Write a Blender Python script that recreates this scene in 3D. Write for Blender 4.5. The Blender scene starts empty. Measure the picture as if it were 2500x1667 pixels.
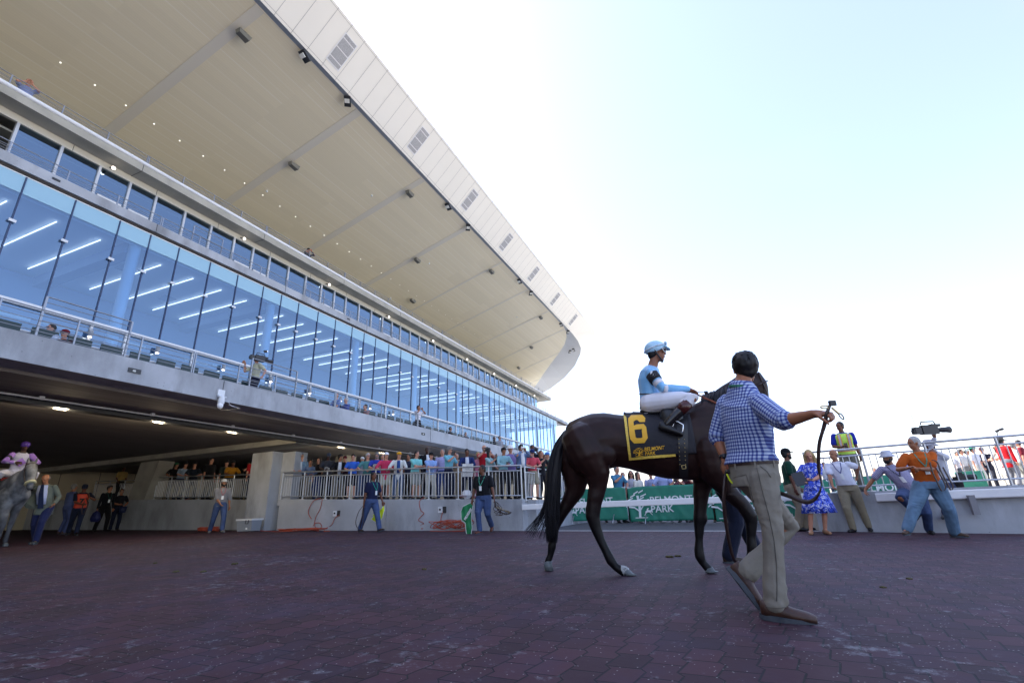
import bpy, bmesh, math, random
from mathutils import Vector, Matrix, noise
from mathutils.bvhtree import BVHTree
random.seed(7)
V = Vector
SC = bpy.context.scene
COL = SC.collection
# ------------------------------------------------------------------ camera, sky, sun, exposure
FPX, PITCH, ROLL, EYE = 1167.2, 0.33744, -0.0397, 0.75
_cp, _sp = math.cos(PITCH), math.sin(PITCH)
cF, _U, _R = V((0, _cp, _sp)), V((0, -_sp, _cp)), V((1, 0, 0))
cR = _R*math.cos(ROLL) + _U*math.sin(ROLL)
cU = -_R*math.sin(ROLL) + _U*math.cos(ROLL)
cam_d = bpy.data.cameras.new('camera'); cam = bpy.data.objects.new('camera', cam_d); COL.objects.link(cam)
cam_d.sensor_width = 36; cam_d.lens = 36*FPX/2500; cam_d.clip_start = .05; cam_d.clip_end = 3000
cam.matrix_world = Matrix(((cR.x, cU.x, -cF.x, 0), (cR.y, cU.y, -cF.y, 0), (cR.z, cU.z, -cF.z, EYE), (0, 0, 0, 1)))
SC.camera = cam
YA = math.radians(22.6)                       # the grandstand's long axis, clockwise from +Y
AX, AV = V((math.sin(YA), math.cos(YA), 0)), V((math.cos(YA), -math.sin(YA), 0))
SUN_EL, SUN_AZ = math.radians(46), None
sd = (-AV*1.0 + AX*.25).normalized()           # horizontal direction to the sun: behind the stand
sunv = V((sd.x*math.cos(SUN_EL), sd.y*math.cos(SUN_EL), math.sin(SUN_EL)))
W = bpy.data.worlds.new('World'); SC.world = W; W.use_nodes = True
nt = W.node_tree; bg = nt.nodes['Background']
sky = nt.nodes.new('ShaderNodeTexSky'); sky.sky_type = 'NISHITA'; sky.sun_disc = False
sky.sun_elevation = SUN_EL; sky.sun_rotation = math.atan2(sd.x, sd.y)
sky.air_density = 1.15; sky.dust_density = 1.2; sky.ozone_density = 2.2
tc = nt.nodes.new('ShaderNodeTexCoord'); mp = nt.nodes.new('ShaderNodeMapping'); mp.inputs['Scale'].default_value = (.6, 2.4, 4)
mp.inputs['Rotation'].default_value = (0, .1, .5)
cn = nt.nodes.new('ShaderNodeTexNoise'); cn.inputs['Scale'].default_value = 1.6; cn.inputs['Detail'].default_value = 7; cn.inputs['Distortion'].default_value = .9
cr = nt.nodes.new('ShaderNodeMapRange'); cr.inputs[1].default_value = .45; cr.inputs[2].default_value = .85; cr.inputs[3].default_value = .30; cr.inputs[4].default_value = .46
mx = nt.nodes.new('ShaderNodeMixRGB'); mx.inputs[2].default_value = (1.72, 1.86, 2.02, 1)
nt.links.new(tc.outputs['Generated'], mp.inputs[0]); nt.links.new(mp.outputs[0], cn.inputs['Vector']); nt.links.new(cn.outputs[0], cr.inputs[0])
nt.links.new(cr.outputs[0], mx.inputs[0]); nt.links.new(sky.outputs[0], mx.inputs[1]); tn = nt.nodes.new('ShaderNodeMixRGB'); tn.blend_type = 'MULTIPLY'; tn.inputs[0].default_value = 1; tn.inputs[2].default_value = (1.0, .925, 1.0, 1)   # white balance of the skylight
nt.links.new(mx.outputs[0], tn.inputs[1]); nt.links.new(tn.outputs[0], bg.inputs[0])
bg.inputs[1].default_value = .15
sl = bpy.data.lights.new('sun', 'SUN'); sun = bpy.data.objects.new('sun', sl); COL.objects.link(sun)
sl.energy = 4.0; sl.angle = math.radians(.5); sl.color = (1, .95, .87)
sun.rotation_euler = sunv.to_track_quat('Z', 'Y').to_euler()
SC.view_settings.view_transform = 'Standard'; SC.view_settings.look = 'None'; SC.view_settings.gamma = 1
SC.view_settings.use_curve_mapping = False; SC.view_settings.exposure = 1.88
SC.cycles.max_bounces = 8; SC.cycles.transparent_max_bounces = 24; SC.cycles.glossy_bounces = 3

# ------------------------------------------------------------------ geometry helpers
def ray(px, py): return cF + cR*((px-1250)/FPX) - cU*((py-833.5)/FPX)
def gz(x, y): return .0214 - .01737*x + .01077*y            # the paved ground falls gently to the right
def G(px, py):
    d = ray(px, py); n = V((.01737, -.01077, 1)); p = d*(-.7286/d.dot(n)); return V((p.x, p.y, p.z+EYE))
def atY(px, py, Y):
    d = ray(px, py); p = d*(Y/d.y); return V((p.x, p.y, p.z+EYE))
def atu(px, py, u):
    d = ray(px, py); p = d*(u/d.dot(AX)); return V((p.x, p.y, p.z+EYE))
def atw(px, py, w):
    d = ray(px, py); p = d*(-w/d.dot(AV)); return V((p.x, p.y, p.z+EYE))
def B(u, w, z=0): p = AX*u - AV*w; return V((p.x, p.y, z))
def uw(p): return p.dot(AX), -p.dot(AV)
BROT = math.atan2(AX.y, AX.x)                                  # rotation of the u,w frame

def hexc(h):
    h = h.lstrip('#'); h = h if len(h) == 6 else ''.join(c*2 for c in h); r = [int(h[i:i+2], 16)/255 for i in (0, 2, 4)]
    return tuple(((c/12.92) if c <= .04045 else ((c+.055)/1.055)**2.4) for c in r)

class MB:
    """collects raw geometry"""
    def __init__(s): s.v = []; s.f = []; s.m = []; s.mi = 0
    def add(s, vs, fs):
        o = len(s.v); s.v += [tuple(v) for v in vs]; s.f += [tuple(i+o for i in f) for f in fs]; s.m += [s.mi]*len(fs)
    def box(s, c, sz, rot=None):
        hx, hy, hz = sz[0]/2, sz[1]/2, sz[2]/2
        vs = [V((x, y, z)) for x in (-hx, hx) for y in (-hy, hy) for z in (-hz, hz)]
        if rot is not None: vs = [rot @ v for v in vs]
        c = V(c); s.add([v+c for v in vs], [(0, 1, 3, 2), (4, 6, 7, 5), (0, 4, 5, 1), (2, 3, 7, 6), (0, 2, 6, 4), (1, 5, 7, 3)])
    def b3(s, a, b):                    # axis box from corner to corner
        s.box([(a[i]+b[i])/2 for i in range(3)], [abs(b[i]-a[i]) for i in range(3)])
    def quad(s, *p): s.add(p, [tuple(range(len(p)))])
    def ring(s, rings, cap=True):
        n = len(rings[0]); o = len(s.v); fs = []
        vs = [p for r in rings for p in r]
        for i in range(len(rings)-1):
            for k in range(n):
                a, b = i*n+k, i*n+(k+1) % n
                fs.append((a, b, b+n, a+n))
        if cap:
            fs.append(tuple(reversed(range(n)))); fs.append(tuple(range((len(rings)-1)*n, len(rings)*n)))
        s.add(vs, fs)
    def loft(s, secs, n=14):            # secs: (centre, X, Y) ellipses, closed with rounded ends
        R = []
        for i, (c, X, Y) in enumerate(secs):
            c = V(c); X = V(X); Y = V(Y)
            R.append([c + X*math.cos(2*math.pi*k/n) + Y*math.sin(2*math.pi*k/n) for k in range(n)])
        s.ring(R)
    def tube(s, pts, rad, n=8, round_=True):
        pts = [V(p) for p in pts]
        if not isinstance(rad, (list, tuple)): rad = [rad]*len(pts)
        R = []; prev = None
        for i, p in enumerate(pts):
            t = (pts[min(i+1, len(pts)-1)] - pts[max(i-1, 0)])
            if t.length < 1e-9: t = V((0, 0, 1))
            t.normalize()
            if prev is None:
                h = V((0, 0, 1)) if abs(t.z) < .9 else V((1, 0, 0)); x = t.cross(h).normalized()
            else:
                x = prev - t*prev.dot(t)
                x = x.normalized() if x.length > 1e-6 else t.orthogonal().normalized()
            prev = x; y = t.cross(x)
            def rg(c, r): return [c + (x*math.cos(2*math.pi*k/n) + y*math.sin(2*math.pi*k/n))*r for k in range(n)]
            if round_ and i == 0: R.append(rg(p - t*rad[0]*.85, rad[0]*.45)); R.append(rg(p - t*rad[0]*.5, rad[0]*.85))
            R.append(rg(p, rad[i]))
            if round_ and i == len(pts)-1: R.append(rg(p + t*rad[i]*.5, rad[i]*.85)); R.append(rg(p + t*rad[i]*.85, rad[i]*.45))
        s.ring(R)
    def ell(s, c, X, Y, Z, n=12, m=8):
        c, X, Y, Z = V(c), V(X), V(Y), V(Z); R = []
        for j in range(m+1):
            a = math.pi*(j+.35)/(m+.7); R.append([c - Z*math.cos(a) + (X*math.cos(2*math.pi*k/n)+Y*math.sin(2*math.pi*k/n))*math.sin(a) for k in range(n)])
        s.ring(R)
    def ribbon(s, pts, side, th=.004):    # flat strap: pts centreline, side = half width vectors
        R = []
        for i, p in enumerate(pts):
            p = V(p); sv = V(side[i] if isinstance(side, list) else side)
            t = (V(pts[min(i+1, len(pts)-1)]) - V(pts[max(i-1, 0)])).normalized()
            nn = t.cross(sv.normalized())*th
            R.append([p-sv-nn, p+sv-nn, p+sv+nn, p-sv+nn])
        s.ring(R)
    def mesh(s, name):
        me = bpy.data.meshes.new(name); me.from_pydata(s.v, [], s.f)
        if any(s.m): me.polygons.foreach_set('material_index', s.m)
        me.update(); return me

def setp(o, label=None, cat=None, group=None, kind=None):
    for k, x in (('label', label), ('category', cat), ('group', group), ('kind', kind)):
        if x: o[k] = x
    return o
def link(name, me, mats, parent=None, smooth=None, loc=None):
    o = bpy.data.objects.new(name, me); COL.objects.link(o)
    if me is not None:
        for m in (mats if isinstance(mats, (list, tuple)) else [mats]):
            if m: me.materials.append(m)
        if smooth: me.polygons.foreach_set('use_smooth', [True]*len(me.polygons))
    if parent: o.parent = parent
    if loc is not None: o.location = loc
    return o
def obj(name, mb, mats, parent=None, smooth=False, loc=None, fix=True):
    me = mb.mesh(name)
    if fix:
        bm = bmesh.new(); bm.from_mesh(me); bmesh.ops.recalc_face_normals(bm, faces=bm.faces); bm.to_mesh(me); bm.free()
    return link(name, me, mats, parent, smooth, loc)
def empty(name, loc, rz=0, label=None, cat=None, group=None, kind=None):
    o = bpy.data.objects.new(name, None); COL.objects.link(o); o.location = loc; o.rotation_euler = (0, 0, rz)
    o.empty_display_size = .1
    return setp(o, label, cat, group, kind)
def copy_tree(o, parent=None):
    c = o.copy(); COL.objects.link(c); c.parent = parent
    for ch in o.children: copy_tree(ch, c)
    return c
_tmp = []
def fuse(mb, voxel, it=2, f=.6):
    """one continuous skin round everything in mb"""
    me = mb.mesh('t'); bm = bmesh.new(); bm.from_mesh(me); bmesh.ops.recalc_face_normals(bm, faces=bm.faces); bm.to_mesh(me); bm.free()
    o = bpy.data.objects.new('t', me); SC.collection.objects.link(o)
    r = o.modifiers.new('r', 'REMESH'); r.mode = 'VOXEL'; r.voxel_size = voxel; r.adaptivity = 0
    sm = o.modifiers.new('s', 'SMOOTH'); sm.factor = f; sm.iterations = it
    dg = bpy.context.evaluated_depsgraph_get()
    out = bpy.data.meshes.new_from_object(o.evaluated_get(dg))
    bpy.data.objects.remove(o); bpy.data.meshes.remove(me)
    return out

# ------------------------------------------------------------------ materials
_M = {}
def mat(name, col=(.5, .5, .5), rough=.6, metal=0, var=.0, vscale=4, bump=0, bscale=40, spec=.5, emit=None, es=0, coat=0, sheen=0, stretch=None):
    if name in _M: return _M[name]
    if isinstance(col, str): col = hexc(col)
    m = bpy.data.materials.new(name); m.use_nodes = True; n = m.node_tree; L = n.links
    p = n.nodes['Principled BSDF']; p.inputs['Base Color'].default_value = (*col, 1); p.inputs['Roughness'].default_value = rough
    p.inputs['Metallic'].default_value = metal; p.inputs['Specular IOR Level'].default_value = spec
    if coat: p.inputs['Coat Weight'].default_value = coat; p.inputs['Coat Roughness'].default_value = .15
    if sheen: p.inputs['Sheen Weight'].default_value = sheen
    if emit: p.inputs['Emission Color'].default_value = (*emit, 1); p.inputs['Emission Strength'].default_value = es
    if var or bump:
        t = n.nodes.new('ShaderNodeTexCoord'); mpn = n.nodes.new('ShaderNodeMapping'); L.new(t.outputs['Object'], mpn.inputs[0])
        if stretch: mpn.inputs['Scale'].default_value = stretch
    if var:
        a = n.nodes.new('ShaderNodeTexNoise'); a.inputs['Scale'].default_value = vscale; a.inputs['Detail'].default_value = 6
        L.new(mpn.outputs[0], a.inputs['Vector'])
        r = n.nodes.new('ShaderNodeValToRGB'); L.new(a.outputs[0], r.inputs[0])
        r.color_ramp.elements[0].position = .3; r.color_ramp.elements[1].position = .72
        r.color_ramp.elements[0].color = (*[c*(1-var) for c in col], 1); r.color_ramp.elements[1].color = (*[min(1, c*(1+var)) for c in col], 1)
        L.new(r.outputs[0], p.inputs['Base Color'])
    if bump:
        b = n.nodes.new('ShaderNodeTexNoise'); b.inputs['Scale'].default_value = bscale; b.inputs['Detail'].default_value = 4
        L.new(mpn.outputs[0], b.inputs['Vector'])
        bn = n.nodes.new('ShaderNodeBump'); bn.inputs['Strength'].default_value = bump; bn.inputs['Distance'].default_value = .01
        L.new(b.outputs[0], bn.inputs['Height']); L.new(bn.outputs[0], p.inputs['Normal'])
    m.diffuse_color = (*col, 1); _M[name] = m; return m
def nodes_of(m): return m.node_tree.nodes, m.node_tree.links, m.node_tree.nodes['Principled BSDF']
def mth(n, L, op, a, b=None, c=None):
    q = n.new('ShaderNodeMath'); q.operation = op
    for i, x in enumerate((a, b, c)):
        if x is None: continue
        if isinstance(x, (int, float)): q.inputs[i].default_value = x
        else: L.new(x, q.inputs[i])
    return q.outputs[0]
def cloth(h, rough=.85):
    return mat('cloth_'+h, h, rough, var=.16, vscale=5, bump=.35, bscale=18, spec=.2, sheen=.1)
def skin(h): return mat('skin_'+h, h, .5, var=.12, vscale=9, spec=.4)
SK = dict(light='c08a72', tan='9c6a4e', brown='6b4330', dark='3a241b')

concrete = mat('concrete', (.40, .42, .45), .85, var=.16, vscale=1.1, bump=.25, bscale=25)
def stain(m, col2, sc=(.5, .5, .18), lo=.5, hi=.75):
    n, L, p = nodes_of(m); old = p.inputs['Base Color'].links[0].from_socket
    t = n.new('ShaderNodeTexCoord'); mpn = n.new('ShaderNodeMapping'); mpn.inputs['Scale'].default_value = sc; L.new(t.outputs['Object'], mpn.inputs[0])
    a = n.new('ShaderNodeTexNoise'); a.inputs['Scale'].default_value = 2.2; a.inputs['Detail'].default_value = 9; a.inputs['Roughness'].default_value = .62; L.new(mpn.outputs[0], a.inputs['Vector'])
    r = n.new('ShaderNodeMapRange'); r.inputs[1].default_value = lo; r.inputs[2].default_value = hi; L.new(a.outputs[0], r.inputs[0])
    # little air holes of cast concrete
    v = n.new('ShaderNodeTexVoronoi'); v.inputs['Scale'].default_value = 9; L.new(t.outputs['Object'], v.inputs['Vector'])
    h = mth(n, L, 'LESS_THAN', v.outputs['Distance'], .09)
    w = n.new('ShaderNodeTexWhiteNoise'); L.new(v.outputs['Position'], w.inputs['Vector'])
    h2 = mth(n, L, 'MULTIPLY', h, mth(n, L, 'GREATER_THAN', w.outputs['Value'], .6))
    m1 = n.new('ShaderNodeMixRGB'); m1.inputs[2].default_value = (*col2, 1); L.new(r.outputs[0], m1.inputs[0]); L.new(old, m1.inputs[1])
    m2 = n.new('ShaderNodeMixRGB'); m2.inputs[2].default_value = (.1, .1, .1, 1); L.new(mth(n, L, 'MULTIPLY', h2, .6), m2.inputs[0]); L.new(m1.outputs[0], m2.inputs[1])
    L.new(m2.outputs[0], p.inputs['Base Color'])
stain(concrete, (.2, .205, .215))
concrete_warm = mat('concrete_warm', (.34, .33, .29), .85, var=.2, vscale=1.5, bump=.25, bscale=25); stain(concrete_warm, (.42, .41, .38))
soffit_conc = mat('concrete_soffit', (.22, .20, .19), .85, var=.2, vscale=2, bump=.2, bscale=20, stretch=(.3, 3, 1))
galv = mat('galvanised_rail', (.5, .52, .55), .38, metal=.75, var=.08, vscale=12)
galv2 = mat('galvanised_baluster', (.55, .56, .58), .42, metal=.6)
white_metal = mat('white_metal', (.72, .74, .76), .45, var=.04)
wpaint = mat('white_paint_worn', (.82, .83, .84), .45, var=.05, vscale=3); 
dark_metal = mat('dark_metal', (.03, .032, .036), .45)
black_plastic = mat('black_plastic', (.02, .02, .024), .42)
chrome = mat('chrome', (.75, .75, .75), .15, metal=1)
brass = mat('brass', (.55, .42, .18), .3, metal=1)
leather_dk = mat('leather_dark', (.035, .018, .016), .42, var=.25, vscale=20)
leather_br = mat('leather_brown', (.052, .021, .012), .5, var=.3, vscale=9, bump=.15, bscale=60)

# soffit boards of the canopy: long metal boards with joints, in the u,w frame
def board_mat():
    m = mat('canopy_boards', (.80, .735, .55), .5); n, L, p = nodes_of(m)
    t = n.new('ShaderNodeTexCoord'); s = n.new('ShaderNodeSeparateXYZ'); L.new(t.outputs['Object'], s.inputs[0])
    y = s.outputs[1]
    fr = mth(n, L, 'FRACT', mth(n, L, 'MULTIPLY', y, 1/.33)); ln = mth(n, L, 'LESS_THAN', fr, .045)
    fine = mth(n, L, 'FRACT', mth(n, L, 'MULTIPLY', y, 4/.33)); fl = mth(n, L, 'LESS_THAN', fine, .12)
    cell = mth(n, L, 'FLOOR', mth(n, L, 'MULTIPLY', y, 1/.33)); w = n.new('ShaderNodeTexWhiteNoise'); w.noise_dimensions = '2D'
    cb = n.new('ShaderNodeCombineXYZ'); L.new(cell, cb.inputs[0]); L.new(mth(n, L, 'FLOOR', mth(n, L, 'MULTIPLY', s.outputs[0], 1/5.15)), cb.inputs[1]); L.new(cb.outputs[0], w.inputs['Vector'])
    k = mth(n, L, 'MULTIPLY_ADD', w.outputs['Value'], .05, .98)
    k = mth(n, L, 'SUBTRACT', k, mth(n, L, 'MULTIPLY', fl, .07))
    hs = n.new('ShaderNodeHueSaturation'); hs.inputs['Color'].default_value = (.80, .735, .55, 1); L.new(k, hs.inputs['Value'])
    mx = n.new('ShaderNodeMixRGB'); L.new(mth(n, L, 'MULTIPLY', ln, mth(n, L, 'MULTIPLY', w.outputs['Value'], .9)), mx.inputs[0]); L.new(hs.outputs[0], mx.inputs[1]); mx.inputs[2].default_value = (.95, .93, .86, 1)
    L.new(mx.outputs[0], p.inputs['Base Color']); return m
boards = board_mat()
panel_w = mat('fascia_panel', (.86, .83, .75), .35, var=.02, vscale=.6)
joint_m = mat('fascia_joint', (.3, .3, .3), .6)

def glass_mat(name, tint, refl, rough=.0):
    m = bpy.data.materials.new(name); m.use_nodes = True; n, L = m.node_tree.nodes, m.node_tree.links
    n.remove(n['Principled BSDF']); out = n['Material Output']
    tr = n.new('ShaderNodeBsdfTransparent'); tr.inputs[0].default_value = (*tint, 1)
    gl = n.new('ShaderNodeBsdfGlossy'); gl.inputs['Roughness'].default_value = rough; gl.inputs['Color'].default_value = (.60, .80, 1, 1)
    fr = n.new('ShaderNodeFresnel'); fr.inputs[0].default_value = 1.52
    t = n.new('ShaderNodeTexCoord'); nz = n.new('ShaderNodeTexNoise'); nz.inputs['Scale'].default_value = .5; L.new(t.outputs['Object'], nz.inputs['Vector'])
    bp = n.new('ShaderNodeBump'); bp.inputs['Strength'].default_value = .12; bp.inputs['Distance'].default_value = .05; L.new(nz.outputs[0], bp.inputs['Height']); L.new(bp.outputs[0], gl.inputs['Normal'])
    f = mth(n, L, 'MULTIPLY_ADD', fr.outputs[0], 1.0, refl)
    ms = n.new('ShaderNodeMixShader'); L.new(f, ms.inputs[0]); L.new(tr.outputs[0], ms.inputs[1]); L.new(gl.outputs[0], ms.inputs[2]); L.new(ms.outputs[0], out.inputs[0])
    _M[name] = m; return m
glass = glass_mat('curtain_wall_glass', (.42, .63, .88), .18)
glass2 = glass_mat('dark_window_glass', (.30, .42, .50), .22)

def paver_mat():
    m = mat('brick_pavers', (.1, .04, .05), .8, spec=.35); n, L, p = nodes_of(m)
    t = n.new('ShaderNodeTexCoord'); mpn = n.new('ShaderNodeMapping'); mpn.inputs['Rotation'].default_value = (0, 0, -BROT); L.new(t.outputs['Object'], mpn.inputs[0])
    s = n.new('ShaderNodeSeparateXYZ'); L.new(mpn.outputs[0], s.inputs[0]); u, v = s.outputs[0], s.outputs[1]
    # interlocking pavers: straight cross joints, zig-zag long joints
    ph = mth(n, L, 'FRACT', mth(n, L, 'MULTIPLY', u, 1/.215)); kink = mth(n, L, 'MAXIMUM', mth(n, L, 'MULTIPLY', mth(n, L, 'SUBTRACT', ph, .80), 5.0), 0.0)
    tri = mth(n, L, 'ADD', mth(n, L, 'MULTIPLY', mth(n, L, 'MINIMUM', ph, .80), 1.25), mth(n, L, 'MULTIPLY', kink, -1.0))
    saw = n.new('ShaderNodeMapRange'); L.new(tri, saw.inputs[0]); saw.inputs[1].default_value = 0; saw.inputs[2].default_value = 1; saw.inputs[3].default_value = -.016; saw.inputs[4].default_value = .016
    v2 = mth(n, L, 'ADD', v, saw.outputs[0])
    wob = n.new('ShaderNodeTexNoise'); wob.inputs['Scale'].default_value = 3; L.new(mpn.outputs[0], wob.inputs['Vector'])
    cb = n.new('ShaderNodeCombineXYZ')
    L.new(mth(n, L, 'MULTIPLY_ADD', wob.outputs[0], .012, u), cb.inputs[0]); L.new(mth(n, L, 'MULTIPLY_ADD', wob.outputs[0], .012, v2), cb.inputs[1])
    br = n.new('ShaderNodeTexBrick'); L.new(cb.outputs[0], br.inputs['Vector']); br.offset = .5
    for k, x in (('Scale', 1), ('Mortar Size', .0058), ('Mortar Smooth', .35), ('Bias', 0), ('Brick Width', .215), ('Row Height', .163)): br.inputs[k].default_value = x
    br.inputs['Color1'].default_value = (.027, .0080, .0145, 1); br.inputs['Color2'].default_value = (.060, .0185, .0290, 1); br.inputs['Mortar'].default_value = (.004, .002, .004, 1)
    # pale dust worn into the surface
    d1 = n.new('ShaderNodeTexNoise'); d1.inputs['Scale'].default_value = 1.7; d1.inputs['Detail'].default_value = 9; d1.inputs['Roughness'].default_value = .68; L.new(mpn.outputs[0], d1.inputs['Vector'])
    r1 = n.new('ShaderNodeMapRange'); L.new(d1.outputs[0], r1.inputs[0]); r1.inputs[1].default_value = .46; r1.inputs[2].default_value = .72; r1.inputs[4].default_value = .5
    mA = n.new('ShaderNodeMixRGB'); L.new(r1.outputs[0], mA.inputs[0]); L.new(br.outputs['Color'], mA.inputs[1]); mA.inputs[2].default_value = (.054, .044, .076, 1)
    d2 = n.new('ShaderNodeTexNoise'); d2.inputs['Scale'].default_value = 9; d2.inputs['Detail'].default_value = 8; d2.inputs['Roughness'].default_value = .75; L.new(mpn.outputs[0], d2.inputs['Vector'])
    d3 = n.new('ShaderNodeTexNoise'); d3.inputs['Scale'].default_value = .9; d3.inputs['Detail'].default_value = 3; L.new(mpn.outputs[0], d3.inputs['Vector'])
    r2 = n.new('ShaderNodeMapRange'); L.new(mth(n, L, 'ADD', d2.outputs[0], mth(n, L, 'MULTIPLY', d3.outputs[0], .35)), r2.inputs[0]); r2.inputs[1].default_value = .76; r2.inputs[2].default_value = .90; r2.inputs[4].default_value = .8
    mB = n.new('ShaderNodeMixRGB'); L.new(r2.outputs[0], mB.inputs[0]); L.new(mA.outputs[0], mB.inputs[1]); mB.inputs[2].default_value = (.20, .20, .22, 1)
    # grit and little pale stones
    vo = n.new('ShaderNodeTexVoronoi'); vo.inputs['Scale'].default_value = 55; L.new(mpn.outputs[0], vo.inputs['Vector'])
    wn = n.new('ShaderNodeTexWhiteNoise'); L.new(vo.outputs['Position'], wn.inputs['Vector'])
    st = mth(n, L, 'MULTIPLY', mth(n, L, 'LESS_THAN', vo.outputs['Distance'], .22), mth(n, L, 'GREATER_THAN', mth(n, L, 'ADD', wn.outputs['Value'], mth(n, L, 'MULTIPLY', d1.outputs[0], .26)), 1.03))
    mC = n.new('ShaderNodeMixRGB'); L.new(mth(n, L, 'MULTIPLY', st, .75), mC.inputs[0]); L.new(mB.outputs[0], mC.inputs[1]); mC.inputs[2].default_value = (.36, .35, .32, 1)
    # every paver also differs in tone
    L.new(mC.outputs[0], p.inputs['Base Color'])
    hb = mth(n, L, 'SUBTRACT', 1.0, br.outputs['Fac']); hh = mth(n, L, 'ADD', hb, mth(n, L, 'MULTIPLY', d2.outputs[0], .35))
    bn = n.new('ShaderNodeBump'); bn.inputs['Strength'].default_value = .7; bn.inputs['Distance'].default_value = .006; L.new(hh, bn.inputs['Height']); L.new(bn.outputs[0], p.inputs['Normal'])
    rr = n.new('ShaderNodeMapRange'); L.new(d1.outputs[0], rr.inputs[0]); rr.inputs[3].default_value = .62; rr.inputs[4].default_value = .9; L.new(rr.outputs[0], p.inputs['Roughness'])
    return m
pavers = paver_mat()
asphalt = mat('asphalt', (.05, .052, .06), .9, var=.25, vscale=6, bump=.3, bscale=120)
far_m = mat('pale_sandy_ground', (.58, .53, .44), .95, var=.12, vscale=.3)
# ================================================================== THE SETTING
def sheet(name, poly, dz, m, label, nx=1):
    mb = MB(); mb.quad(*[(x, y, gz(x, y)+dz) for x, y in poly]); o = obj(name, mb, m, fix=False); return setp(o, label, name.replace('_', ' '), kind='structure')
def uwpoly(pts): return [tuple(B(u, w)[:2]) for u, w in pts]
sheet('paved_ground', uwpoly([(-45, -45), (13.37, -45), (13.37, 40), (-45, 40)]), 0, pavers, 'dark red interlocking brick paving of the paddock with pale dust')
sheet('asphalt_path', uwpoly([(13.37, -45), (75, -45), (75, 40), (13.37, 40)]), -.004, asphalt, 'dark asphalt path beyond the brick paving')
mb = MB(); mb.quad((-1500, -1500, -1.4), (1500, -1500, -1.4), (1500, 1500, -1.4), (-1500, 1500, -1.4))
setp(obj('far_ground', mb, far_m, fix=False), 'flat pale ground reaching to the horizon', 'ground', kind='structure')
mb = MB()
a, b = B(13.36, 5.3), B(13.36, -1.9); c, d = B(13.41, -1.9), B(13.41, 5.3)
mb.ring([[V((p.x, p.y, gz(p.x, p.y)-.03)) for p in (a, b, c, d)], [V((p.x, p.y, gz(p.x, p.y)+.008)) for p in (a, b, c, d)]])
setp(obj('kerb_strip', mb, white_metal), 'thin pale edging strip where the brick paving meets the asphalt', 'kerb', kind='structure')

def wtop(w): return 1.02 + .041*(w-5.4)         # the spectators' apron rises towards the stand
def wall(name, pts, th, top, label, cat='wall', m=concrete, group=None):
    """retaining wall along pts (u,w); top(u,w) gives its height"""
    mb = MB(); R = []
    for i, (u, w) in enumerate(pts):
        q0 = V(pts[max(i-1, 0)]); q1 = V(pts[min(i+1, len(pts)-1)]); t = (q1-q0).normalized(); nn = V((t.y, -t.x))*th
        if nn.x < 0: nn = -nn
        p, q = B(u, w), B(u+nn.x, w+nn.y)
        R.append([V((p.x, p.y, gz(p.x, p.y)-.1)), V((p.x, p.y, top(u, w))), V((q.x, q.y, top(u, w))), V((q.x, q.y, gz(q.x, q.y)-.1))])
    mb.ring(R); return setp(obj(name, mb, m), label, cat, group)
wall('retaining_wall', [(13.40, 14.9), (13.40, 10.2)], .36, lambda u, w: wtop(w), 'grey concrete retaining wall beside the big column, orange hose hanging over it')
wall('retaining_wall', [(13.40, 10.185), (13.40, 5.45)], .36, lambda u, w: wtop(w), 'grey concrete retaining wall below the fence where the cord coils lie, right end')
wall('retaining_wall', [(13.45, 5.44), (19.0, 5.1)], .01, lambda u, w: .98, 'grey concrete return wall running back from the fence corner behind the horse tail')
wall('retaining_wall', [(13.95, 16.5), (14.15, 24.2)], .36, lambda u, w: wtop(w), 'shaded concrete retaining wall between the two columns under the stand')
wall('retaining_wall', [(14.25, 25.4), (14.6, 32.2)], .36, lambda u, w: wtop(w)-.1, 'dim concrete wall at the far left behind the men')
def rtop(u, w): return .83
wall('retaining_wall', [(13.30, -1.75), (12.62, -4.95), (11.9, -8.6)], .36, rtop, 'pale concrete retaining wall the men lean on at the right')
mb = MB()                                        # raised aprons the spectators stand on
for (u0, u1, w0, w1) in ((13.7, 60, 5.15, 33),):
    P = [B(u0, w0), B(u1, w0), B(u1, w1), B(u0, w1)]; wz = [w0, w0, w1, w1]
    mb.ring([[V((p.x, p.y, -.5)) for p in P], [V((p.x, p.y, wtop(w)-.012)) for p, w in zip(P, wz)]])
setp(obj('spectator_apron', mb, concrete), 'raised concrete apron behind the left fence', 'pavement', kind='structure')
mb = MB(); P = [B(13.62, -1.8), B(45, -1.8), B(45, -30), B(7.5, -30)]
mb.ring([[V((p.x, p.y, -1.3)) for p in P], [V((p.x, p.y, .818)) for p in P]])
setp(obj('right_apron', mb, mat('apron_concrete', (.42, .41, .39), .9, var=.1)), 'raised pale apron behind the right-hand fence', 'pavement', kind='structure')

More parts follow.
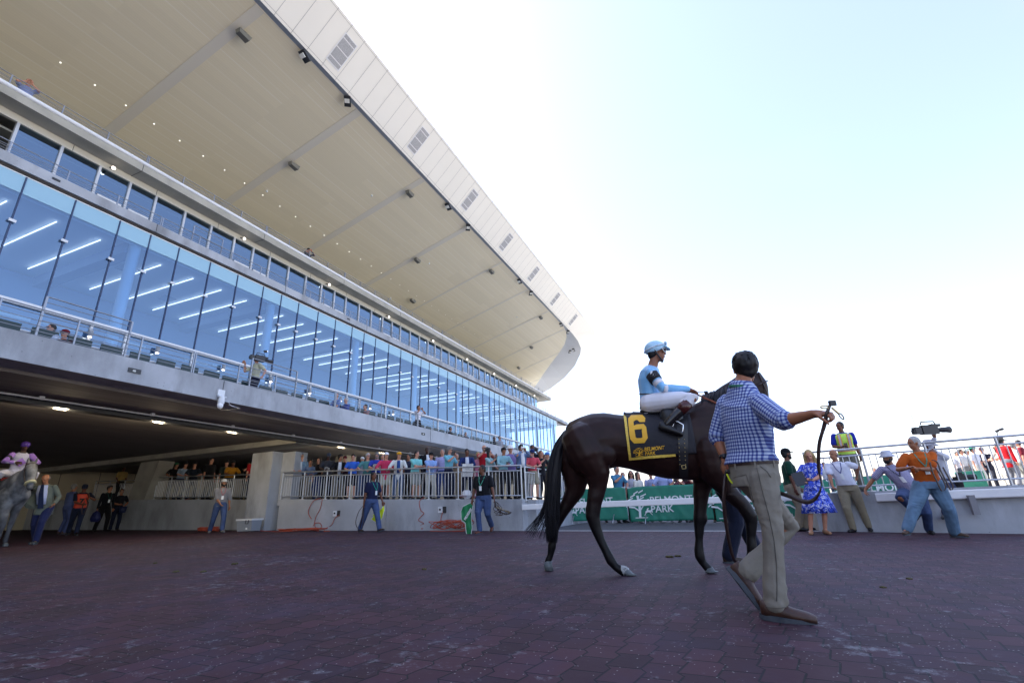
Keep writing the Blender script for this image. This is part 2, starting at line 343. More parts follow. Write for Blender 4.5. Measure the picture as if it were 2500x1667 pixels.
# ------------------------------------------------------------------ railings
def railing(label, pts, zf, h, nb, nbal, group=None, mid=True, low=.1):
    """tubular rail on posts: parts post, top_rail, middle_rail, bottom_rail, baluster"""
    (u0, w0), (u1, w1) = pts; p0 = B(u0, w0); base = V((p0.x, p0.y, zf(w0)))
    root = empty('metal_railing', base, 0, label, 'railing', group)
    def P(t, z): u = u0+(u1-u0)*t; w = w0+(w1-w0)*t; q = B(u, w, zf(w)+z); return q-base
    for nm, z, r in (('top_rail', h, .024), ('middle_rail', h-.15, .018), ('bottom_rail', low, .018)):
        mb = MB(); mb.tube([P(0, z), P(1, z)], r, 10); obj(nm, mb, galv, root, True)
    for i in range(nb+1):
        mb = MB(); mb.tube([P(i/nb, -.02), P(i/nb, h)], .024, 10, False); q = P(i/nb, .006); mb.box((q.x, q.y, q.z), (.11, .11, .012)); obj('post', mb, galv, root)
    tot = nb*nbal
    for i in range(tot):
        if i % nbal == 0: continue
        mb = MB(); mb.tube([P(i/tot, low), P(i/tot, h-.15)], .010, 6, False); obj('baluster', mb, galv2, root)
    return root
railing('galvanised railing the row of spectators leans on, above the concrete wall', [(13.50, 15.0), (13.50, 5.5)], wtop, .95, 9, 9)
railing('galvanised railing turning back from the fence corner beside the horse tail', [(13.60, 5.42), (17.6, 5.2)], lambda w: .98, .95, 4, 9)
railing('galvanised railing in shade between the two columns, men leaning on it', [(14.05, 17.3), (14.2, 23.4)], wtop, .95, 6, 9)
railing('short galvanised railing in the dark left of the slanting column', [(15.6, 27.0), (15.9, 31.4)], wtop, .95, 3, 10)
railing('galvanised railing on top of the right wall behind the leaning men', [(13.45, -1.80), (12.1, -8.4)], lambda w: .83, .93, 6, 9, low=.12)

# white rails that close the gaps, worn paint
mb = MB()
p0, p1 = B(13.36, 5.44, .80), B(13.30, -1.74, .775)
def beamR(mb, p0, p1, hy, hz):
    t = (p1-p0).normalized(); s = t.cross(V((0, 0, 1))).normalized()*hy; u = V((0, 0, hz)); c = .3
    def sec(p): return [p-s-u*.8, p-s*.8-u, p+s*.8-u, p+s-u*.8, p+s+u*.8, p+s*.8+u, p-s*.8+u, p-s+u*.8]
    mb.ring([sec(p0), sec(p1)])
beamR(mb, p0, p1, .045, .075); setp(obj('gate_rail', mb, wpaint), 'long white painted rail with scuffed paint in front of the green banners', 'rail')
mb = MB(); beamR(mb, B(13.02, -2.9, .70), B(11.72, -8.4, .70), .05, .085)
o = obj('gate_rail', mb, wpaint); setp(o, 'white painted rail fixed along the face of the right wall behind the photographer', 'rail')
mb = MB(); q = B(12.60, -4.35, .50); mb.box(q, (.1, .1, .36), Matrix.Rotation(BROT, 3, 'Z')); obj('bracket', mb, mat('steel_bracket', (.2, .2, .22), .5), o)

# ================================================================== THE GRANDSTAND
GS = empty('grandstand', B(0, 0, 0), BROT, 'huge modern racecourse grandstand with blue glass wall, concrete balconies and cream canopy', 'grandstand')
def part(name, mb, m, parent=GS, smooth=False, loc=None): return obj(name, mb, m, parent, smooth, loc)
BAY, U0 = 4.93, 7.44
U_A, U_Z = -60, 50.8
# ---- lowest balcony
U_L = 47.6; mb = MB(); mb.b3((U_A, 11.6, 3.67), (U_L, 12.0, 4.21)); mb.b3((U_A, 12.0, 3.672), (U_L, 33, 3.86)); part('balcony_slab', mb, concrete)
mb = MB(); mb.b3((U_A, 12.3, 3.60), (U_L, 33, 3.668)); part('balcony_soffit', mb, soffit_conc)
mb = MB()
for u in (8.2, 18.1, 28, 38): mb.b3((u, 11.592, 3.68), (u+.012, 11.6, 4.2))
part('slab_joint', mb, dark_metal)
for u, w in ((5.96, 0), (17.4, 0), (27.3, 0), (36, 0)):
    mb = MB(); mb.b3((u, 11.585, 3.90), (u+.26, 11.6, 4.00)); f = part('wall_recess', mb, dark_metal)
    mb = MB(); mb.b3((u+.09, 11.578, 3.925), (u+.15, 11.586, 3.965)); part('recess_lamp', mb, mat('lamp_off', (.6, .6, .55), .4), f)
mb = MB(); mb.b3((U_A, 14.15, 3.42), (U_L, 14.45, 3.60)); part('steel_beam', mb, dark_metal)
mb = MB(); mb.tube([(-20, 13.95, 3.52), (50, 13.95, 3.52)], .022, 8)
for k in range(24): mb.box((k*2.4-4, 13.95, 3.54), (.09, .06, .08))
part('conduit', mb, white_metal)
# cross beams that rest on the columns
for u in (13.95,): mb = MB(); mb.b3((u-.5, 14.5, 3.40), (u+.6, 32, 3.60)); part('cross_beam', mb, concrete_warm)
# ground floor front set back under the balcony, behind the spectators
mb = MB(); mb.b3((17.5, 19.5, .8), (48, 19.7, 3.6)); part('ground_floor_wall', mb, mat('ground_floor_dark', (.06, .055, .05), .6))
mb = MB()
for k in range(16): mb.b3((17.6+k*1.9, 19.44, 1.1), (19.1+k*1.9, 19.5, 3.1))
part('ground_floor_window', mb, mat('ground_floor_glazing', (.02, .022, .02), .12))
for k in range(5): mb = MB(); mb.b3((19+k*6, 17.0, .8), (19.7+k*6, 17.7, 3.6)); part('ground_floor_column', mb, concrete_warm)
# tunnel back wall
mb = MB(); mb.b3((-30, 32.3, -.3), (48, 32.6, 3.6)); bw = part('tunnel_wall', mb, mat('tunnel_wall_panels', (.52, .46, .34), .8, var=.1, vscale=.8))
mb = MB()
for k in range(-12, 18): u = 14.64+1.816*k; mb.b3((u, 32.285, -.3), (u+.02, 32.3, 3.58))
part('panel_joint', mb, dark_metal, bw)
lampm = mat('lamp_glow', (1, .9, .7), .5, emit=(1, .86, .6), es=3.5)
def Zp(px, py, z): d = ray(px, py); p = d*((z-EYE)/d.z); return V((p.x, p.y, z))
for px, py in ((152, 986), (389, 1021), (567, 1048), (833, 1087), (933, 1102)):
    p = Zp(px, py, 3.585); u, w = uw(p); mb = MB(); mb.tube([(u, w, 3.57), (u, w, 3.60)], .09, 14, False); part('downlight', mb, lampm)
    ld = bpy.data.lights.new('tunnel_lamp', 'POINT'); lo = bpy.data.objects.new('tunnel_lamp', ld); COL.objects.link(lo); ld.energy = 16; ld.color = (1, .82, .55); ld.shadow_soft_size = .15; lo.location = (p.x, p.y, 3.4)
# ---- glass wall, storey one: each pane a part with its mullion and its clamp
ublue = mat('mullion_blue', (.03, .05, .12), .35)
offs = [.03, .90, 1.97, 3.02, 4.11]
us = sorted(U0+BAY*k+o for k in range(-1, 9) for o in offs if 2.2 < U0+BAY*k+o < 47.6)
zb, zt = 5.96, 9.13
for i in range(len(us)-1):
    w_ = us[i+1]-us[i]
    mb = MB(); mb.quad((0, 0, 0), (w_, 0, 0), (w_, 0, zt-zb), (0, 0, zt-zb))
    g = obj('glass_panel', mb, glass, GS, loc=(us[i], 15.0, zb), fix=False)
    mb = MB(); mb.b3((-.013, -.03, 0), (.013, .05, zt-zb)); obj('mullion', mb, ublue, g)
    mb = MB(); mb.b3((-.07, -.075, 1.86), (.07, -.047, 1.93)); obj('glass_clamp', mb, white_metal, g)
mb = MB(); mb.b3((-2, 15.0, zt), (47.5, 15.1, 9.17)); part('head_strip', mb, white_metal)
fritm = mat('frit_blue_white', (.30, .50, .60), .12, spec=.8)
for i in range(len(us)-1):
    mb = MB(); mb.quad((us[i]+.02, 14.992, 8.66), (us[i+1]-.02, 14.992, 8.66), (us[i+1]-.02, 14.992, 9.13), (us[i]+.02, 14.992, 9.13)); part('frit_band', mb, fritm)
mb = MB(); mb.b3((-2, 15.12, 8.66), (47.5, 15.2, 9.13)); part('ceiling_bulkhead', mb, mat('bulkhead_blue_white', (.80, .92, .92), .6))
mb = MB(); mb.b3((-2, 14.93, 5.85), (47.5, 15.08, 5.955)); part('transom', mb, white_metal)
lw = [U0+BAY*k+o for k in range(-1, 9) for o in (.03, 1.97, 4.11)]
lw = [x for x in lw if 3 < x < 47.4]
for i in range(len(lw)-1):
    mb = MB(); mb.quad((0, 0, 0), (lw[i+1]-lw[i], 0, 0), (lw[i+1]-lw[i], 0, 1.98), (0, 0, 1.98)); g = obj('glass_panel', mb, glass, GS, loc=(lw[i], 15.02, 3.87), fix=False)
    mb = MB(); mb.b3((-.03, -.05, 0), (.03, .04, 1.98)); obj('mullion', mb, white_metal, g)
# room behind the glass
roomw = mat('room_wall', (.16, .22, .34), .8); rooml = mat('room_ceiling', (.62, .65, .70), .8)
mb = MB(); mb.b3((-15, 15.2, 8.80), (47.4, 23, 8.86)); part('room_ceiling', mb, rooml)
mb = MB(); mb.b3((-60, 23, 3.86), (47.4, 23.3, 14.2)); part('rear_wall', mb, roomw)
mb = MB()
for k in range(-3, 9): mb.b3((U0+BAY*k-.35, 15.4, 8.45), (U0+BAY*k+.0, 22.9, 8.80))
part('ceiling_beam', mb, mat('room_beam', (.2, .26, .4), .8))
mb = MB()
for k in range(-2, 9): u = U0+BAY*k; mb.b3((u+1.4, 21.0, 3.86), (u+2.6, 22.6, 8.3))
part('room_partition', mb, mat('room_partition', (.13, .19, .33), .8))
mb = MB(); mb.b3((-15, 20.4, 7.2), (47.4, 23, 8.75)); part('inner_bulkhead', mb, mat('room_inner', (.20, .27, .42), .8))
for k in range(-1, 9):
    mb = MB(); u = U0+BAY*k; mb.tube([(u-.16, 15.28, 3.86), (u-.16, 15.28, 8.8)], .15, 14, False); part('column', mb, mat('room_column', (.88, .92, .93), .5), smooth=True)
strip = mat('strip_light', (1, 1, 1), .5, emit=(1, .88, .76), es=.85)
for k in range(-2, 8):
    for o in (.92, 2.01, 3.06, 4.12):
        mb = MB(); mb.b3((0, 0, 0), (.024, 3.9, .03)); obj('strip_light', mb, strip, GS, loc=(U0+BAY*k+o, 15.85, 8.72))
mb = MB()
for k in range(-2, 8):
    for (du, dw) in ((.45, 1.6), (2.5, 2.8), (4.6, 1.6)): mb.b3((U0+BAY*k+du, 15.3+dw, 8.785), (U0+BAY*k+du+.45, 15.3+dw+.55, 8.80))
part('air_grille', mb, mat('grille', (.25, .3, .4), .6))
random.seed(3)
for k in range(16):                                  # bright shelves and tables deep in the room
    mb = MB(); u = 3.5+k*1.9+random.random(); mb.b3((u, 19.5, 6.9+random.random()*.25), (u+1.0, 19.6, 6.94+random.random()*.25)); mb.b3((u+.2, 19.5, 6.6), (u+.7, 19.6, 6.63)); part('display_shelf', mb, mat('shelf_pale', (.7, .75, .75), .5))
# ---- deck two
mb = MB(); mb.b3((U_A, 14.9, 9.235), (U_Z, 15.05, 9.52)); mb.b3((U_A, 15.05, 9.24), (U_Z, 17.6, 9.42)); part('deck_slab', mb, concrete)
mb = MB(); mb.b3((U_A, 14.96, 9.175), (U_Z, 15.3, 9.232)); part('slab_shadow_gap', mb, mat('gap_brown', (.05, .04, .035), .8))
mb = MB()
for k in range(-1, 10): u = 12.45+BAY*(k-1); mb.b3((u, 14.893, 9.24), (u+.015, 14.9, 9.515))
part('slab_joint', mb, dark_metal)
for u in (4.9, 16.0, 25.9, 36, 45): mb = MB(); mb.b3((u, 14.886, 9.36), (u+.17, 14.9, 9.42)); part('wall_recess', mb, dark_metal)
wo = [.19, 1.05, 2.11, 3.17, 4.2]                 # window posts inside a bay
ws = sorted(U0+BAY*k+o for k in range(-1, 9) for o in wo if 4.0 < U0+BAY*k+o < 48.3)
bronze = mat('window_frame_grey', (.55, .56, .57), .4, metal=.3)
for i in range(len(ws)-1):
    w_ = ws[i+1]-ws[i]
    mb = MB(); mb.quad((0, 0, 0), (w_, 0, 0), (w_, 0, 2.53), (0, 0, 2.53)); g = obj('window', mb, glass2, GS, loc=(ws[i], 17.31, 9.42), fix=False)
    mb = MB(); mb.b3((-.035, -.06, 0), (.035, .06, 2.53)); obj('frame', mb, bronze, g)
    kk = (ws[i]-U0) % BAY
    if abs(kk-4.2) < .1 or abs(kk-.19) < .1:          # white framed doors behind the railing
        d = MB(); a_, b_ = .12, w_-.1
        d.b3((a_, -.05, 0), (a_+.07, .05, 1.55)); d.b3((b_-.07, -.05, 0), (b_, .05, 1.55)); d.b3((a_, -.052, 1.48), (b_, .048, 1.56)); d.b3((a_, -.05, .65), (b_, .05, .72))
        obj('door', d, white_metal, g)
mb = MB(); mb.b3((-10, 17.25, 11.95), (48.3, 17.36, 12.178)); part('window_head', mb, mat('head_panel', (.60, .58, .50), .5))
mb = MB()
for k in range(-1, 10): mb.b3((U0+BAY*k+1.0, 17.243, 11.96), (U0+BAY*k+1.012, 17.25, 12.17)); mb.b3((U0+BAY*k+3.4, 17.243, 11.96), (U0+BAY*k+3.412, 17.25, 12.17))
part('panel_joint', mb, dark_metal)
mb = MB(); mb.b3((-10, 18.6, 9.42), (48.3, 18.7, 12.1)); part('box_wall', mb, mat('box_room_wall', (.10, .11, .10), .8))
mb = MB(); mb.b3((-10, 17.36, 11.6), (48.3, 18.6, 11.66)); part('box_ceiling', mb, mat('box_ceiling', (.22, .21, .17), .8))
glow = mat('floodlamp_glow', (1, .9, .85), .5, emit=(1, .88, .78), es=2.2)
for k in range(-1, 9):
    u = U0+BAY*k+.55+(-1.05)
    L_ = empty('spot_lamp', B(u, 17.05, 11.98), BROT, None, 'lamp', 'small round lamps under the third deck', None)
    L_['label'] = 'small bright round lamp glowing under the third deck soffit'
    mb = MB(); mb.tube([(0, .22, .1), (0, .1, .05), (.0, 0, 0)], [.02, .03, .05], 8); obj('lamp_arm', mb, dark_metal, L_, True)
    mb = MB(); mb.ell((.0, -.05, -.02), (.055, 0, 0), (0, .04, 0), (0, 0, .055)); obj('lamp_lens', mb, glow, L_, True)
# ---- deck three
mb = MB(); mb.b3((U_A, 16.65, 12.18), (U_Z, 17.0, 12.43)); mb.b3((U_A, 17.0, 12.18), (U_Z, 23.0, 12.4)); part('deck_slab', mb, mat('concrete_deck3', (.40, .385, .33), .85, var=.16, vscale=1.5, bump=.2))
mb = MB(); mb.tube([(U_A, 16.66, 12.50), (U_Z+.1, 16.66, 12.50)], .07, 10, False); part('edge_pipe', mb, mat('edge_white', (.78, .80, .84), .35), smooth=True)
mb = MB()
for k in range(-1, 10): u = 12.5+BAY*(k-1); mb.b3((u, 16.643, 12.185), (u+.015, 16.65, 12.43)); mb.b3((u, 16.65, 12.172), (u+.015, 17.25, 12.18))
part('slab_joint', mb, dark_metal)
# ---- deck railings: one section per bay, copied
galv_d = mat('galvanised_dull', (.30, .32, .36), .4, metal=.7)
def deck_section(height, n=4, post=.014, L=BAY-.05):
    r = empty('balcony_railing', (0, 0, 0), BROT, 'x', 'railing')
    for i in range(n+1):
        mb = MB(); x = i*L/n; mb.b3((x-post, -post, -.1), (x+post, post, height)); obj('post', mb, galv_d, r)
    for j, z in enumerate([height, height-.115, height*.6, height*.42, height*.24, height*.08]):
        mb = MB(); mb.tube([(0, 0, z), (L, 0, z)], .014 if j == 0 else .0075, 6); obj('rail', mb, galv_d, r, True)
    return r
for name, w, z, h, ph in (('lowest', 11.72, 4.20, .58, 0), ('second', 15.08, 9.50, .42, .3), ('third', 16.76, 12.56, .38, .3)):
    ORD = 'first second third fourth fifth sixth seventh eighth ninth tenth'.split()
    proto = deck_section(h)
    for k in range(-1, 9):
        o = proto if k == -1 else copy_tree(proto)
        o.location = B(U0+BAY*k+ph, w, z)
        o['label'] = '%s section from the left of the grey railing along the %s balcony' % (ORD[k+1], name); o['group'] = 'railing sections along the %s balcony' % name
for (u, w, z, L, h, lb) in ((4.35, 11.74, 4.21, 1.55, .86, 'taller railing panel at the left end of the lowest balcony'), (9.05, 11.75, 4.21, 1.6, .86, 'taller railing panel in front of the balcony cameraman')):
    r = deck_section(h, 1, .018, L); r.location = B(u, w, z); r['label'] = lb
for k in range(0, 9):
    r = deck_section(.8, 1, .016, 1.05) if k == 0 else copy_tree(r); r.location = B(U0+BAY*k+1.3, 15.14, 9.45)
    r['label'] = 'taller railing gate beside a door on the second deck'; r['group'] = 'taller gates on the second deck'
# ---- canopy
def sof(w): return 17.06 - .292*(w-11.72)
rim = [(-60, 11.58), (41.5, 11.58), (43.7, 11.60), (46, 11.72), (48.5, 12.1), (50.65, 12.8), (53.3, 14.2), (56.6, 16.6), (59.6, 19.6), (61.2, 22.3), (61.6, 24)]
rim_in = [(-60, 11.80), (41.2, 11.80), (42.6, 11.95), (44.0, 12.35), (45.4, 13.0), (46.9, 14.1), (48.9, 15.8), (51.5, 17.9), (54.5, 20.2), (57.5, 22.6), (58, 24)]
mb = MB()
for i in range(len(rim_in)-1):
    (u0, w0), (u1, w1) = rim_in[i], rim_in[i+1]
    n = 1 if i else 1
    mb.quad((u0, w0, sof(w0)), (u1, w1, sof(w1)), (u1, 25, sof(25)), (u0, 25, sof(25)))
part('canopy_soffit', mb, boards)
mb = MB()                                            # grey inner lip between soffit and rim
for i in range(len(rim)-1):
    (a0, b0), (a1, b1) = rim_in[i], rim_in[i+1]; (c0, d0), (c1, d1) = rim[i], rim[i+1]
    z0, z1 = (16.99 if i < 6 else 16.99-(i-5)*.42), (16.99 if i+1 < 6 else 16.99-(i-4)*.42)
    mb.quad((a0, b0, sof(b0)), (a1, b1, sof(b1)), (c1, d1, z1), (c0, d0, z0))
part('canopy_lip', mb, mat('lip_grey', (.36, .40, .45), .5))
top = [(-60, 10.2), (45.0, 10.2), (47.3, 10.2), (49.0, 10.45), (51.1, 11.2), (53.1, 12.4), (55.9, 14.5), (58.8, 17.0), (62.1, 20.1), (65.4, 23.4), (66, 24)]
mb = MB()
for i in range(len(rim)-1):
    (a0, b0), (a1, b1) = rim[i], rim[i+1]; (c0, d0), (c1, d1) = top[i], top[i+1]
    z0, z1 = (16.99 if i < 6 else 16.99-(i-5)*.42), (16.99 if i+1 < 6 else 16.99-(i-4)*.42)
    mb.quad((a0, b0, z0), (a1, b1, z1), (c1, d1, 18.39), (c0, d0, 18.39))
    mb.quad((c0, d0, 18.39), (c1, d1, 18.39), (c1, 26, 18.9), (c0, 26, 18.9))
fas = part('canopy_fascia', mb, panel_w)
def onf(u, t, off=0):                                # point on the sloping fascia, t from bottom 0 to top 1
    return V((u, 11.58-1.38*t-off*.72, 16.99+1.4*t-off*.70))
mb = MB(); u = 7.78-.727*8
while u < 42:
    mb.quad(onf(u, 0, .006), onf(u+.012, 0, .006), onf(u+.012, 1, .006), onf(u, 1, .006)); u += .727
for t in (.05, .95): mb.quad(onf(-5, t, .007), onf(43, t, .007), onf(43, t+.006, .007), onf(-5, t+.006, .007))
part('panel_joint', mb, joint_m, fas)
def xf(px, py):   # u of the fascia under a pixel near its middle
    d = ray(px, py); best = None
    for k in range(0, 900):
        uu = k*.06; q = onf(uu, .45); p = B(q.x, q.y, q.z-EYE); a_ = 1250+FPX*p.dot(cR)/p.dot(cF)
        if best is None or abs(a_-px) < best[0]: best = (abs(a_-px), uu)
    return best[1]
grm = mat('perforated_grille', (.40, .40, .41), .6, var=.5, vscale=60); whf = mat('grille_frame', (.8, .8, .8), .4)
for px, py in ((833, 142), (1019, 352), (1145, 494), (1234, 595), (1301, 672), (1354, 732), (1398, 781)):
    u = xf(px, py); G0 = empty('x', (0, 0, 0)); bpy.data.objects.remove(G0)
    mb = MB(); mb.quad(onf(u-.34, .16, .012), onf(u+.34, .16, .012), onf(u+.34, .80, .012), onf(u-.34, .80, .012)); v = part('fascia_vent', mb, whf)
    for (t0, t1) in ((.19, .27), (.29, .48), (.50, .69), (.71, .78)):
        mb = MB(); mb.quad(onf(u-.29, t0, .018), onf(u+.29, t0, .018), onf(u+.29, t1, .018), onf(u-.29, t1, .018)); part('vent_grille', mb, grm, v)
for k in range(-1, 10):                               # flat grey bands crossing the soffit
    u = U0+BAY*k; uu = min(u, 52); w0 = 11.82
    for i in range(1, len(rim_in)-1):
        if rim_in[i][0] <= u <= rim_in[i+1][0]: w0 = rim_in[i][1]+(rim_in[i+1][1]-rim_in[i][1])*(u-rim_in[i][0])/(rim_in[i+1][0]-rim_in[i][0])+.02
    hw = .17 if k < 4 else .08
    mb = MB(); mb.ring([[V((u-hw, w0, sof(w0)-.02)), V((u+hw, w0, sof(w0)-.02)), V((u+hw, w0, sof(w0)+.05)), V((u-hw, w0, sof(w0)+.05))], [V((u-hw, 24.5, sof(24.5)-.02)), V((u+hw, 24.5, sof(24.5)-.02)), V((u+hw, 24.5, sof(24.5)+.05)), V((u-hw, 24.5, sof(24.5)+.05))]])
    part('soffit_band', mb, mat('band_grey', (.70, .67, .58), .5))
dl = mat('soffit_lamp', (.9, .9, .9), .4, emit=(1, 1, .95), es=.5)
def onsof(px, py):   # point of the soffit plane under a pixel, in u,w
    d = ray(px, py); du, dw = uw(d)
    # EYE + t*dz = 17.06-.292*(t*dw-11.72)
    t = (17.06+.292*11.72-EYE)/(d.z+.292*dw); return t*du, t*dw
u0_, w0_ = onsof(376, 303); 
for i in range(34):
    u = u0_ + (i-3)*.985
    if u > 46: break
    mb = MB(); mb.tube([(u, w0_, sof(w0_)-.012), (u, w0_, sof(w0_)+.01)], .022, 10, False); part('downlight', mb, dl)
# loudspeakers and floodlights hanging from the canopy
spk = mat('speaker_grey', (.16, .16, .14), .6)
for si, (px, py) in enumerate(((597, 79), (719, 398), (1001, 467), (1019, 630), (1008, 729), (1200, 658), (1320, 771), (1297, 844), (1266, 894))):
    u, w = onsof(px, py); s = .27
    r = empty('loudspeaker', B(u, w, sof(w)-.16), BROT, None, 'loudspeaker', 'grey loudspeakers under the canopy')
    r['label'] = 'grey boxed loudspeaker under the cream canopy, %s from the near left end' % ORD[si]
    mb = MB(); mb.ring([[V((-s*.8, -s*.35, -.1)), V((s*.6, -s*.4, -.14)), V((s*.6, s*.4, -.14)), V((-s*.8, s*.35, -.1))], [V((-s*.9, -s*.45, .06)), V((s*.8, -s*.5, .06)), V((s*.8, s*.5, .06)), V((-s*.9, s*.45, .06))]]); obj('speaker_box', mb, spk, r)
    mb = MB(); mb.tube([(0, 0, .05), (0, 0, .17)], .02, 6); obj('bracket', mb, galv, r)
fl = mat('floodlight_glass', (.8, .8, .74), .2)
for px, py, su in ((748, 126, 0), (853, 236, 1), (1100, 494, 0), (1147, 546, 1), (1274, 678, 0), (1300, 708, 1), (1373, 786, 0), (1392, 803, 1), (1391, 854, 1), (1400, 850, 0)):
    u, w = onsof(px, py); w = max(w, 11.75); r = empty('floodlight', B(u, w, sof(w)-.15), BROT+su*.6, None, 'floodlight', 'floodlights clamped under the canopy edge'); r['label'] = 'small twin floodlight clamped just inside the canopy edge'
    mb = MB(); mb.box((0, 0, -.05), (.42, .26, .06), Matrix.Rotation(.5, 3, 'Y')); obj('housing', mb, dark_metal, r)
    for sx in (-.1, .1): mb = MB(); mb.box((sx, 0, -.088-sx*-.5*.9), (.16, .2, .03), Matrix.Rotation(.5, 3, 'Y')); obj('lens', mb, fl, r)
    mb = MB(); mb.tube([(0, 0, 0), (.02, 0, .14)], .02, 6); obj('arm', mb, dark_metal, r)
for px, py in ((652, 464), (1048, 641), (908, 475), (1262, 772), (954, 726)):
    u, w = onsof(px, py); mb = MB(); mb.ell((0, 0, 0), (.05, 0, 0), (0, .05, 0), (0, 0, .05)); mb.tube([(0, 0, 0), (0, 0, .1)], .02, 6)
    setp(obj('dome_camera', mb, white_metal, None, True, loc=B(u, w, sof(w)-.08)), 'tiny white dome camera under the canopy boards', 'security camera', 'dome cameras under the canopy')
# ---- columns
def column(name, secs, label, m=concrete_warm):
    mb = MB(); mb.ring(secs); return setp(obj(name, mb, m), label, 'column')
def cbox(u0, u1, w0, w1, z): return [B(u0, w0, z), B(u1, w0, z), B(u1, w1, z), B(u0, w1, z)]
c1 = column('concrete_column', [cbox(13.15, 14.1, 15.25, 16.3, -.6), cbox(13.15, 14.1, 15.25, 16.3, 3.12)], 'square concrete column with stained base at the left end of the railing', m=concrete)
mb = MB(); mb.ring([cbox(13.6, 14.2, 14.62, 15.24, 1.2), cbox(13.6, 14.2, 14.62, 15.24, 3.11)]); obj('pier', mb, concrete, c1)
column('concrete_column', [cbox(13.9, 14.6, 24.3, 25.3, -.6), cbox(13.9, 14.6, 23.0, 24.3, 3.6)], 'slanting concrete column in the shade behind the group of men')
# ---- dome camera and conduit on the balcony edge
sc = empty('security_camera', B(8.15, 11.56, 3.6), BROT, 'white outdoor dome camera with mounting bracket on the concrete balcony edge', 'security camera')
sc.scale = (.66, .66, .66)
mb = MB(); mb.b3((-.14, -.02, .28), (.14, .05, .52)); obj('mounting_plate', mb, white_metal, sc)
mb = MB(); mb.b3((-.13, -.14, .19), (.15, .02, .25)); mb.tube([(.0, -.08, .2), (.0, -.08, .0)], [.1, .12], 14); obj('housing', mb, white_metal, sc, True)
mb = MB(); mb.ell((-.03, -.1, -.12), (.11, 0, 0), (0, .1, 0), (0, 0, .13)); obj('camera_head', mb, mat('cam_white', (.8, .8, .82), .3), sc, True)
mb = MB(); mb.tube([(.14, -.08, .08), (.3, -.08, .08), (.38, -.06, -.02), (.5, -.04, -.04), (.95, .1, -.04), (1.02, .5, .0), (1.0, 2.2, .02)], .022, 8); obj('conduit', mb, galv, sc, True)
# balcony furniture: counter, seats, wall lamps
mb = MB(); mb.b3((0, 12.85, 4.50), (46, 13.0, 4.62)); mb.tube([(0, 12.8, 4.60), (46, 12.8, 4.60)], .03, 8, False)
setp(obj('balcony_counter', mb, white_metal, loc=B(0, 0, 0)), 'long white counter running along the lowest balcony behind its railing', 'counter').rotation_euler = (0, 0, BROT)
seatm = mat('seat_green', (.02, .045, .05), .5)
def seat():
    r = empty('stadium_seat', (0, 0, 0), BROT, 'dark green folding seat in the row on the lowest balcony', 'seat', 'dark green seats on the lowest balcony')
    mb = MB(); mb.b3((-.22, -.02, 0), (.22, .38, .05)); obj('seat_pad', mb, seatm, r)
    mb = MB(); mb.b3((-.22, .36, .02), (.22, .40, .46)); obj('backrest', mb, seatm, r)
    mb = MB(); mb.b3((-.03, .1, -.4), (.03, .3, 0)); obj('leg', mb, dark_metal, r); return r
st = seat()
for i in range(60):
    o = st if i == 0 else copy_tree(st); o.location = B(4.2+i*.62, 12.35 if (i//8) % 2 else 12.25, 4.22)
wl = mat('wall_lamp_grey', (.25, .27, .30), .4)
for wi, px in enumerate((221, 385, 546, 662, 757, 832, 904, 960)):
    p = atw(px, {221: 815, 385: 855, 546: 897, 662: 926, 757: 955, 832: 974, 904: 993, 960: 1007}[px], 14.9); r = empty('wall_lamp', p, BROT, None, 'lamp', 'cylindrical wall lamps behind the lowest balcony'); r['label'] = 'cylindrical wall lamp behind the lowest balcony railing, %s from the left' % ORD[wi]
    mb = MB(); mb.tube([(0, 0, -.08), (0, 0, .1)], .055, 12, False); obj('lamp_body', mb, wl, r)
    mb = MB(); mb.ell((0, 0, -.09), (.045, 0, 0), (0, .045, 0), (0, 0, .02)); obj('lamp_lens', mb, glow, r)
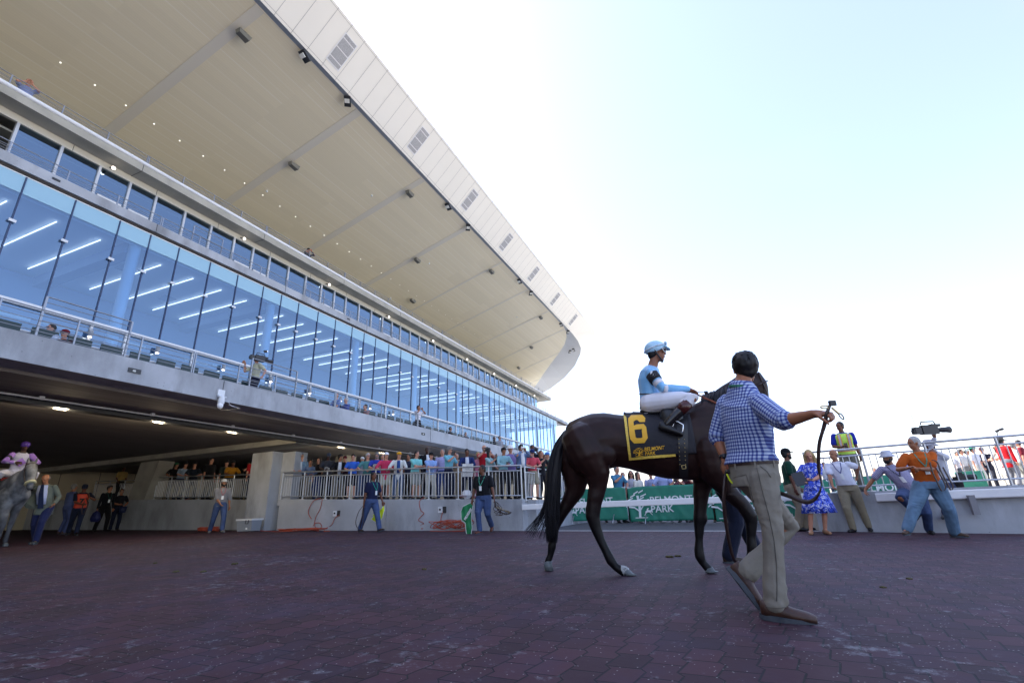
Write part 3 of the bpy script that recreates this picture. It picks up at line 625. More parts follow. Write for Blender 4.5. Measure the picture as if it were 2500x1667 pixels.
# ================================================================== PEOPLE
def ik(a, b, l1, l2, pole):
    d = b-a; L = d.length; m = (l1+l2)*.999
    if L > m: d = d*(m/L); b = a+d; L = m
    x = (l1*l1-l2*l2+L*L)/(2*L); h = math.sqrt(max(0, l1*l1-x*x)); t = d.normalized()
    p = V(pole); p = p-t*p.dot(t)
    if p.length < 1e-5: p = t.orthogonal()
    return a+t*x+p.normalized()*h, b
def skeleton(P):
    """joints in the person's own frame: x right, y forward, z up; 1.75 m tall"""
    J = {}; g = P.get
    pel = V(g('pel', (0, 0, .94))); ln, sd_, tw = g('lean', .03), g('side', 0), g('twist', 0)
    s = V((math.sin(sd_), math.sin(ln), math.cos(ln)*math.cos(sd_))).normalized()
    s2 = V((math.sin(sd_), math.sin(ln*1.3), math.cos(ln*1.3)*math.cos(sd_))).normalized()
    ht, st = g('htwist', 0), tw
    hx = V((math.cos(ht), -math.sin(ht), g('htilt', 0))).normalized(); sx = V((math.cos(st), -math.sin(st), g('stilt', 0))).normalized()
    chest = pel+s*.33; neck = chest+s2*.20
    fw = sx.cross(s2)*-1; fw = V((math.sin(st), math.cos(st), 0)); fw = (fw - s2*fw.dot(s2)).normalized()
    J.update(pel=pel, chest=chest, neck=neck, s=s, s2=s2, hx=hx, sx=sx, fw=fw, hfw=V((math.sin(ht), math.cos(ht), 0)))
    hy, hp = g('hy', 0)+st, g('hp', 0)
    up = (V((0, 0, 1))*.75+s2*.25).normalized(); hf = V((math.sin(hy)*math.cos(hp), math.cos(hy)*math.cos(hp), -math.sin(hp)))
    r = hf.cross(V((0, 0, 1))).normalized(); hu = r.cross(hf).normalized()
    J['hf'], J['hu'], J['hr'] = hf, hu, r
    J['head'] = neck + up*.108 + hf*.02 + hu*.055
    w = g('w', .19)
    for sgn, k in ((-1, 'L'), (1, 'R')):
        sh = neck - s2*.065 + sx*sgn*w; J['sh'+k] = sh
        dft = (sgn*.27, .06, .80); t = V(g('w'+k, dft)); pole = g('p'+k, (sgn*.5, -.8, -.3))
        J['el'+k], J['wr'+k] = ik(sh, t, .285, .255, pole)
        hd = g('h'+k); J['hd'+k] = V(hd).normalized() if hd else (J['wr'+k]-J['el'+k]).normalized()
        hip = pel + hx*sgn*.092 - V((0, 0, .03)); J['hip'+k] = hip
        f = V(g('f'+k, (sgn*.12, 0, 0))); fp = g('a'+k, (sgn*.25, 1, 0)); fd = V(fp).normalized()
        lift = g('t'+k, 0)                               # heel lift angle
        fd = V((fd.x*math.cos(lift), fd.y*math.cos(lift), -math.sin(lift)))
        ank = f + V((0, 0, .085)) if not lift else f + V((0, 0, .06)) + V((-fd.x*.0, -fd.y*.0, .13*math.sin(lift)))
        J['kn'+k], J['an'+k] = ik(hip, ank, .43, .42, g('k'+k, (sgn*.12, 1, 0))); J['fd'+k] = fd
    return J
def hand(mb, wr, d, pn, sc=1, curl=.5, fat=1, spread=.02):
    """palm and five fingers: d hand direction, pn palm normal (fingers curl towards it)"""
    d = d.normalized(); pn = (pn-d*pn.dot(d)).normalized(); s = d.cross(pn)
    mb.ell(wr+d*.045*sc, s*.042*sc, pn*.018*sc, d*.055*sc, 10, 6)
    mb.tube([wr-d*.02*sc, wr+d*.03*sc], [.026*sc, .026*sc], 8)
    for i, (off, L) in enumerate(((-.031, .068), (-.010, .078), (.011, .074), (.031, .058))):
        p = wr+d*.085*sc+s*off*sc; pts = [p-d*.02*sc]; a = 0; q = p; pts.append(q)
        for j, f in enumerate((.45, .32, .23)):
            a += curl*(.9, 1.1, .8)[j]; dd = d*math.cos(a)+pn*math.sin(a)+s*(off*spread*20*(1-j*.5)); q = q+dd.normalized()*L*f*sc; pts.append(q)
        mb.tube(pts, [.0095*sc*fat, .0095*sc*fat, .0088*sc*fat, .008*sc*fat, .007*sc*fat], 7)
    p = wr+d*.03*sc-s*.032*sc; q1 = p+(d*.6-s*.7+pn*.3).normalized()*.038*sc; q2 = q1+(d*.85+pn*(.2+curl*.4)-s*.1).normalized()*.032*sc; q3 = q2+(d*.8+pn*(.3+curl*.5)).normalized()*.022*sc
    mb.tube([p, q1, q2, q3], [.013*sc, .0115*sc*fat, .010*sc*fat, .008*sc*fat], 7)
def head_geo(mb, J, sc=1, jaw=1.0, ears=True):
    c, f, u, r = J['head'], J['hf'], J['hu'], J['hr']
    mb.ell(c+u*.025*sc-f*.008*sc, r*.074*sc, f*.094*sc, u*.092*sc, 16, 12)
    mb.ell(c-u*.035*sc+f*.026*sc, r*.058*sc*jaw, f*.062*sc, u*.075*sc, 14, 10)
    mb.ell(c-u*.088*sc+f*.058*sc, r*.026*sc*jaw, f*.022*sc, u*.02*sc, 10, 6)
    mb.tube([c+u*.012*sc+f*.083*sc, c-u*.018*sc+f*.100*sc, c-u*.024*sc+f*.088*sc], [.008*sc, .0135*sc, .012*sc], 7)
    mb.ell(c+u*.024*sc+f*.078*sc, r*.052*sc, f*.014*sc, u*.009*sc, 10, 6)
    mb.ell(c-u*.054*sc+f*.080*sc, r*.024*sc, f*.012*sc, u*.012*sc, 10, 6)
    if ears:
        for s in (-1, 1): mb.ell(c+r*s*.077*sc-f*.006*sc-u*.004*sc, r*.009*sc, f*.017*sc+r*s*.006, u*.030*sc, 8, 6)
def torso_secs(J, b, grow=0, low=-.10, top=True, belly=0):
    pel, ch, nk = J['pel'], J['chest'], J['neck']; hx, sx, fw, hf = J['hx'], J['sx'], J['fw'], J['hfw']; s, s2 = J['s'], J['s2']
    mx_ = (hx+sx).normalized(); mf = (fw+hf).normalized(); g_ = grow
    S = [(pel+V((0, 0, low)), hx*(.155*b+g_), hf*(.115*b+g_)), (pel+V((0, 0, .0)), hx*(.168*b+g_), hf*(.12*b+g_+belly*.3)),
         (pel+s*.12+hf*belly*.35, mx_*(.150*b+g_), mf*(.105*b+g_+belly*.65)), (pel+s*.22+fw*belly*.3, mx_*(.158*b+g_), mf*(.108*b+g_+belly*.5)), (ch+fw*.005, sx*(.172*b+g_), fw*(.118*b+g_+belly*.15)),
         (ch+s2*.10, sx*(.178*b+g_), fw*(.112*b+g_)), (ch+s2*.155, sx*(.15*b+g_), fw*(.085+g_)), (nk+s2*.005, sx*(.085+g_), fw*(.068+g_*.7))]
    if top: S.append((nk+s2*.045, sx*(.056+g_*.5), fw*(.058+g_*.5)))
    return S
def set_uv(me, J, attr='cuv'):
    """cloth coordinates wrapped round the nearest limb or the trunk"""
    segs = [(J['pel'], J['neck'], J['sx'], J['fw'])]
    for k in 'LR':
        for a, b in (('sh', 'el'), ('el', 'wr')): segs.append((J[a+k], J[b+k], J['sx'], J['fw']))
    at = me.attributes.new(attr, 'FLOAT2', 'POINT'); out = []
    for v in me.vertices:
        p = v.co; best = None
        for i, (a, b, X, F) in enumerate(segs):
            d = b-a; t = max(-.3 if i == 0 else 0, min(1, (p-a).dot(d)/d.length_squared)); ds = (p-(a+d*t)).length - (.16 if i == 0 else (.045))
            if best is None or ds < best[0]: best = (ds, i, t)
        a, b, X, F = segs[best[1]]; d = (b-a).normalized(); q = p-a; h = q.dot(d)
        if best[1] == 0: x = (X-d*X.dot(d)).normalized(); y = d.cross(x); ang = math.atan2(q.dot(x), -q.dot(y)*-1 if False else q.dot(y)); out += [q.dot(x)*1.15, h]
        else:
            x = d.orthogonal().normalized(); y = d.cross(x); ang = math.atan2(q.dot(y), q.dot(x)); out += [ang*.052, h]
    at.data.foreach_set('vector', out)
def folds(me, amp, axis_pts, seed=0):
    """cloth folds: ridges across the limbs, stronger where they bend"""
    nr = [V(v.normal) for v in me.vertices]
    for v, m in zip(me.vertices, nr):
        c = v.co; k = .45
        for p, r in axis_pts: k += max(0, 1-(c-p).length/r)*1.1
        w = noise.noise(c*3+V((seed, 0, 0)))*.9; w2 = noise.noise(c*2.2+V((0, seed+9, 0))); q = V((c.x*6+w*1.5, c.y*6, c.z*10.5+w*3+c.x*w2*14+seed*3)); a = noise.noise(q); b = noise.noise(V((c.x*22+seed, c.y*22, c.z*9+w2*5)))
        v.co += m*amp*k*((1-abs(a)*3.4)*.62+b*.22)
    me.update()
def wrinkle(me, amp, fr, st=(1, 1, 1), seed=0):
    n = me.vertex_normals if hasattr(me, 'vertex_normals') else None
    nr = [V(v.normal) for v in me.vertices]; st = V(st)
    for v, m in zip(me.vertices, nr):
        q = V((v.co.x*st.x, v.co.y*st.y, v.co.z*st.z))*fr + V((seed*7.1, seed*3.3, 0))
        a = noise.noise(q); b = noise.noise(q*2.3+V((5, 1, 2)))
        v.co += m*amp*((1-abs(a)*2.4)*.7 + b*.45)
    me.update()

HAIR = dict(black='080708', dark='16100d', brown='33231a', grey='6f6f70', white='a9a9a8', blond='a98f62', red='6e4022')
def person(label, loc, rz, pose, look, H=1.75, vox=.02, group=None, J=None, root_name='person', cat='person'):
    """look keys: skin, hair, hstyle, hat, shirt, sleeve, under, tie, pants, plen, shoes, b, belly, glasses, lanyard, skirt"""
    g = look.get; world = J is not None
    if not world: J = skeleton(pose)
    sc = H/1.75 if not world else 1
    b = g('b', 1.0); skm = skin(SK.get(g('skin', 'light'), g('skin')))
    fine = vox < .013
    # body: one continuous skin
    mb = MB(); bb = b*.93
    mb.loft(torso_secs(J, bb, -.012, -.08), 14)
    mb.tube([J['neck']-J['s2']*.03, (J['neck']+J['head'])/2, J['head']-J['hu']*.02-J['hf']*.015], [.062, .055, .056], 10)
    head_geo(mb, J, 1.0, g('jaw', 1.0))
    for k in 'LR':
        mb.tube([J['sh'+k], J['sh'+k].lerp(J['el'+k], .35), J['el'+k]], [.052*bb, .047*bb, .039], 10)
        mb.tube([J['el'+k], J['el'+k].lerp(J['wr'+k], .3), J['wr'+k]], [.039, .042, .026], 10)
        sgn = 1 if k == 'R' else -1
        pn = g('pn'+k, None); pn = V(pn) if pn else (J['fw']*.6-J['sx']*sgn*.8)
        hand(mb, J['wr'+k], J['hd'+k], pn, 1.0, g('curl'+k, .45), 1.0 if fine else 1.35)
        mb.tube([J['hip'+k], J['hip'+k].lerp(J['kn'+k], .4), J['kn'+k]], [.085*bb, .078*bb, .055], 10)
        mb.tube([J['kn'+k], J['kn'+k].lerp(J['an'+k], .3), J['an'+k]], [.052, .054, .036], 10)
        mb.tube([J['an'+k], J['an'+k]+J['fd'+k]*.08+(J['an'+k]-J['kn'+k]).normalized()*.03], [.034, .022], 8)
    me = fuse(mb, vox, 2); 
    root = link(root_name, me, skm, None, True); root.location = loc; root.rotation_euler = (0, 0, rz); root.scale = (sc, sc, sc)
    setp(root, label, cat, group)
    c, f, u, r = J['head'], J['hf'], J['hu'], J['hr']
    # shirt
    sh = g('shirt'); slv = g('sleeve', 'short'); skirt = g('skirt')
    if sh:
        mb = MB(); low = g('tail', -.02); S = torso_secs(J, b, .012+g('loose', 0), low, True, g('belly', 0))[:8]
        S[0] = (J['pel']+V((0, 0, low)), J['hx']*(.165*b+.015+g('loose', 0)), J['hfw']*(.125*b+.015+g('loose', 0)+g('belly', 0)*.5))
        if low > 0: S.pop(1)
        mb.loft(S, 16)
        if slv != 'none':
            for k in 'LR':
                A_, E_, W_ = J['sh'+k], J['el'+k], J['wr'+k]
                if slv == 'long': mb.tube([A_-J['s2']*.0, A_.lerp(E_, .4), E_, E_.lerp(W_, .5), E_.lerp(W_, .93)], [.067*b, .062*b, .052, .046, .040], 10)
                elif slv == 'rolled': mb.tube([A_, A_.lerp(E_, .5), A_.lerp(E_, .93), E_.lerp(W_, .08)], [.072*b, .068*b, .064, .063], 12)
                else: mb.tube([A_, A_.lerp(E_, .45), A_.lerp(E_, .72)], [.068*b, .066*b, .064*b], 10)
        if fine: mb.tube([J['neck']-J['s2']*.02, J['neck']+J['s2']*.012], [.074, .068], 12, False)
        me = fuse(mb, max(vox*.9, .007), 2)
        if g('wr'): folds(me, g('wr')*.6, [(J['elR'], .16), (J['elL'], .16), (J['pel']+J['s']*.08, .16), (J['shR'], .12), (J['shL'], .12)], 1)
        if g('uv'): set_uv(me, J)
        m = sh if not isinstance(sh, str) else cloth(sh)
        link(g('sname', 'shirt'), me, m, root, True)
    if g('under'):                                   # shirt front showing in an open jacket, and a tie
        mb = MB(); lo_ = .016+g('loose', 0)+(.008 if g('wr') else 0); p0 = J['pel']+J['s']*.06+J['fw']*(.128*b+g('belly', 0)*.75+lo_); p1 = J['neck']+J['fw']*(.082+lo_)-J['s2']*.0; pm = J['chest']+J['fw']*(.137*b+g('belly', 0)*.3+lo_)
        X = J['sx']*g('uw', 1.0); mb.ring([[p0-X*.05, p0+X*.05, p0+X*.05-J['fw']*.05, p0-X*.05-J['fw']*.05], [pm-X*.065, pm+X*.065, pm+X*.065-J['fw']*.05, pm-X*.065-J['fw']*.05], [p1-X*.055, p1+X*.055, p1+X*.055-J['fw']*.05, p1-X*.055-J['fw']*.05]])
        obj('under_shirt', mb, cloth(g('under')), root, True)
        if g('tie'):
            mb = MB(); F_ = J['fw']*.008; q0, q1, q2 = p0+F_-J['s']*.10, pm+F_, p1+F_+J['s2']*.02
            mb.ring([[q0-X*.035, q0+X*.035, q0+X*.035-F_, q0-X*.035-F_], [q1-X*.03, q1+X*.03, q1+X*.03-F_, q1-X*.03-F_], [q2-X*.016, q2+X*.016, q2+X*.016-F_, q2-X*.016-F_]]); obj('tie', mb, cloth(g('tie')), root)
    if g('lanyard'):
        mb = MB(); X, F_ = J['sx'], J['fw']; q = J['chest']+F_*(.150*b+g('belly', 0)*.5)-J['s']*.05
        for s_ in (-1, 1): mb.ribbon([J['neck']+X*s_*.065+J['s2']*.03, J['neck']+X*s_*.075-J['s2']*.03+F_*.085, J['chest']+J['s2']*.05+X*s_*.05+F_*(.140*b), q], X*.008, .002)
        obj('lanyard', mb, cloth(g('lanyard')), root)
        mb = MB(); mb.loft([(q-J['s']*.13, X*.035, F_*.004), (q-J['s']*.01, X*.035, F_*.004)], 4); obj('badge', mb, mat('badge_white', (.75, .78, .78), .4), root)
    # trousers, shorts, skirt
    pl = g('plen', 'long'); pc = g('pants')
    if pc:
        mb = MB(); lo = g('ploose', .012); S = torso_secs(J, b, .010, -.09, False)[:2]
        mb.loft([(J['pel']+V((0, 0, -.10)), J['hx']*(.16*b+lo), J['hfw']*(.125*b+lo)), (J['pel']+V((0, 0, -.02)), J['hx']*(.172*b+lo), J['hfw']*(.128*b+lo)), (J['pel']+J['s']*.075, J['hx']*(.156*b+.008), J['hfw']*(.116*b+.008))], 16)
        for k in 'LR':
            h_, kn, an = J['hip'+k], J['kn'+k], J['an'+k]
            if pl == 'knee': mb.tube([h_, h_.lerp(kn, .4), h_.lerp(kn, .8), kn, kn.lerp(an, .30)], [.112*b+lo, .108*b+lo, .088+lo, .072+lo, .060], 14)
            elif pl == 'short': mb.tube([h_, h_.lerp(kn, .4), h_.lerp(kn, .82)], [.104*b+lo, .098*b+lo, .094+lo], 12)
            else: mb.tube([h_, h_.lerp(kn, .4), kn, kn.lerp(an, .4), kn.lerp(an, .97)], [.100*b+lo, .092*b+lo, .070+lo, .064+lo, g('hem', .058)+lo], 12)
        me = fuse(mb, max(vox*.9, .008), 2)
        if g('wp'): folds(me, g('wp')*.6, [(J['knR'], .2), (J['knL'], .2), (J['anR'], .25), (J['anL'], .25), (J['hipR'], .15)], 2)
        link('shorts' if pl == 'short' else 'trousers', me, pc if not isinstance(pc, str) else cloth(pc), root, True)
        if g('belt'):
            mb = MB(); c0 = J['pel']+J['s']*.055; n_ = 20
            mb.ring([[c0+J['s']*(.018*t_)+J['hx']*math.cos(6.2832*i/n_)*(.160*b+.012+q)+J['hfw']*math.sin(6.2832*i/n_)*(.119*b+.012+q+g('belly', 0)*.4) for i in range(n_)] for t_, q in ((-1, -.01), (-1, 0), (1, 0), (1, -.01))], False)
            obj('belt', mb, leather_dk, root)
    if skirt:
        mb = MB(); P_ = J['pel']; R_ = []
        n_ = 40
        for (dz, rr) in ((.14, .14), (.05, .165), (-.1, .22), (-.3, .29), (-.50, .345)):
            R_.append([P_+V((0, 0, dz))+J['hx']*math.cos(6.2832*i/n_)*rr*(1+.06*math.sin(i*6.2832*6/n_)*(-dz+.1))+J['hfw']*math.sin(6.2832*i/n_)*rr*.85*(1+.08*math.sin(i*6.2832*6/n_+1)*(-dz+.1)) for i in range(n_)])
        mb.ring(R_, True); obj('skirt', mb, skirt, root, True)
    # shoes
    smt = g('shoes', '141210'); fs = g('fs', 1.0)
    for k in 'LR':
        a, d = J['an'+k], J['fd'+k]; shin = (J['an'+k]-J['kn'+k]).normalized(); dn = (shin-d*shin.dot(d)).normalized() if J['fd'+k].z < -.25 or world else -(d.cross(V((d.y, -d.x, 0))).normalized()); dn = dn if dn.z < 0 else -dn; sd2 = d.cross(dn).normalized()
        a0 = a+dn*.03
        mb = MB(); mb.loft([(a0-d*.075*fs+dn*.0, sd2*.030, dn*.045), (a0-d*.05*fs+dn*.0, sd2*.040*fs, dn*.052), (a0+d*.02+dn*.005, sd2*.042*fs, dn*.050), (a0+d*.08*fs+dn*.016, sd2*.047*fs, dn*.038), (a0+d*.15*fs+dn*.022, sd2*.044*fs, dn*.031), (a0+d*.185*fs+dn*.029, sd2*.028*fs, dn*.022)], 14)
        if g('boot'): mb.tube([a-shin*.10, a-shin*.03, a+dn*.02], [.050, .050, .05], 12)
        me = fuse(mb, min(vox, .012), 2, .5); so = link('boot' if g('boot') else 'shoe', me, smt if not isinstance(smt, str) else mat('shoe_'+smt, smt, .45, var=.1), root, True)
        if g('sole'):
            mb = MB(); n_ = 22
            def foot(i, z):
                t = 6.2832*i/n_; y = math.cos(t); x = math.sin(t); L_ = .135 if y > 0 else .135; return a0+d*(.052+L_*y)*fs+sd2*x*(.049-.008*(y < -.2))*fs+dn*z
            tread = .005 if g('sole') == 'lug' else 0
            mb.ring([[foot(i, .030) for i in range(n_)], [foot(i, .052) for i in range(n_)], [foot(i, .060+tread*(i % 2)) for i in range(n_)]]); obj('sole', mb, mat('sole_'+str(g('solec', 'd')), g('solec', '555a60') if g('solec') else (.05, .06, .075), .7), so)
    # eyes, brows, mouth
    mb = MB()
    for s_ in (-1, 1): mb.ell(c+r*s_*.030+f*.080+u*.010, r*.011, f*.006, u*.006, 8, 5)
    obj('eyes', mb, mat('eye_dark', (.02, .015, .012), .2), root, True)
    mb = MB()
    for s_ in (-1, 1): mb.ell(c+r*s_*.031+f*.084+u*.030, r*.018, f*.006, u*.004, 8, 5)
    hc = HAIR.get(g('hair', 'dark'), HAIR['dark'])
    obj('eyebrows', mb, mat('hair_'+(hc if hc not in ('a9a9a8',) else '6f6f70'), hc, .6), root, True)
    mb = MB(); mb.ell(c-u*.055+f*.088, r*.022, f*.006, u*.005, 8, 5); obj('mouth', mb, mat('lips', (.25, .09, .08), .5), root, True)
    # hair
    hs = g('hstyle', 'short'); hm = mat('hair_'+hc, hc, .6, var=.3, vscale=30, bump=.5, bscale=80, stretch=(1, 1, .25), spec=.18)
    if hs != 'bald':
        mb = MB()
        if hs == 'fringe': mb.ell(c-f*.035-u*.0, r*.082, f*.078, u*.055, 14, 10)
        else:
            mb.ell(c-f*.024+u*.036, r*.083, f*.094, u*.096, 18, 12); mb.ell(c-f*.045-u*.012, r*.075, f*.062, u*.075, 14, 10)
            if hs == 'full': mb.ell(c+f*.02+u*.075, r*.07, f*.075, u*.055, 14, 8); mb.ell(c-f*.03+u*.03, r*.091, f*.10, u*.098, 16, 10)
            if hs == 'long':
                mb.ell(c-f*.05-u*.08, r*.085, f*.05, u*.12, 14, 10)
                for s_ in (-1, 1): mb.tube([c+r*s_*.07+u*.03-f*.0, c+r*s_*.088-u*.06-f*.005, c+r*s_*.085-u*.16+f*.01, c+r*s_*.07-u*.23+f*.02], [.03, .036, .036, .02], 8)
        me = fuse(mb, min(vox, .012), 1, .4); wrinkle(me, .005, 22, (1, 1, .6), 3); link('hair', me, hm, root, True)
    if g('beard'):
        mb = MB(); mb.ell(c-u*.075+f*.045, r*.058, f*.052, u*.045, 14, 8)
        for s_ in (-1, 1): mb.ell(c+r*s_*.060-u*.045+f*.025, r*.012, f*.035, u*.04, 8, 6)
        me = fuse(mb, min(vox, .011), 1, .4); wrinkle(me, .003, 40); link('beard', me, mat('hair_'+hc, hc, .6), root, True)
    if g('mous'):
        mb = MB(); mb.ell(c-u*.040+f*.094, r*.028, f*.010, u*.008, 8, 5); obj('moustache', mb, mat('hair_'+hc, hc, .6), root, True)
    ht_ = g('hat')
    if ht_:
        ty, hcol = ht_[0], ht_[1]; hm2 = cloth(hcol) if isinstance(hcol, str) else hcol; mb = MB(); cc = c+u*.062-f*.012
        if ty in ('cap', 'bcap'):
            mb.ell(cc+u*.005, r*.090, f*.104, u*.078, 18, 10); q = f if ty == 'cap' else -f
            if ty == 'cap':
                mb2 = MB(); n_ = 12
                mb2.ring([[cc+q*(.06+.115*math.sin(math.pi*i/n_)*1.0)+r*.078*math.cos(math.pi*i/n_)-u*(.016+.012*math.sin(math.pi*i/n_))+u*z for i in range(n_+1)] for z in (0, .008)]); ho = obj('cap', mb, hm2, root, True); obj('visor', mb2, hm2 if len(ht_) < 3 else cloth(ht_[2]), ho)
            else: ho = obj('cap', mb, hm2, root, True)
        elif ty == 'bucket':
            n_ = 20; R_ = []
            for z, q in ((-.045, .158), (-.04, .160), (.005, .105), (.06, .092), (.085, .075), (.088, .02)): R_.append([cc+u*z+(r*math.cos(6.2832*i/n_)*.93+f*math.sin(6.2832*i/n_)*1.08)*q for i in range(n_)])
            mb.ring(R_); ho = obj('bucket_hat', mb, hm2, root, True)
        elif ty == 'brim':
            n_ = 20; R_ = []
            for z, q in ((-.01, .20), (0, .20), (.012, .105), (.085, .095), (.10, .05)): R_.append([cc+u*z+(r*math.cos(6.2832*i/n_)*.93+f*math.sin(6.2832*i/n_)*1.08)*q for i in range(n_)])
            mb.ring(R_); ho = obj('brimmed_hat', mb, hm2, root, True)
    if g('glasses'):
        mb = MB()
        for s_ in (-1, 1): mb.ell(c+r*s_*.033+f*.096+u*.008, r*.027, f*.006, u*.018, 10, 6)
        mb.tube([c+r*.078-f*.01+u*.014, c+r*.07+f*.08+u*.016, c+r*.0+f*.102+u*.016, c-r*.07+f*.08+u*.016, c-r*.078-f*.01+u*.014], .0035, 5)
        obj('sunglasses', mb, {'dark': mat('lens_black', (.008, .008, .01), .12), 'clear': mat('specs', (.12, .12, .13), .2)}.get(g('glasses'), mat('lens_black', (.008, .008, .01), .12)), root, True)
    root['_J'] = 0; del root['_J']
    return root, J
def face(d): return math.atan2(-d.x, d.y)
def held(name, mb, m, loc, rz, label, cat, group=None):
    o = obj(name, mb, m); o.location = loc; o.rotation_euler = (0, 0, rz); return setp(o, label, cat, group)
def loc2w(root, p): return root.location + Matrix.Rotation(root.rotation_euler.z, 3, 'Z') @ (V(p)*root.scale[0])
def phone_in(root, J, k, label, col=(.015, .015, .02), cat='phone', size=(.075, .012, .15), off=.09, group='phones held up by spectators'):
    p = J['wr'+k]+J['hd'+k]*off; mb = MB(); mb.box((0, 0, 0), size)
    return held('phone' if cat == 'phone' else cat, mb, mat('dev_%g' % col[0], col, .3), loc2w(root, p+J['fw']*.0), root.rotation_euler.z, label, cat, group if cat == 'phone' else None)

POSE = dict(
 stand={}, relax=dict(wR=(.2, .12, .92), wL=(-.24, .02, .80), hy=.3),
 lean=dict(pel=(0, -.20, .90), lean=.42, hp=-.05, wL=(-.16, .30, 1.03), wR=(.14, .32, 1.03), pL=(-1, -.4, -.2), pR=(1, -.4, -.2), hL=(.9, .5, 0), hR=(-.9, .5, 0), fL=(-.14, -.3, 0), fR=(.13, -.2, 0)),
 lean2=dict(pel=(0, -.16, .92), lean=.26, hy=-.5, wL=(-.12, .28, 1.05), wR=(.2, .26, 1.05), pL=(-1, -.5, -.2), pR=(1, -.5, -.2), hL=(.9, .4, -.1), hR=(-.9, .4, 0)),
 cross=dict(pel=(0, -.1, .93), lean=.16, wL=(.12, .22, 1.12), wR=(-.10, .25, 1.15), pL=(-1, .2, -.6), pR=(1, .2, -.6), hL=(1, .1, 0), hR=(-1, .1, 0), hy=-.3),
 phone=dict(wR=(.08, .36, 1.40), pR=(.8, -.2, -1), hR=(-.1, .1, 1), wL=(-.16, .28, 1.05), pL=(-1, -.4, -.3), hL=(.8, .5, 0), hy=-.1),
 photo=dict(wR=(.09, .24, 1.50), wL=(-.07, .24, 1.50), pR=(1, 0, -.8), pL=(-1, 0, -.8), hR=(-.3, .3, 1), hL=(.3, .3, 1), hp=-.02),
 read=dict(pel=(0, -.1, .93), lean=.12, wL=(-.08, .28, 1.10), wR=(.1, .28, 1.10), pL=(-1, -.2, -.5), pR=(1, -.2, -.5), hL=(.5, .8, .2), hR=(-.5, .8, .2), hp=.25),
 sit=dict(pel=(0, 0, .50), lean=.05, fL=(-.12, .48, 0), fR=(.12, .48, 0), wL=(-.12, .38, .62), wR=(.12, .38, .62)),
)
def P_(name, **k): d = dict(POSE[name]); d.update(k); return d
def put(px, py, pos, floor, pose, look, label, turn=0, vox=.02, group=None, face_to=None, top=None, smin=.86, smax=1.13):
    """stand a person so that the crown of the head comes at pos (world) with the feet on floor"""
    J = skeleton(pose); t_ = J['head'].z+.117+(.03 if look.get('hat') else 0)
    s = max(smin, min(smax, (pos.z-floor)/t_)); f = face_to or V((1.4, 5.2, 0)); d = V((f.x-pos.x, f.y-pos.y, 0)); rz = face(d)+turn
    off = Matrix.Rotation(rz, 3, 'Z') @ V((J['head'].x, J['head'].y, 0))*s
    loc = V((pos.x-off.x, pos.y-off.y, floor))
    return person(label, loc, rz, pose, look, 1.75*s, vox, group)
L_ = dict
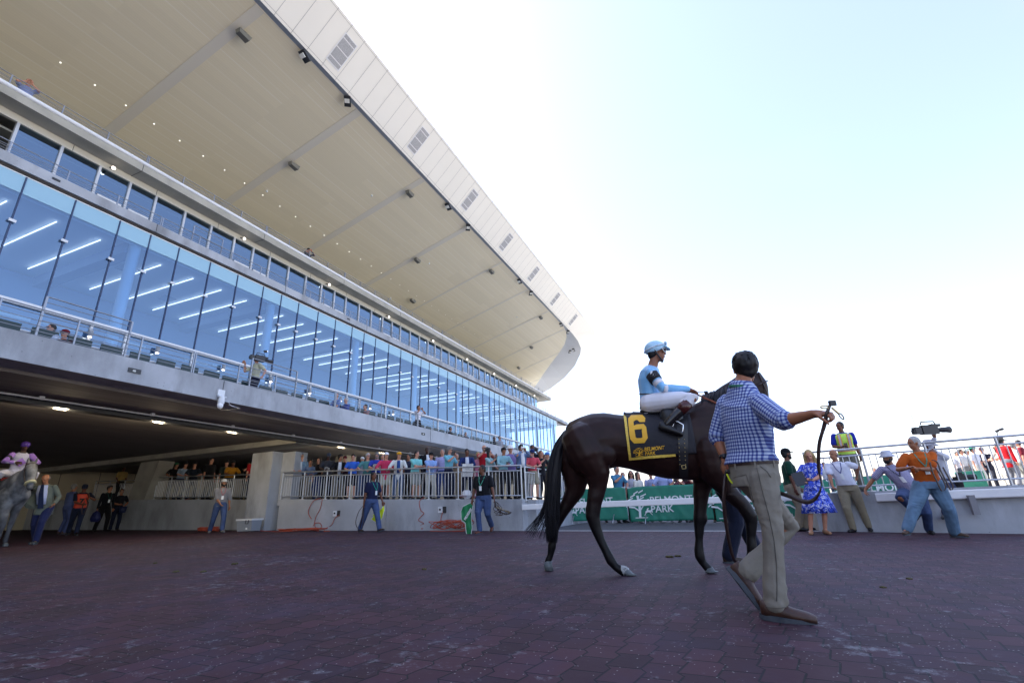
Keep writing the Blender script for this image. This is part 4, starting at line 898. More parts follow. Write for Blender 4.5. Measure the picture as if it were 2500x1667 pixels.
# ---- the row of spectators at the fence (crown pixel, distance row, pose, clothes, label)
GA = 'spectators behind the fence'
row = [
 (728, 1118, 14.35, 'photo', L_(shirt='15181d', pants='15161a', hair='black', sleeve='long'), 0, 'man half hidden beside the column raising a black camera'),
 (738, 1108, 13.95, 'lean2', L_(shirt='6d8fb5', sleeve='long', under='c9d6e6', pants='4c4a44', hair='grey', glasses='clear', tail=-.2), -.5, 'grey-haired man in a light blue jacket at the left end of the fence'),
 (759, 1123, 13.95, 'lean', L_(shirt='5e7295', sleeve='long', pants='7d776c', hair='black', skin='tan', tail=-.15), -.4, 'dark-haired man in a slate blue jacket bending over the rail'),
 (779, 1124, 14.1, 'stand', L_(shirt='15141a', sleeve='short', pants='1c2a5a', hair='brown', hstyle='long', w=.17, b=.92), -.9, 'brown-haired woman in a black top at the rail'),
 (803, 1105, 13.95, 'read', L_(shirt='33363f', pants='16161a', hair='black', skin='dark', hat=('cap', '3b4354'), glasses='dark', b=1.1, belly=.03), -.2, 'man in a charcoal polo, slate cap and sunglasses reading a paper'),
 (832, 1109, 13.95, 'lean2', L_(shirt='14151b', sleeve='long', under='d5dae2', pants='6d6a60', hair='black', hstyle='full', skin='tan', tail=-.2), 0, 'man in a black suit jacket and open white collar leaning on the rail'),
 (843, 1112, 14.8, 'stand', L_(shirt='2a1620', pants='222', hair='dark', hat=('cap', '5a1626')), -.3, 'person behind wearing a maroon cap'),
 (863, 1109, 13.95, 'read', L_(shirt='3566c8', pants='15161c', plen='short', hair='dark', shoes='202020'), -.3, 'man in a bright blue polo with dark backpack straps'),
 (885, 1115, 14.6, 'stand', L_(shirt='8a8f96', pants='50617c', hat=('cap', 'd8d8d6')), .2, 'person in a white cap peeking between two men'),
 (899, 1106, 13.95, 'lean2', L_(shirt='4e8283', pants='27324a', hair='white', glasses='clear', belly=.05), -.3, 'white-haired man in a teal printed t-shirt holding a cup'),
 (921, 1104, 14.1, 'read', L_(shirt='2d3f9b', pants='20242e', hair='grey', hstyle='full', beard=1, glasses='clear'), -.1, 'bearded man in a royal blue shirt reading a programme'),
 (935, 1108, 14.9, 'stand', L_(shirt='9aa7b8', pants='333', hair='grey'), 0, 'grey-haired man in pale shirt standing behind the pink shirt'),
 (944, 1103, 13.95, 'lean2', L_(shirt='c2395c', sleeve='rolled', pants='a9a896', plen='short', hat=('cap', 'dcdde2'), belly=.06, b=1.05, tail=-.22), -.2, 'heavy man in a crimson pink shirt and white cap leaning on the rail'),
 (975, 1102, 13.95, 'lean2', L_(shirt='d4d6d2', under='2b4a86', sleeve='rolled', pants='4a5d7c', hair='grey', hat=('cap', 'd39a1e'), belly=.04, tail=-.22), -.2, 'older man in an open white shirt and yellow cap'),
 (998, 1108, 14.6, 'stand', L_(shirt='2a2f45', pants='222', hair='black', skin='tan'), -.8, 'dark-haired man standing second row behind the yellow cap'),
 (1018, 1101, 13.95, 'cross', L_(shirt='7cc4c2', pants='8d9089', plen='short', hair='dark'), .35, 'dark-haired man in a mint green polo with folded arms'),
 (1043, 1090, 14.7, 'relax', L_(shirt='15161c', sleeve='long', under='d8dade', pants='1c1d24', skin='dark', hstyle='bald'), .2, 'tall bald man in a black jacket with white collar, second row'),
 (1053, 1112, 13.95, 'cross', L_(shirt='8aa9dc', sleeve='short', pants='b6b4a8', hair='grey', hat=('cap', '101116'), glasses='dark', belly=.03, belt=1), .1, 'man in a light blue shirt and black cap with arms folded on the rail'),
 (1080, 1096, 14.5, 'stand', L_(shirt='a9a6cf', sleeve='long', pants='3a4d7c', hair='grey'), -.2, 'grey-haired man in a lavender shirt, second row'),
 (1098, 1091, 13.95, 'phone', L_(shirt='6fb4c4', sleeve='short', pants='1a2038', hair='grey', hstyle='full', glasses='dark', belt=1), .6, 'man in a turquoise checked shirt holding up a phone'),
 (1115, 1113, 14.7, 'stand', L_(shirt='8d7a63', pants='7c6a50', hair='grey'), .2, 'grey-haired person half hidden beside the turquoise shirt'),
 (1140, 1096, 13.95, 'read', L_(shirt='1c2c5e', sleeve='long', under='c8cbd6', pants='171c30', hair='black', skin='brown', tail=-.2), -.1, 'man in a navy blazer resting a white racing paper on the rail'),
 (1168, 1118, 14.5, 'stand', L_(shirt='d98ba2', pants='d77f96', hair='blond', b=.9), .3, 'person in pink behind the navy blazer'),
 (1182, 1086, 14.5, 'photo', L_(shirt='b3202c', pants='26262c', hstyle='bald', beard=1, hair='grey', glasses='clear'), .2, 'bald bearded man in a bright red polo'),
 (1195, 1111, 14.0, 'phone', L_(shirt='8fb2b4', sleeve='short', pants='20222a', hair='dark', hstyle='long', w=.17, b=.9, glasses='clear'), .9, 'dark-haired woman with glasses in a pale patterned blouse'),
 (1230, 1092, 13.95, 'read', L_(shirt='89b4bd', sleeve='long', pants='191a22', hair='black', hstyle='full', skin='tan'), .3, 'black-haired young man in a pale aqua shirt looking at his phone'),
 (1246, 1086, 14.6, 'stand', L_(shirt='7a6b9c', pants='333', hair='grey', hat=('bucket', 'dfe0e0'), belly=.03), .2, 'man in a white hat and floral shirt, second row'),
 (1272, 1085, 13.95, 'photo', L_(shirt='60779b', sleeve='long', under='dfe2e8', pants='191b24', hair='black', hstyle='full', skin='tan'), .3, 'black-haired man in a grey-blue cardigan photographing with a phone'),
 (1299, 1097, 14.3, 'read', L_(shirt='c04a58', pants='8a8472', plen='short', hair='grey', hat=('cap', '1d2c5c'), glasses='dark'), .2, 'man in a coral red t-shirt and navy cap at the fence corner'),
 (1300, 1086, 15.8, 'photo', L_(shirt='1a1c26', pants='1a1c26', hair='black', skin='brown'), .2, 'dark-clothed man with a raised camera behind the navy cap'),
 (1321, 1100, 14.9, 'phone', L_(shirt='17171d', pants='1a1a22', hair='red', hstyle='long', w=.165, b=.9), .5, 'woman with long auburn hair in a black top holding a phone'),
 (1336, 1105, 15.6, 'phone', L_(shirt='4a6a58', pants='333', hat=('cap', '4a7cc2')), .5, 'person in a light blue cap beside the horse tail'),
]
PP = {}
for px, py, u, ps, lk, tn, lb in row:
    p = atu(px, py, u); w = uw(p)[1]
    r, J = put(px, py, p, wtop(max(w, 5.3))-.01, POSE[ps], lk, lb, tn, .022, GA); PP[px] = (r, J)
for px, k, lb in ((1098, 'R', 'black phone held up by the man in the turquoise shirt'), (1195, 'R', 'black phone held up by the woman in glasses'), (1321, 'R', 'phone held by the auburn-haired woman'), (1272, 'R', 'white phone held up by the black-haired man in the cardigan'), (1230, 'R', 'dark phone in the hand of the young man in the aqua shirt')):
    r, J = PP[px]; phone_in(r, J, k, lb, (.6, .6, .6) if px == 1272 else (.015, .015, .02))
def camera_obj(pos, rz, label, s=1, mirror=1):
    r = empty('stills_camera', pos, rz, label, 'camera'); r.scale = (s, s, s)
    mb = MB(); mb.box((0, 0, 0), (.15, .07, .11)); mb.box((0, 0, .065), (.07, .06, .04)); obj('camera_body', mb, black_plastic, r)
    mb = MB(); mb.tube([(0, .03, 0), (0, .09, 0), (0, .10, 0), (0, .20, 0)], [.036, .036, .042, .045], 14, False); obj('lens', mb, black_plastic, r, True); return r
for px, lb in ((728, 'black stills camera raised beside the column'), (1182, 'small dark camera held by the man in the red polo'), (1300, 'black camera raised behind the navy cap')):
    r, J = PP[px]; camera_obj(loc2w(r, (J['wrR']+J['wrL'])/2+J['fw']*.10+V((0, 0, .06))), r.rotation_euler.z, lb)
paper = mat('newsprint', (.72, .72, .70), .8, var=.25, vscale=40)
def sheet_obj(r, J, lb, sz=(.3, .38), off=(0, .1, -.1), rx=1.1, name='racing_paper'):
    p = (J['wrR']+J['wrL'])/2+V(off); mb = MB(); n_ = 6
    mb.ring([[V(((i/n_-.5)*sz[0], .02*math.sin(i*1.2)+t, -.5*sz[1])) for i in range(n_+1)]+[V(((i/n_-.5)*sz[0], .02*math.sin(i*1.2)+t+.004, -.5*sz[1])) for i in range(n_, -1, -1)] for t in (0,)] +
            [[V(((i/n_-.5)*sz[0], .02*math.sin(i*1.2)+.02, .5*sz[1])) for i in range(n_+1)]+[V(((i/n_-.5)*sz[0], .02*math.sin(i*1.2)+.024, .5*sz[1])) for i in range(n_, -1, -1)]])
    o = obj(name, mb, paper); o.location = loc2w(r, p); o.rotation_euler = (-(math.pi/2-rx), 0, r.rotation_euler.z); return setp(o, lb, 'newspaper')
sheet_obj(*PP[1140], 'large white racing paper hanging over the rail from the man in the blazer', (.34, .40), (0, .16, -.14), 1.3)
sheet_obj(*PP[803], 'folded white paper held by the man in the slate cap', (.2, .22), (0, .1, .02), .5)
sheet_obj(*PP[921], 'grey programme held open by the bearded man in royal blue', (.3, .26), (0, .1, .06), .8)
mb = MB(); 
for k, (dx, dy) in enumerate(((0, 0), (.08, .03), (.03, .07))): mb.ell((dx, dy, .13), (.11, 0, 0), (0, .09, 0), (0, 0, .14), 10, 8)
me = fuse(mb, .02, 1); wrinkle(me, .02, 14); o = link('plastic_bag', me, mat('bag_white', (.78, .78, .80), .4), None, True, loc=B(13.85, 7.55, wtop(7.55))); setp(o, 'white plastic carrier bag with red lettering standing behind the railing', 'bag')
def text_mesh(txt, size, m, name='lettering', ext=.002, bold=0, align='CENTER', parent=None):
    cu = bpy.data.curves.new('t', 'FONT'); cu.body = txt; cu.size = size; cu.extrude = ext; cu.align_x = align; cu.align_y = 'CENTER'; cu.offset = bold
    o = bpy.data.objects.new('t', cu); COL.objects.link(o); dg = bpy.context.evaluated_depsgraph_get(); me = bpy.data.meshes.new_from_object(o.evaluated_get(dg)); bpy.data.objects.remove(o)
    me.materials.clear(); return link(name, me, m, parent)
red_t = mat('red_letter', (.45, .02, .03), .5)
tm = text_mesh('Kings', .10, red_t, parent=o, bold=.003); tm.rotation_euler = (math.pi/2, 0, face(B(-1, 0))+math.pi*0); tm.location = tuple(-AX*.13+V((0, 0, .10)))
tm.rotation_euler = (math.pi/2, 0, BROT-math.pi/2)
# ---- men in the shade between the columns
GBm = 'men at the shaded railing'
row2 = [
 (304, 1138, 15.8, 'relax', L_(shirt='b59a5e', pants='25252a', hair='black', skin='brown'), .4, 'man in a tan shirt beyond the slanting column in the dark'),
 (393, 1130, 14.5, 'lean2', L_(shirt='4a4d55', pants='17181c', hair='black', hstyle='full', skin='tan'), 0, 'man in a grey shirt with black hair at the left end of the shaded rail'),
 (433, 1128, 14.5, 'lean2', L_(shirt='121216', pants='22242a', skin='tan', hat=('cap', '1d5a3c')), 0, 'man in black with a green cap leaning on the shaded rail'),
 (455, 1127, 14.5, 'lean', L_(shirt='8fa5bd', pants='2a3350', hat=('cap', '16181e')), .3, 'man in a pale blue shirt and black cap bending over the shaded rail'),
 (477, 1127, 14.5, 'lean', L_(shirt='16202e', pants='1c2030', hat=('cap', '12141a')), -.3, 'man in a dark navy shirt and dark cap bending over the shaded rail'),
 (518, 1118, 14.5, 'stand', L_(shirt='101014', pants='15151a', hair='black', b=1.18, belly=.06), .5, 'big man in a black shirt standing at the shaded rail'),
 (555, 1123, 14.6, 'stand', L_(shirt='23302c', pants='4a4a44', hat=('cap', '14161c')), .2, 'man in a dark green t-shirt and cap behind the yellow shirt'),
 (571, 1123, 14.45, 'lean', L_(shirt='b9811f', pants='1c1c22', skin='brown', hat=('cap', '14151c'), b=1.1), .2, 'man in a mustard yellow t-shirt leaning on the shaded rail'),
 (608, 1134, 14.8, 'photo', L_(shirt='17181c', pants='17181c', hair='dark'), .2, 'man in black photographing near the column'),
 (623, 1114, 14.4, 'stand', L_(shirt='a01820', pants='1c2440', hat=('cap', 'dcdce2'), b=1.1), .3, 'man in a red shirt and white cap half hidden by the column'),
]
for px, py, u, ps, lk, tn, lb in row2:
    p = atu(px, py, u); w = uw(p)[1]; put(px, py, p, wtop(w)-.01, POSE[ps], lk, lb, tn, .024, GBm)
# ---- people behind the green banners (on the asphalt)
GC = 'people behind the green banners'
row3 = [
 (1505, 1137, 18.3, 'phone', L_(shirt='41789a', pants='222835', hair='grey', sleeve='short', shoes='2a2a2c'), .6, 'grey-haired man in a steel blue t-shirt drinking from a plastic cup'),
 (1520, 1153, 19.2, 'stand', L_(shirt='5a1b2c', pants='2a2a30', hair='grey'), .2, 'grey-haired person in maroon behind the blue t-shirt'),
 (1539, 1149, 18.9, 'stand', L_(shirt='b8b8c4', pants='2a3350', hair='black', hstyle='long', glasses='dark', b=.9, w=.165), .1, 'woman with long black hair and sunglasses under the horse belly'),
 (1556, 1152, 18.4, 'stand', L_(shirt='cfccc4', sleeve='long', pants='3b3f4a', hair='brown', hstyle='long', b=.92, w=.165, shoes='c8c8c8'), .9, 'woman with long brown hair in a cream jacket under the horse belly'),
 (1587, 1150, 18.9, 'stand', L_(shirt='9fa6c8', pants='30384c', hair='brown', skin='light', shoes='8a8a8a'), 0, 'person in a lilac sleeveless top behind the banner'),
 (1615, 1140, 18.4, 'lean2', L_(shirt='9da9d6', pants='2a3244', hair='grey', belly=.06, b=1.15, shoes='b9b4bc'), 0, 'heavy person in a lilac t-shirt with green print leaning on the banner'),
 (1652, 1158, 18.5, 'photo', L_(shirt='7a4a58', pants='2c2c34', hair='dark'), -.2, 'person holding up a small camera behind the banner'),
 (1678, 1154, 18.5, 'photo', L_(shirt='4a1526', pants='24242c', hair='dark', shoes='2a211c'), -.3, 'person in a dark maroon shirt with a black camera behind the banner'),
 (1388, 1138, 18.4, 'cross', L_(shirt='12141c', pants='20242e', hair='dark', shoes='c5c5bd'), .2, 'person in a black t-shirt with folded arms seen between the hind legs'),
 (1376, 1156, 18.6, 'stand', L_(shirt='3d55a0', pants='6a62b0', hair='grey', b=.95, shoes='b0aaa0'), .2, 'person in a blue and white patterned blouse beside the horse tail'),
 (1867, 1146, 18.0, 'stand', L_(shirt='6a1c3a', pants='2a2a30', hair='dark'), 0, 'person in a wine red shirt behind the green polo'),
 (1460, 1150, 18.6, 'stand', L_(shirt='30405c', pants='22262e', hair='dark'), 0, 'person hidden behind the horse, only the legs showing under the banner'),
 (1735, 1150, 18.4, 'stand', L_(shirt='5c6a50', pants='3a3428', hair='dark', shoes='5a4630'), 0, 'person in khaki trousers behind the banner near the front leg'),
]
for px, py, u, ps, lk, tn, lb in row3:
    p = atu(px, py, u); fl = gz(p.x, p.y); r, J = put(px, py, p, fl, POSE[ps], lk, lb, tn, .022, GC, smin=.80); PP[px] = (r, J)
camera_obj(loc2w(PP[1678][0], (PP[1678][1]['wrR']+PP[1678][1]['wrL'])/2+V((0, .1, 0))), PP[1678][0].rotation_euler.z, 'black camera held above the banner by the person in maroon')
camera_obj(loc2w(PP[1652][0], (PP[1652][1]['wrR']+PP[1652][1]['wrL'])/2+V((0, .1, 0))), PP[1652][0].rotation_euler.z, 'small camera held above the banner beside the lilac t-shirt', .7)
# ---- sunlit people behind the right railing
GD = 'sunlit people behind the right railing'
row4 = [
 (2444, 1076, 17.5, 'stand', L_(shirt='b80f1c', sleeve='long', pants='6f7078', hair='dark', hat=('brim', '15161c'), b=1.1, tail=-.25), 2.6, 'big man in a scarlet jacket and black hat seen from behind in the sun'),
 (2494, 1108, 18.5, 'stand', L_(shirt='6a1626', pants='2a2a30', hair='dark', b=1.05), -1.4, 'person in a dark red top at the right edge of the photo'),
 (2403, 1118, 20.5, 'read', L_(shirt='1b1f33', sleeve='long', under='d0d0d0', pants='2a2c38', hat=('cap', '4a3038')), 0, 'man in a dark suit and flat cap in the sun reading'),
 (2366, 1120, 21.0, 'stand', L_(shirt='d2d2cc', sleeve='long', pants='9a958a', hair='dark', hat=('cap', 'c9dcd2')), 1.6, 'person in a white shirt and pale hat seen from the side in the sun'),
 (2382, 1118, 20.2, 'stand', L_(shirt='c8cad6', pants='c4c2ba', hair='dark', hat=('brim', '1d6a58')), 1.2, 'person wearing a bright green feathered hat in the sun'),
 (2357, 1134, 20.8, 'stand', L_(shirt='cfcfd0', pants='777', hair='dark'), 1.2, 'dark-haired person in white by the small banner'),
 (2440, 1122, 19.2, 'read', L_(shirt='cfc9c0', pants='d2cdc4', hair='grey', hat=('bucket', 'd8d8d4')), -.9, 'person in cream clothes and white hat bending in the sun'),
 (2450, 1136, 18.2, 'lean', L_(shirt='c9c2b8', pants='cac5ba', hair='brown', hstyle='long', b=.9), -.6, 'woman in cream leaning forward by the right railing'),
 (2478, 1098, 19.5, 'stand', L_(shirt='cfcfcf', sleeve='long', pants='8a8a86', hair='grey'), 2.2, 'person in a white shirt behind the railing post at the right'),
 (2340, 1118, 22.0, 'stand', L_(shirt='c8c8d0', pants='505660', hair='dark'), .6, 'person in white partly hidden by the orange polo'),
 (2138, 1157, 26.0, 'stand', L_(shirt='c9a890', pants='555', hair='brown'), .3, 'distant brown-haired person seen above the banner through the railing'),
 (2012, 1136, 19.5, 'stand', L_(shirt='c4c8d2', pants='556', hair='black'), .3, 'person in a pale shirt between the woman and the man in white'),
]
for px, py, u, ps, lk, tn, lb in row4:
    p = atu(px, py, u); r, J = put(px, py, p, .818 if px > 2200 else .60, POSE[ps], lk, lb, tn, .022, GD, smin=.72)
# ---- people on the balconies
GE = 'people on the balconies'
def bal(px, py, w, ps, lk, tn, lb, fl, vox=.024, mn=.8):
    p = atw(px, py, w); q = B(p.dot(AX)-3, w-6); return put(px, py, p, fl, POSE[ps] if isinstance(ps, str) else ps, lk, lb, tn, vox, GE, face_to=V((q.x, q.y, 0)), smin=mn)
cam_r, cam_J = bal(628, 868, 12.5, P_('stand', wR=(.24, .26, 1.46), pR=(.4, .2, -1), hR=(-.2, .6, .6), wL=(-.42, .0, .98), hy=.0), L_(shirt='b3b39a', pants='14182c', hair='dark', skin='light'), -1.25, 'cameraman in a cream t-shirt on the lowest balcony', 3.86, .018)
bal(1022, 990, 12.4, 'photo', L_(shirt='dcdce4', pants='15161c', hair='black', skin='tan'), .3, 'man in a white t-shirt photographing from the lowest balcony', 3.86, .02)
bal(127, 792, 12.75, 'sit', L_(shirt='aebbd0', sleeve='long', pants='222', hair='dark', glasses='clear'), -.8, 'seated man with glasses in a pale shirt at the left of the lowest balcony', 3.78)
bal(160, 808, 12.75, 'sit', L_(shirt='3a2228', pants='222', hat=('cap', '6a1d2a'), glasses='dark'), -.6, 'seated person in a dark red cap at the left of the lowest balcony', 3.78)
bal(822, 960, 12.5, 'sit', L_(shirt='6a7fb0', pants='222', hair='grey', hstyle='fringe'), -1.2, 'seated balding man in a blue checked shirt on the lowest balcony', 3.86)
bal(845, 971, 12.5, 'sit', L_(shirt='4a5a9a', pants='223', hair='white'), -1.3, 'seated white-haired man facing right on the lowest balcony', 3.80)
bal(892, 987, 12.6, 'sit', L_(shirt='8a6a6a', pants='223', hair='dark'), -1.3, 'seated dark-haired person on the lowest balcony right of the white-haired man', 3.70)
bal(1100, 1042, 12.6, 'sit', L_(shirt='2a2a30', pants='223', hair='black', skin='tan'), 1.2, 'seated black-haired person on the lowest balcony in a dark top', 3.74)
bal(1137, 1055, 12.6, 'sit', L_(shirt='55565c', pants='223', hair='grey'), 0, 'seated grey-haired person small on the lowest balcony', 3.78)
bal(1207, 1066, 12.6, 'stand', L_(shirt='1b1c22', pants='223', hair='brown', hstyle='long', b=.9), 1.2, 'long-haired woman in black standing at the lowest balcony rail', 3.3, mn=.6)
bal(1220, 1064, 12.6, 'stand', L_(shirt='8d8f99', pants='223', hair='dark', glasses='dark'), 0, 'dark-haired man in grey standing at the lowest balcony rail', 3.3, mn=.6)
bal(73, 197, 18.0, 'photo', L_(shirt='7f8fc0', pants='445', hair='grey', b=1.1), .3, 'man in a light blue shirt looking through binoculars on the top deck', 12.41, mn=.7)
bal(754, 606, 18.0, 'photo', L_(shirt='101014', sleeve='long', pants='101014', hair='black', hat=('cap', '0e0e12')), .3, 'person dressed in black on the top deck railing', 12.41, mn=.7)
# the balcony cameraman's television camera
def tv_camera(pos, rz, label, s=1.0, lamp=False):
    r = empty('television_camera', pos, rz, label, 'camera'); r.scale = (s, s, s)
    mb = MB(); mb.box((0, 0, 0), (.11, .30, .15)); mb.box((0, -.05, .085), (.09, .16, .03)); mb.box((.03, .08, .09), (.04, .1, .05)); obj('camera_body', mb, black_plastic, r)
    mb = MB(); mb.box((0, -.23, 0), (.10, .12, .13)); mb.box((0, -.30, -.02), (.08, .03, .08)); obj('battery', mb, dark_metal, r)
    mb = MB(); mb.tube([(0, .15, .0), (0, .24, .0), (0, .25, .0), (0, .34, .0), (0, .40, 0)], [.042, .045, .05, .052, .064], 16, False); obj('lens', mb, black_plastic, r, True)
    mb = MB(); mb.tube([(0, -.12, .12), (0, -.10, .17), (0, .14, .17), (0, .16, .11)], .012, 8); obj('carry_handle', mb, black_plastic, r, True)
    mb = MB(); mb.box((-.07, .20, .10), (.07, .18, .05)); mb.tube([(0, .1, .12), (-.07, .16, .12)], .012, 6); obj('viewfinder', mb, black_plastic, r)
    if lamp:
        mb = MB(); mb.tube([(0, .1, .17), (0, .14, .26)], .008, 6); mb.tube([(0, .10, .27), (0, .18, .28)], [.03, .045], 12, False); obj('camera_lamp', mb, dark_metal, r)
        mb = MB(); mb.ell((0, .185, .28), (.04, 0, 0), (0, .008, 0), (0, 0, .04)); obj('lamp_lens', mb, glow, r)
    else:
        mb = MB(); mb.tube([(-.03, -.2, .07), (-.035, -.22, .36)], .004, 5); obj('antenna', mb, black_plastic, r)
    return r
def dirto(px0, py0, px1, py1, fn, *a): return fn(px1, py1, *a)-fn(px0, py0, *a)
p = atw(634, 876, 12.35); dd = atw(660, 877, 12.3)-p; tv_camera(p, face(dd), 'black television camera with lit lamp on the balcony cameraman\'s shoulder', 1.0, True)
print('crowd done')
# ================================================================== THE BAY HORSE
TH = math.radians(-15); HD = V((math.cos(TH), math.sin(TH), 0)); HN = V((-math.sin(TH), math.cos(TH), 0)); HP0 = V((1.0, 5.65, 0))
HB = V((HP0.x, HP0.y, gz(HP0.x, HP0.y)))            # base of the horse
def hp(px, py, off=0):                               # point on the vertical plane through the horse, off metres to its far side
    d = ray(px, py); p = d*((HP0.dot(HN)+off)/d.dot(HN)); return V((p.x, p.y, p.z+EYE))
def hc(x, y, off=0): return hp(1250+.5102*x, 750+.5102*y, off)
def coat_mat(name, col, dark, zlo=.5, zhi=.95, rough=.32, spots=None):
    m = mat(name, col, rough, spec=.22); n, L, p = nodes_of(m)
    t = n.new('ShaderNodeTexCoord'); s = n.new('ShaderNodeSeparateXYZ'); L.new(t.outputs['Object'], s.inputs[0])
    r = n.new('ShaderNodeMapRange'); L.new(s.outputs[2], r.inputs[0]); r.inputs[1].default_value = zlo; r.inputs[2].default_value = zhi
    a = n.new('ShaderNodeTexNoise'); a.inputs['Scale'].default_value = 5; a.inputs['Detail'].default_value = 5; L.new(t.outputs['Object'], a.inputs['Vector'])
    q = n.new('ShaderNodeValToRGB'); L.new(a.outputs[0], q.inputs[0]); q.color_ramp.elements[0].position = .35; q.color_ramp.elements[1].position = .7
    q.color_ramp.elements[0].color = (*[c*.7 for c in col], 1); q.color_ramp.elements[1].color = (*(spots or [c*1.3 for c in col]), 1)
    mx = n.new('ShaderNodeMixRGB'); L.new(r.outputs[0], mx.inputs[0]); mx.inputs[1].default_value = (*dark, 1); L.new(q.outputs[0], mx.inputs[2]); L.new(mx.outputs[0], p.inputs['Base Color'])
    b = n.new('ShaderNodeTexNoise'); b.inputs['Scale'].default_value = 14; b.inputs['Detail'].default_value = 6; L.new(t.outputs['Object'], b.inputs['Vector'])
    bn = n.new('ShaderNodeBump'); bn.inputs['Strength'].default_value = .25; bn.inputs['Distance'].default_value = .012; L.new(b.outputs[0], bn.inputs['Height']); L.new(bn.outputs[0], p.inputs['Normal'])
    return m
bay = coat_mat('bay_coat', (.023, .010, .0085), (.0045, .004, .005), rough=.42)
hair_blk = mat('horse_hair_black', (.005, .005, .009), .45, spec=.3)
hoofm = mat('hoof_grey', (.10, .115, .12), .5, var=.4, vscale=25)
def horse_mesh(hook=None):
    """list of lofts in the horse's own frame (s along heading, n far side, z up) taken from the photographed profile"""
    R = []
    def T(p): q = p-HB; return V((q.dot(HD), q.dot(HN), q.z))
    barrel = []
    for x, y0, y1, w in ((258, 575, 690, .10), (280, 548, 760, .19), (320, 530, 800, .255), (380, 510, 800, .285), (440, 504, 785, .285), (500, 512, 765, .27), (560, 518, 775, .275), (650, 512, 803, .30), (740, 508, 818, .30), (810, 495, 825, .28), (870, 462, 832, .25), (920, 440, 835, .235), (975, 455, 830, .225), (1025, 510, 800, .19), (1058, 580, 735, .12)):
        a, b = T(hc(x, y0)), T(hc(x, y1)); barrel.append(((a+b)/2, V((0, w, 0)), (a-b)/2))
    R.append(('loft', barrel))
    k = .00217
    def leg(pts, off0, off1):
        out = []
        for i, (x, y, r) in enumerate(pts):
            o = off0+(off1-off0)*min(1, i/3); out.append((T(hc(x, y, o)), r*k))
        return out
    R.append(('leg', leg([(330, 640, 105), (372, 720, 100), (410, 800, 66), (408, 868, 46), (393, 938, 38), (386, 1000, 37), (401, 1053, 28), (424, 1113, 22), (449, 1163, 21), (474, 1213, 25), (496, 1240, 20), (530, 1262, 22)], -.14, -.13)))
    R.append(('leg', leg([(310, 660, 95), (300, 740, 92), (306, 820, 70), (298, 880, 54), (266, 938, 37), (232, 990, 33), (212, 1035, 26), (202, 1070, 21), (196, 1105, 20), (192, 1140, 23), (184, 1185, 16), (172, 1215, 18)], .12, .13)))
    R.append(('leg', leg([(950, 700, 90), (925, 790, 66), (906, 868, 42), (904, 913, 36), (901, 963, 31), (897, 1010, 29), (896, 1053, 24), (895, 1113, 19), (894, 1163, 23), (899, 1192, 24), (914, 1222, 18), (942, 1252, 20)], .09, .12)))
    R.append(('leg', leg([(950, 690, 95), (975, 790, 78), (1025, 866, 46), (1070, 912, 39), (1108, 948, 34), (1140, 1000, 32), (1145, 1040, 25), (1144, 1100, 20), (1149, 1150, 24), (1142, 1180, 17), (1138, 1200, 19)], -.12, -.13)))
    return R, T
def add_lofts(mb, R):
    for kind, L in R:
        if kind == 'loft': mb.loft(L, 22)
        else: mb.tube([p for p, r in L], [r for p, r in L], 14)
R, T_ = horse_mesh(); mb = MB(); add_lofts(mb, R)
def hcp(px, py, off=0): return T_(hp(px, py, off))
# muscle masses
for (x, y, off, rx, rz_, ry) in ((350, 650, -.13, .20, .25, .13), (455, 700, -.20, .10, .13, .08), (985, 700, -.13, .13, .17, .11), (1010, 790, -.12, .10, .10, .10), (900, 620, -.12, .10, .24, .12), (985, 700, .13, .13, .17, .11), (350, 650, .13, .20, .25, .13), (700, 700, -.1, .3, .18, .19)):
    c = T_(hc(x, y, off)); mb.ell(c, (rx, 0, 0), (0, ry, 0), (0, 0, rz_), 14, 10)
# hock points, knees
for (x, y, off, r) in ((362, 968, -.13, .028), (204, 965, .13, .026), (912, 1005, .12, .05), (1150, 1012, -.13, .052)): mb.ell(T_(hc(x, y, off)), (r, 0, 0), (0, r, 0), (0, 0, r*1.5), 10, 8)
# neck and head, turned a little to the far side
neck = []
for (x, y, hh, w, off) in ((935, 610, .34, .17, 0), (975, 540, .28, .125, .02), (1020, 480, .225, .10, .05), (1068, 430, .185, .088, .09), (1115, 385, .155, .08, .14), (1150, 352, .13, .072, .18)):
    neck.append((T_(hc(x, y, off)), w, hh))
secs = []
for i, (c, w, hh) in enumerate(neck):
    t = (neck[min(i+1, 5)][0]-neck[max(i-1, 0)][0]).normalized(); side = V((-t.y, t.x, 0)).normalized(); up = side.cross(t)*-1; up = up if up.z > 0 else -up; secs.append((c, side*w, up*hh))
mb.loft(secs, 18)
hd_pts = [(1846, 914, .20, .085, .075), (1856, 940, .215, .125, .095), (1862, 966, .225, .125, .09), (1869, 992, .235, .095, .07), (1876, 1016, .245, .075, .055), (1883, 1038, .255, .068, .052), (1887, 1052, .26, .05, .045)]
hs = []; fwdh = V((math.cos(-.5), math.sin(.35), 0)).normalized()
for px, py, off, a_, b_ in hd_pts: hs.append((hcp(px-7, py, off), V((fwdh.y, -fwdh.x, 0))*b_*.9, (fwdh*.93+V((0, 0, .35)))*a_))
mb.loft(hs, 16)
for s_ in (-1, 1):
    p = hcp(1842, 903, .20)+V((0, s_*.05, 0)); mb.tube([p, p+V((.0, s_*.02, .06)), p+V((.01, s_*.025, .13))], [.028, .03, .008], 8)
me = fuse(mb, .0125, 4, .6)
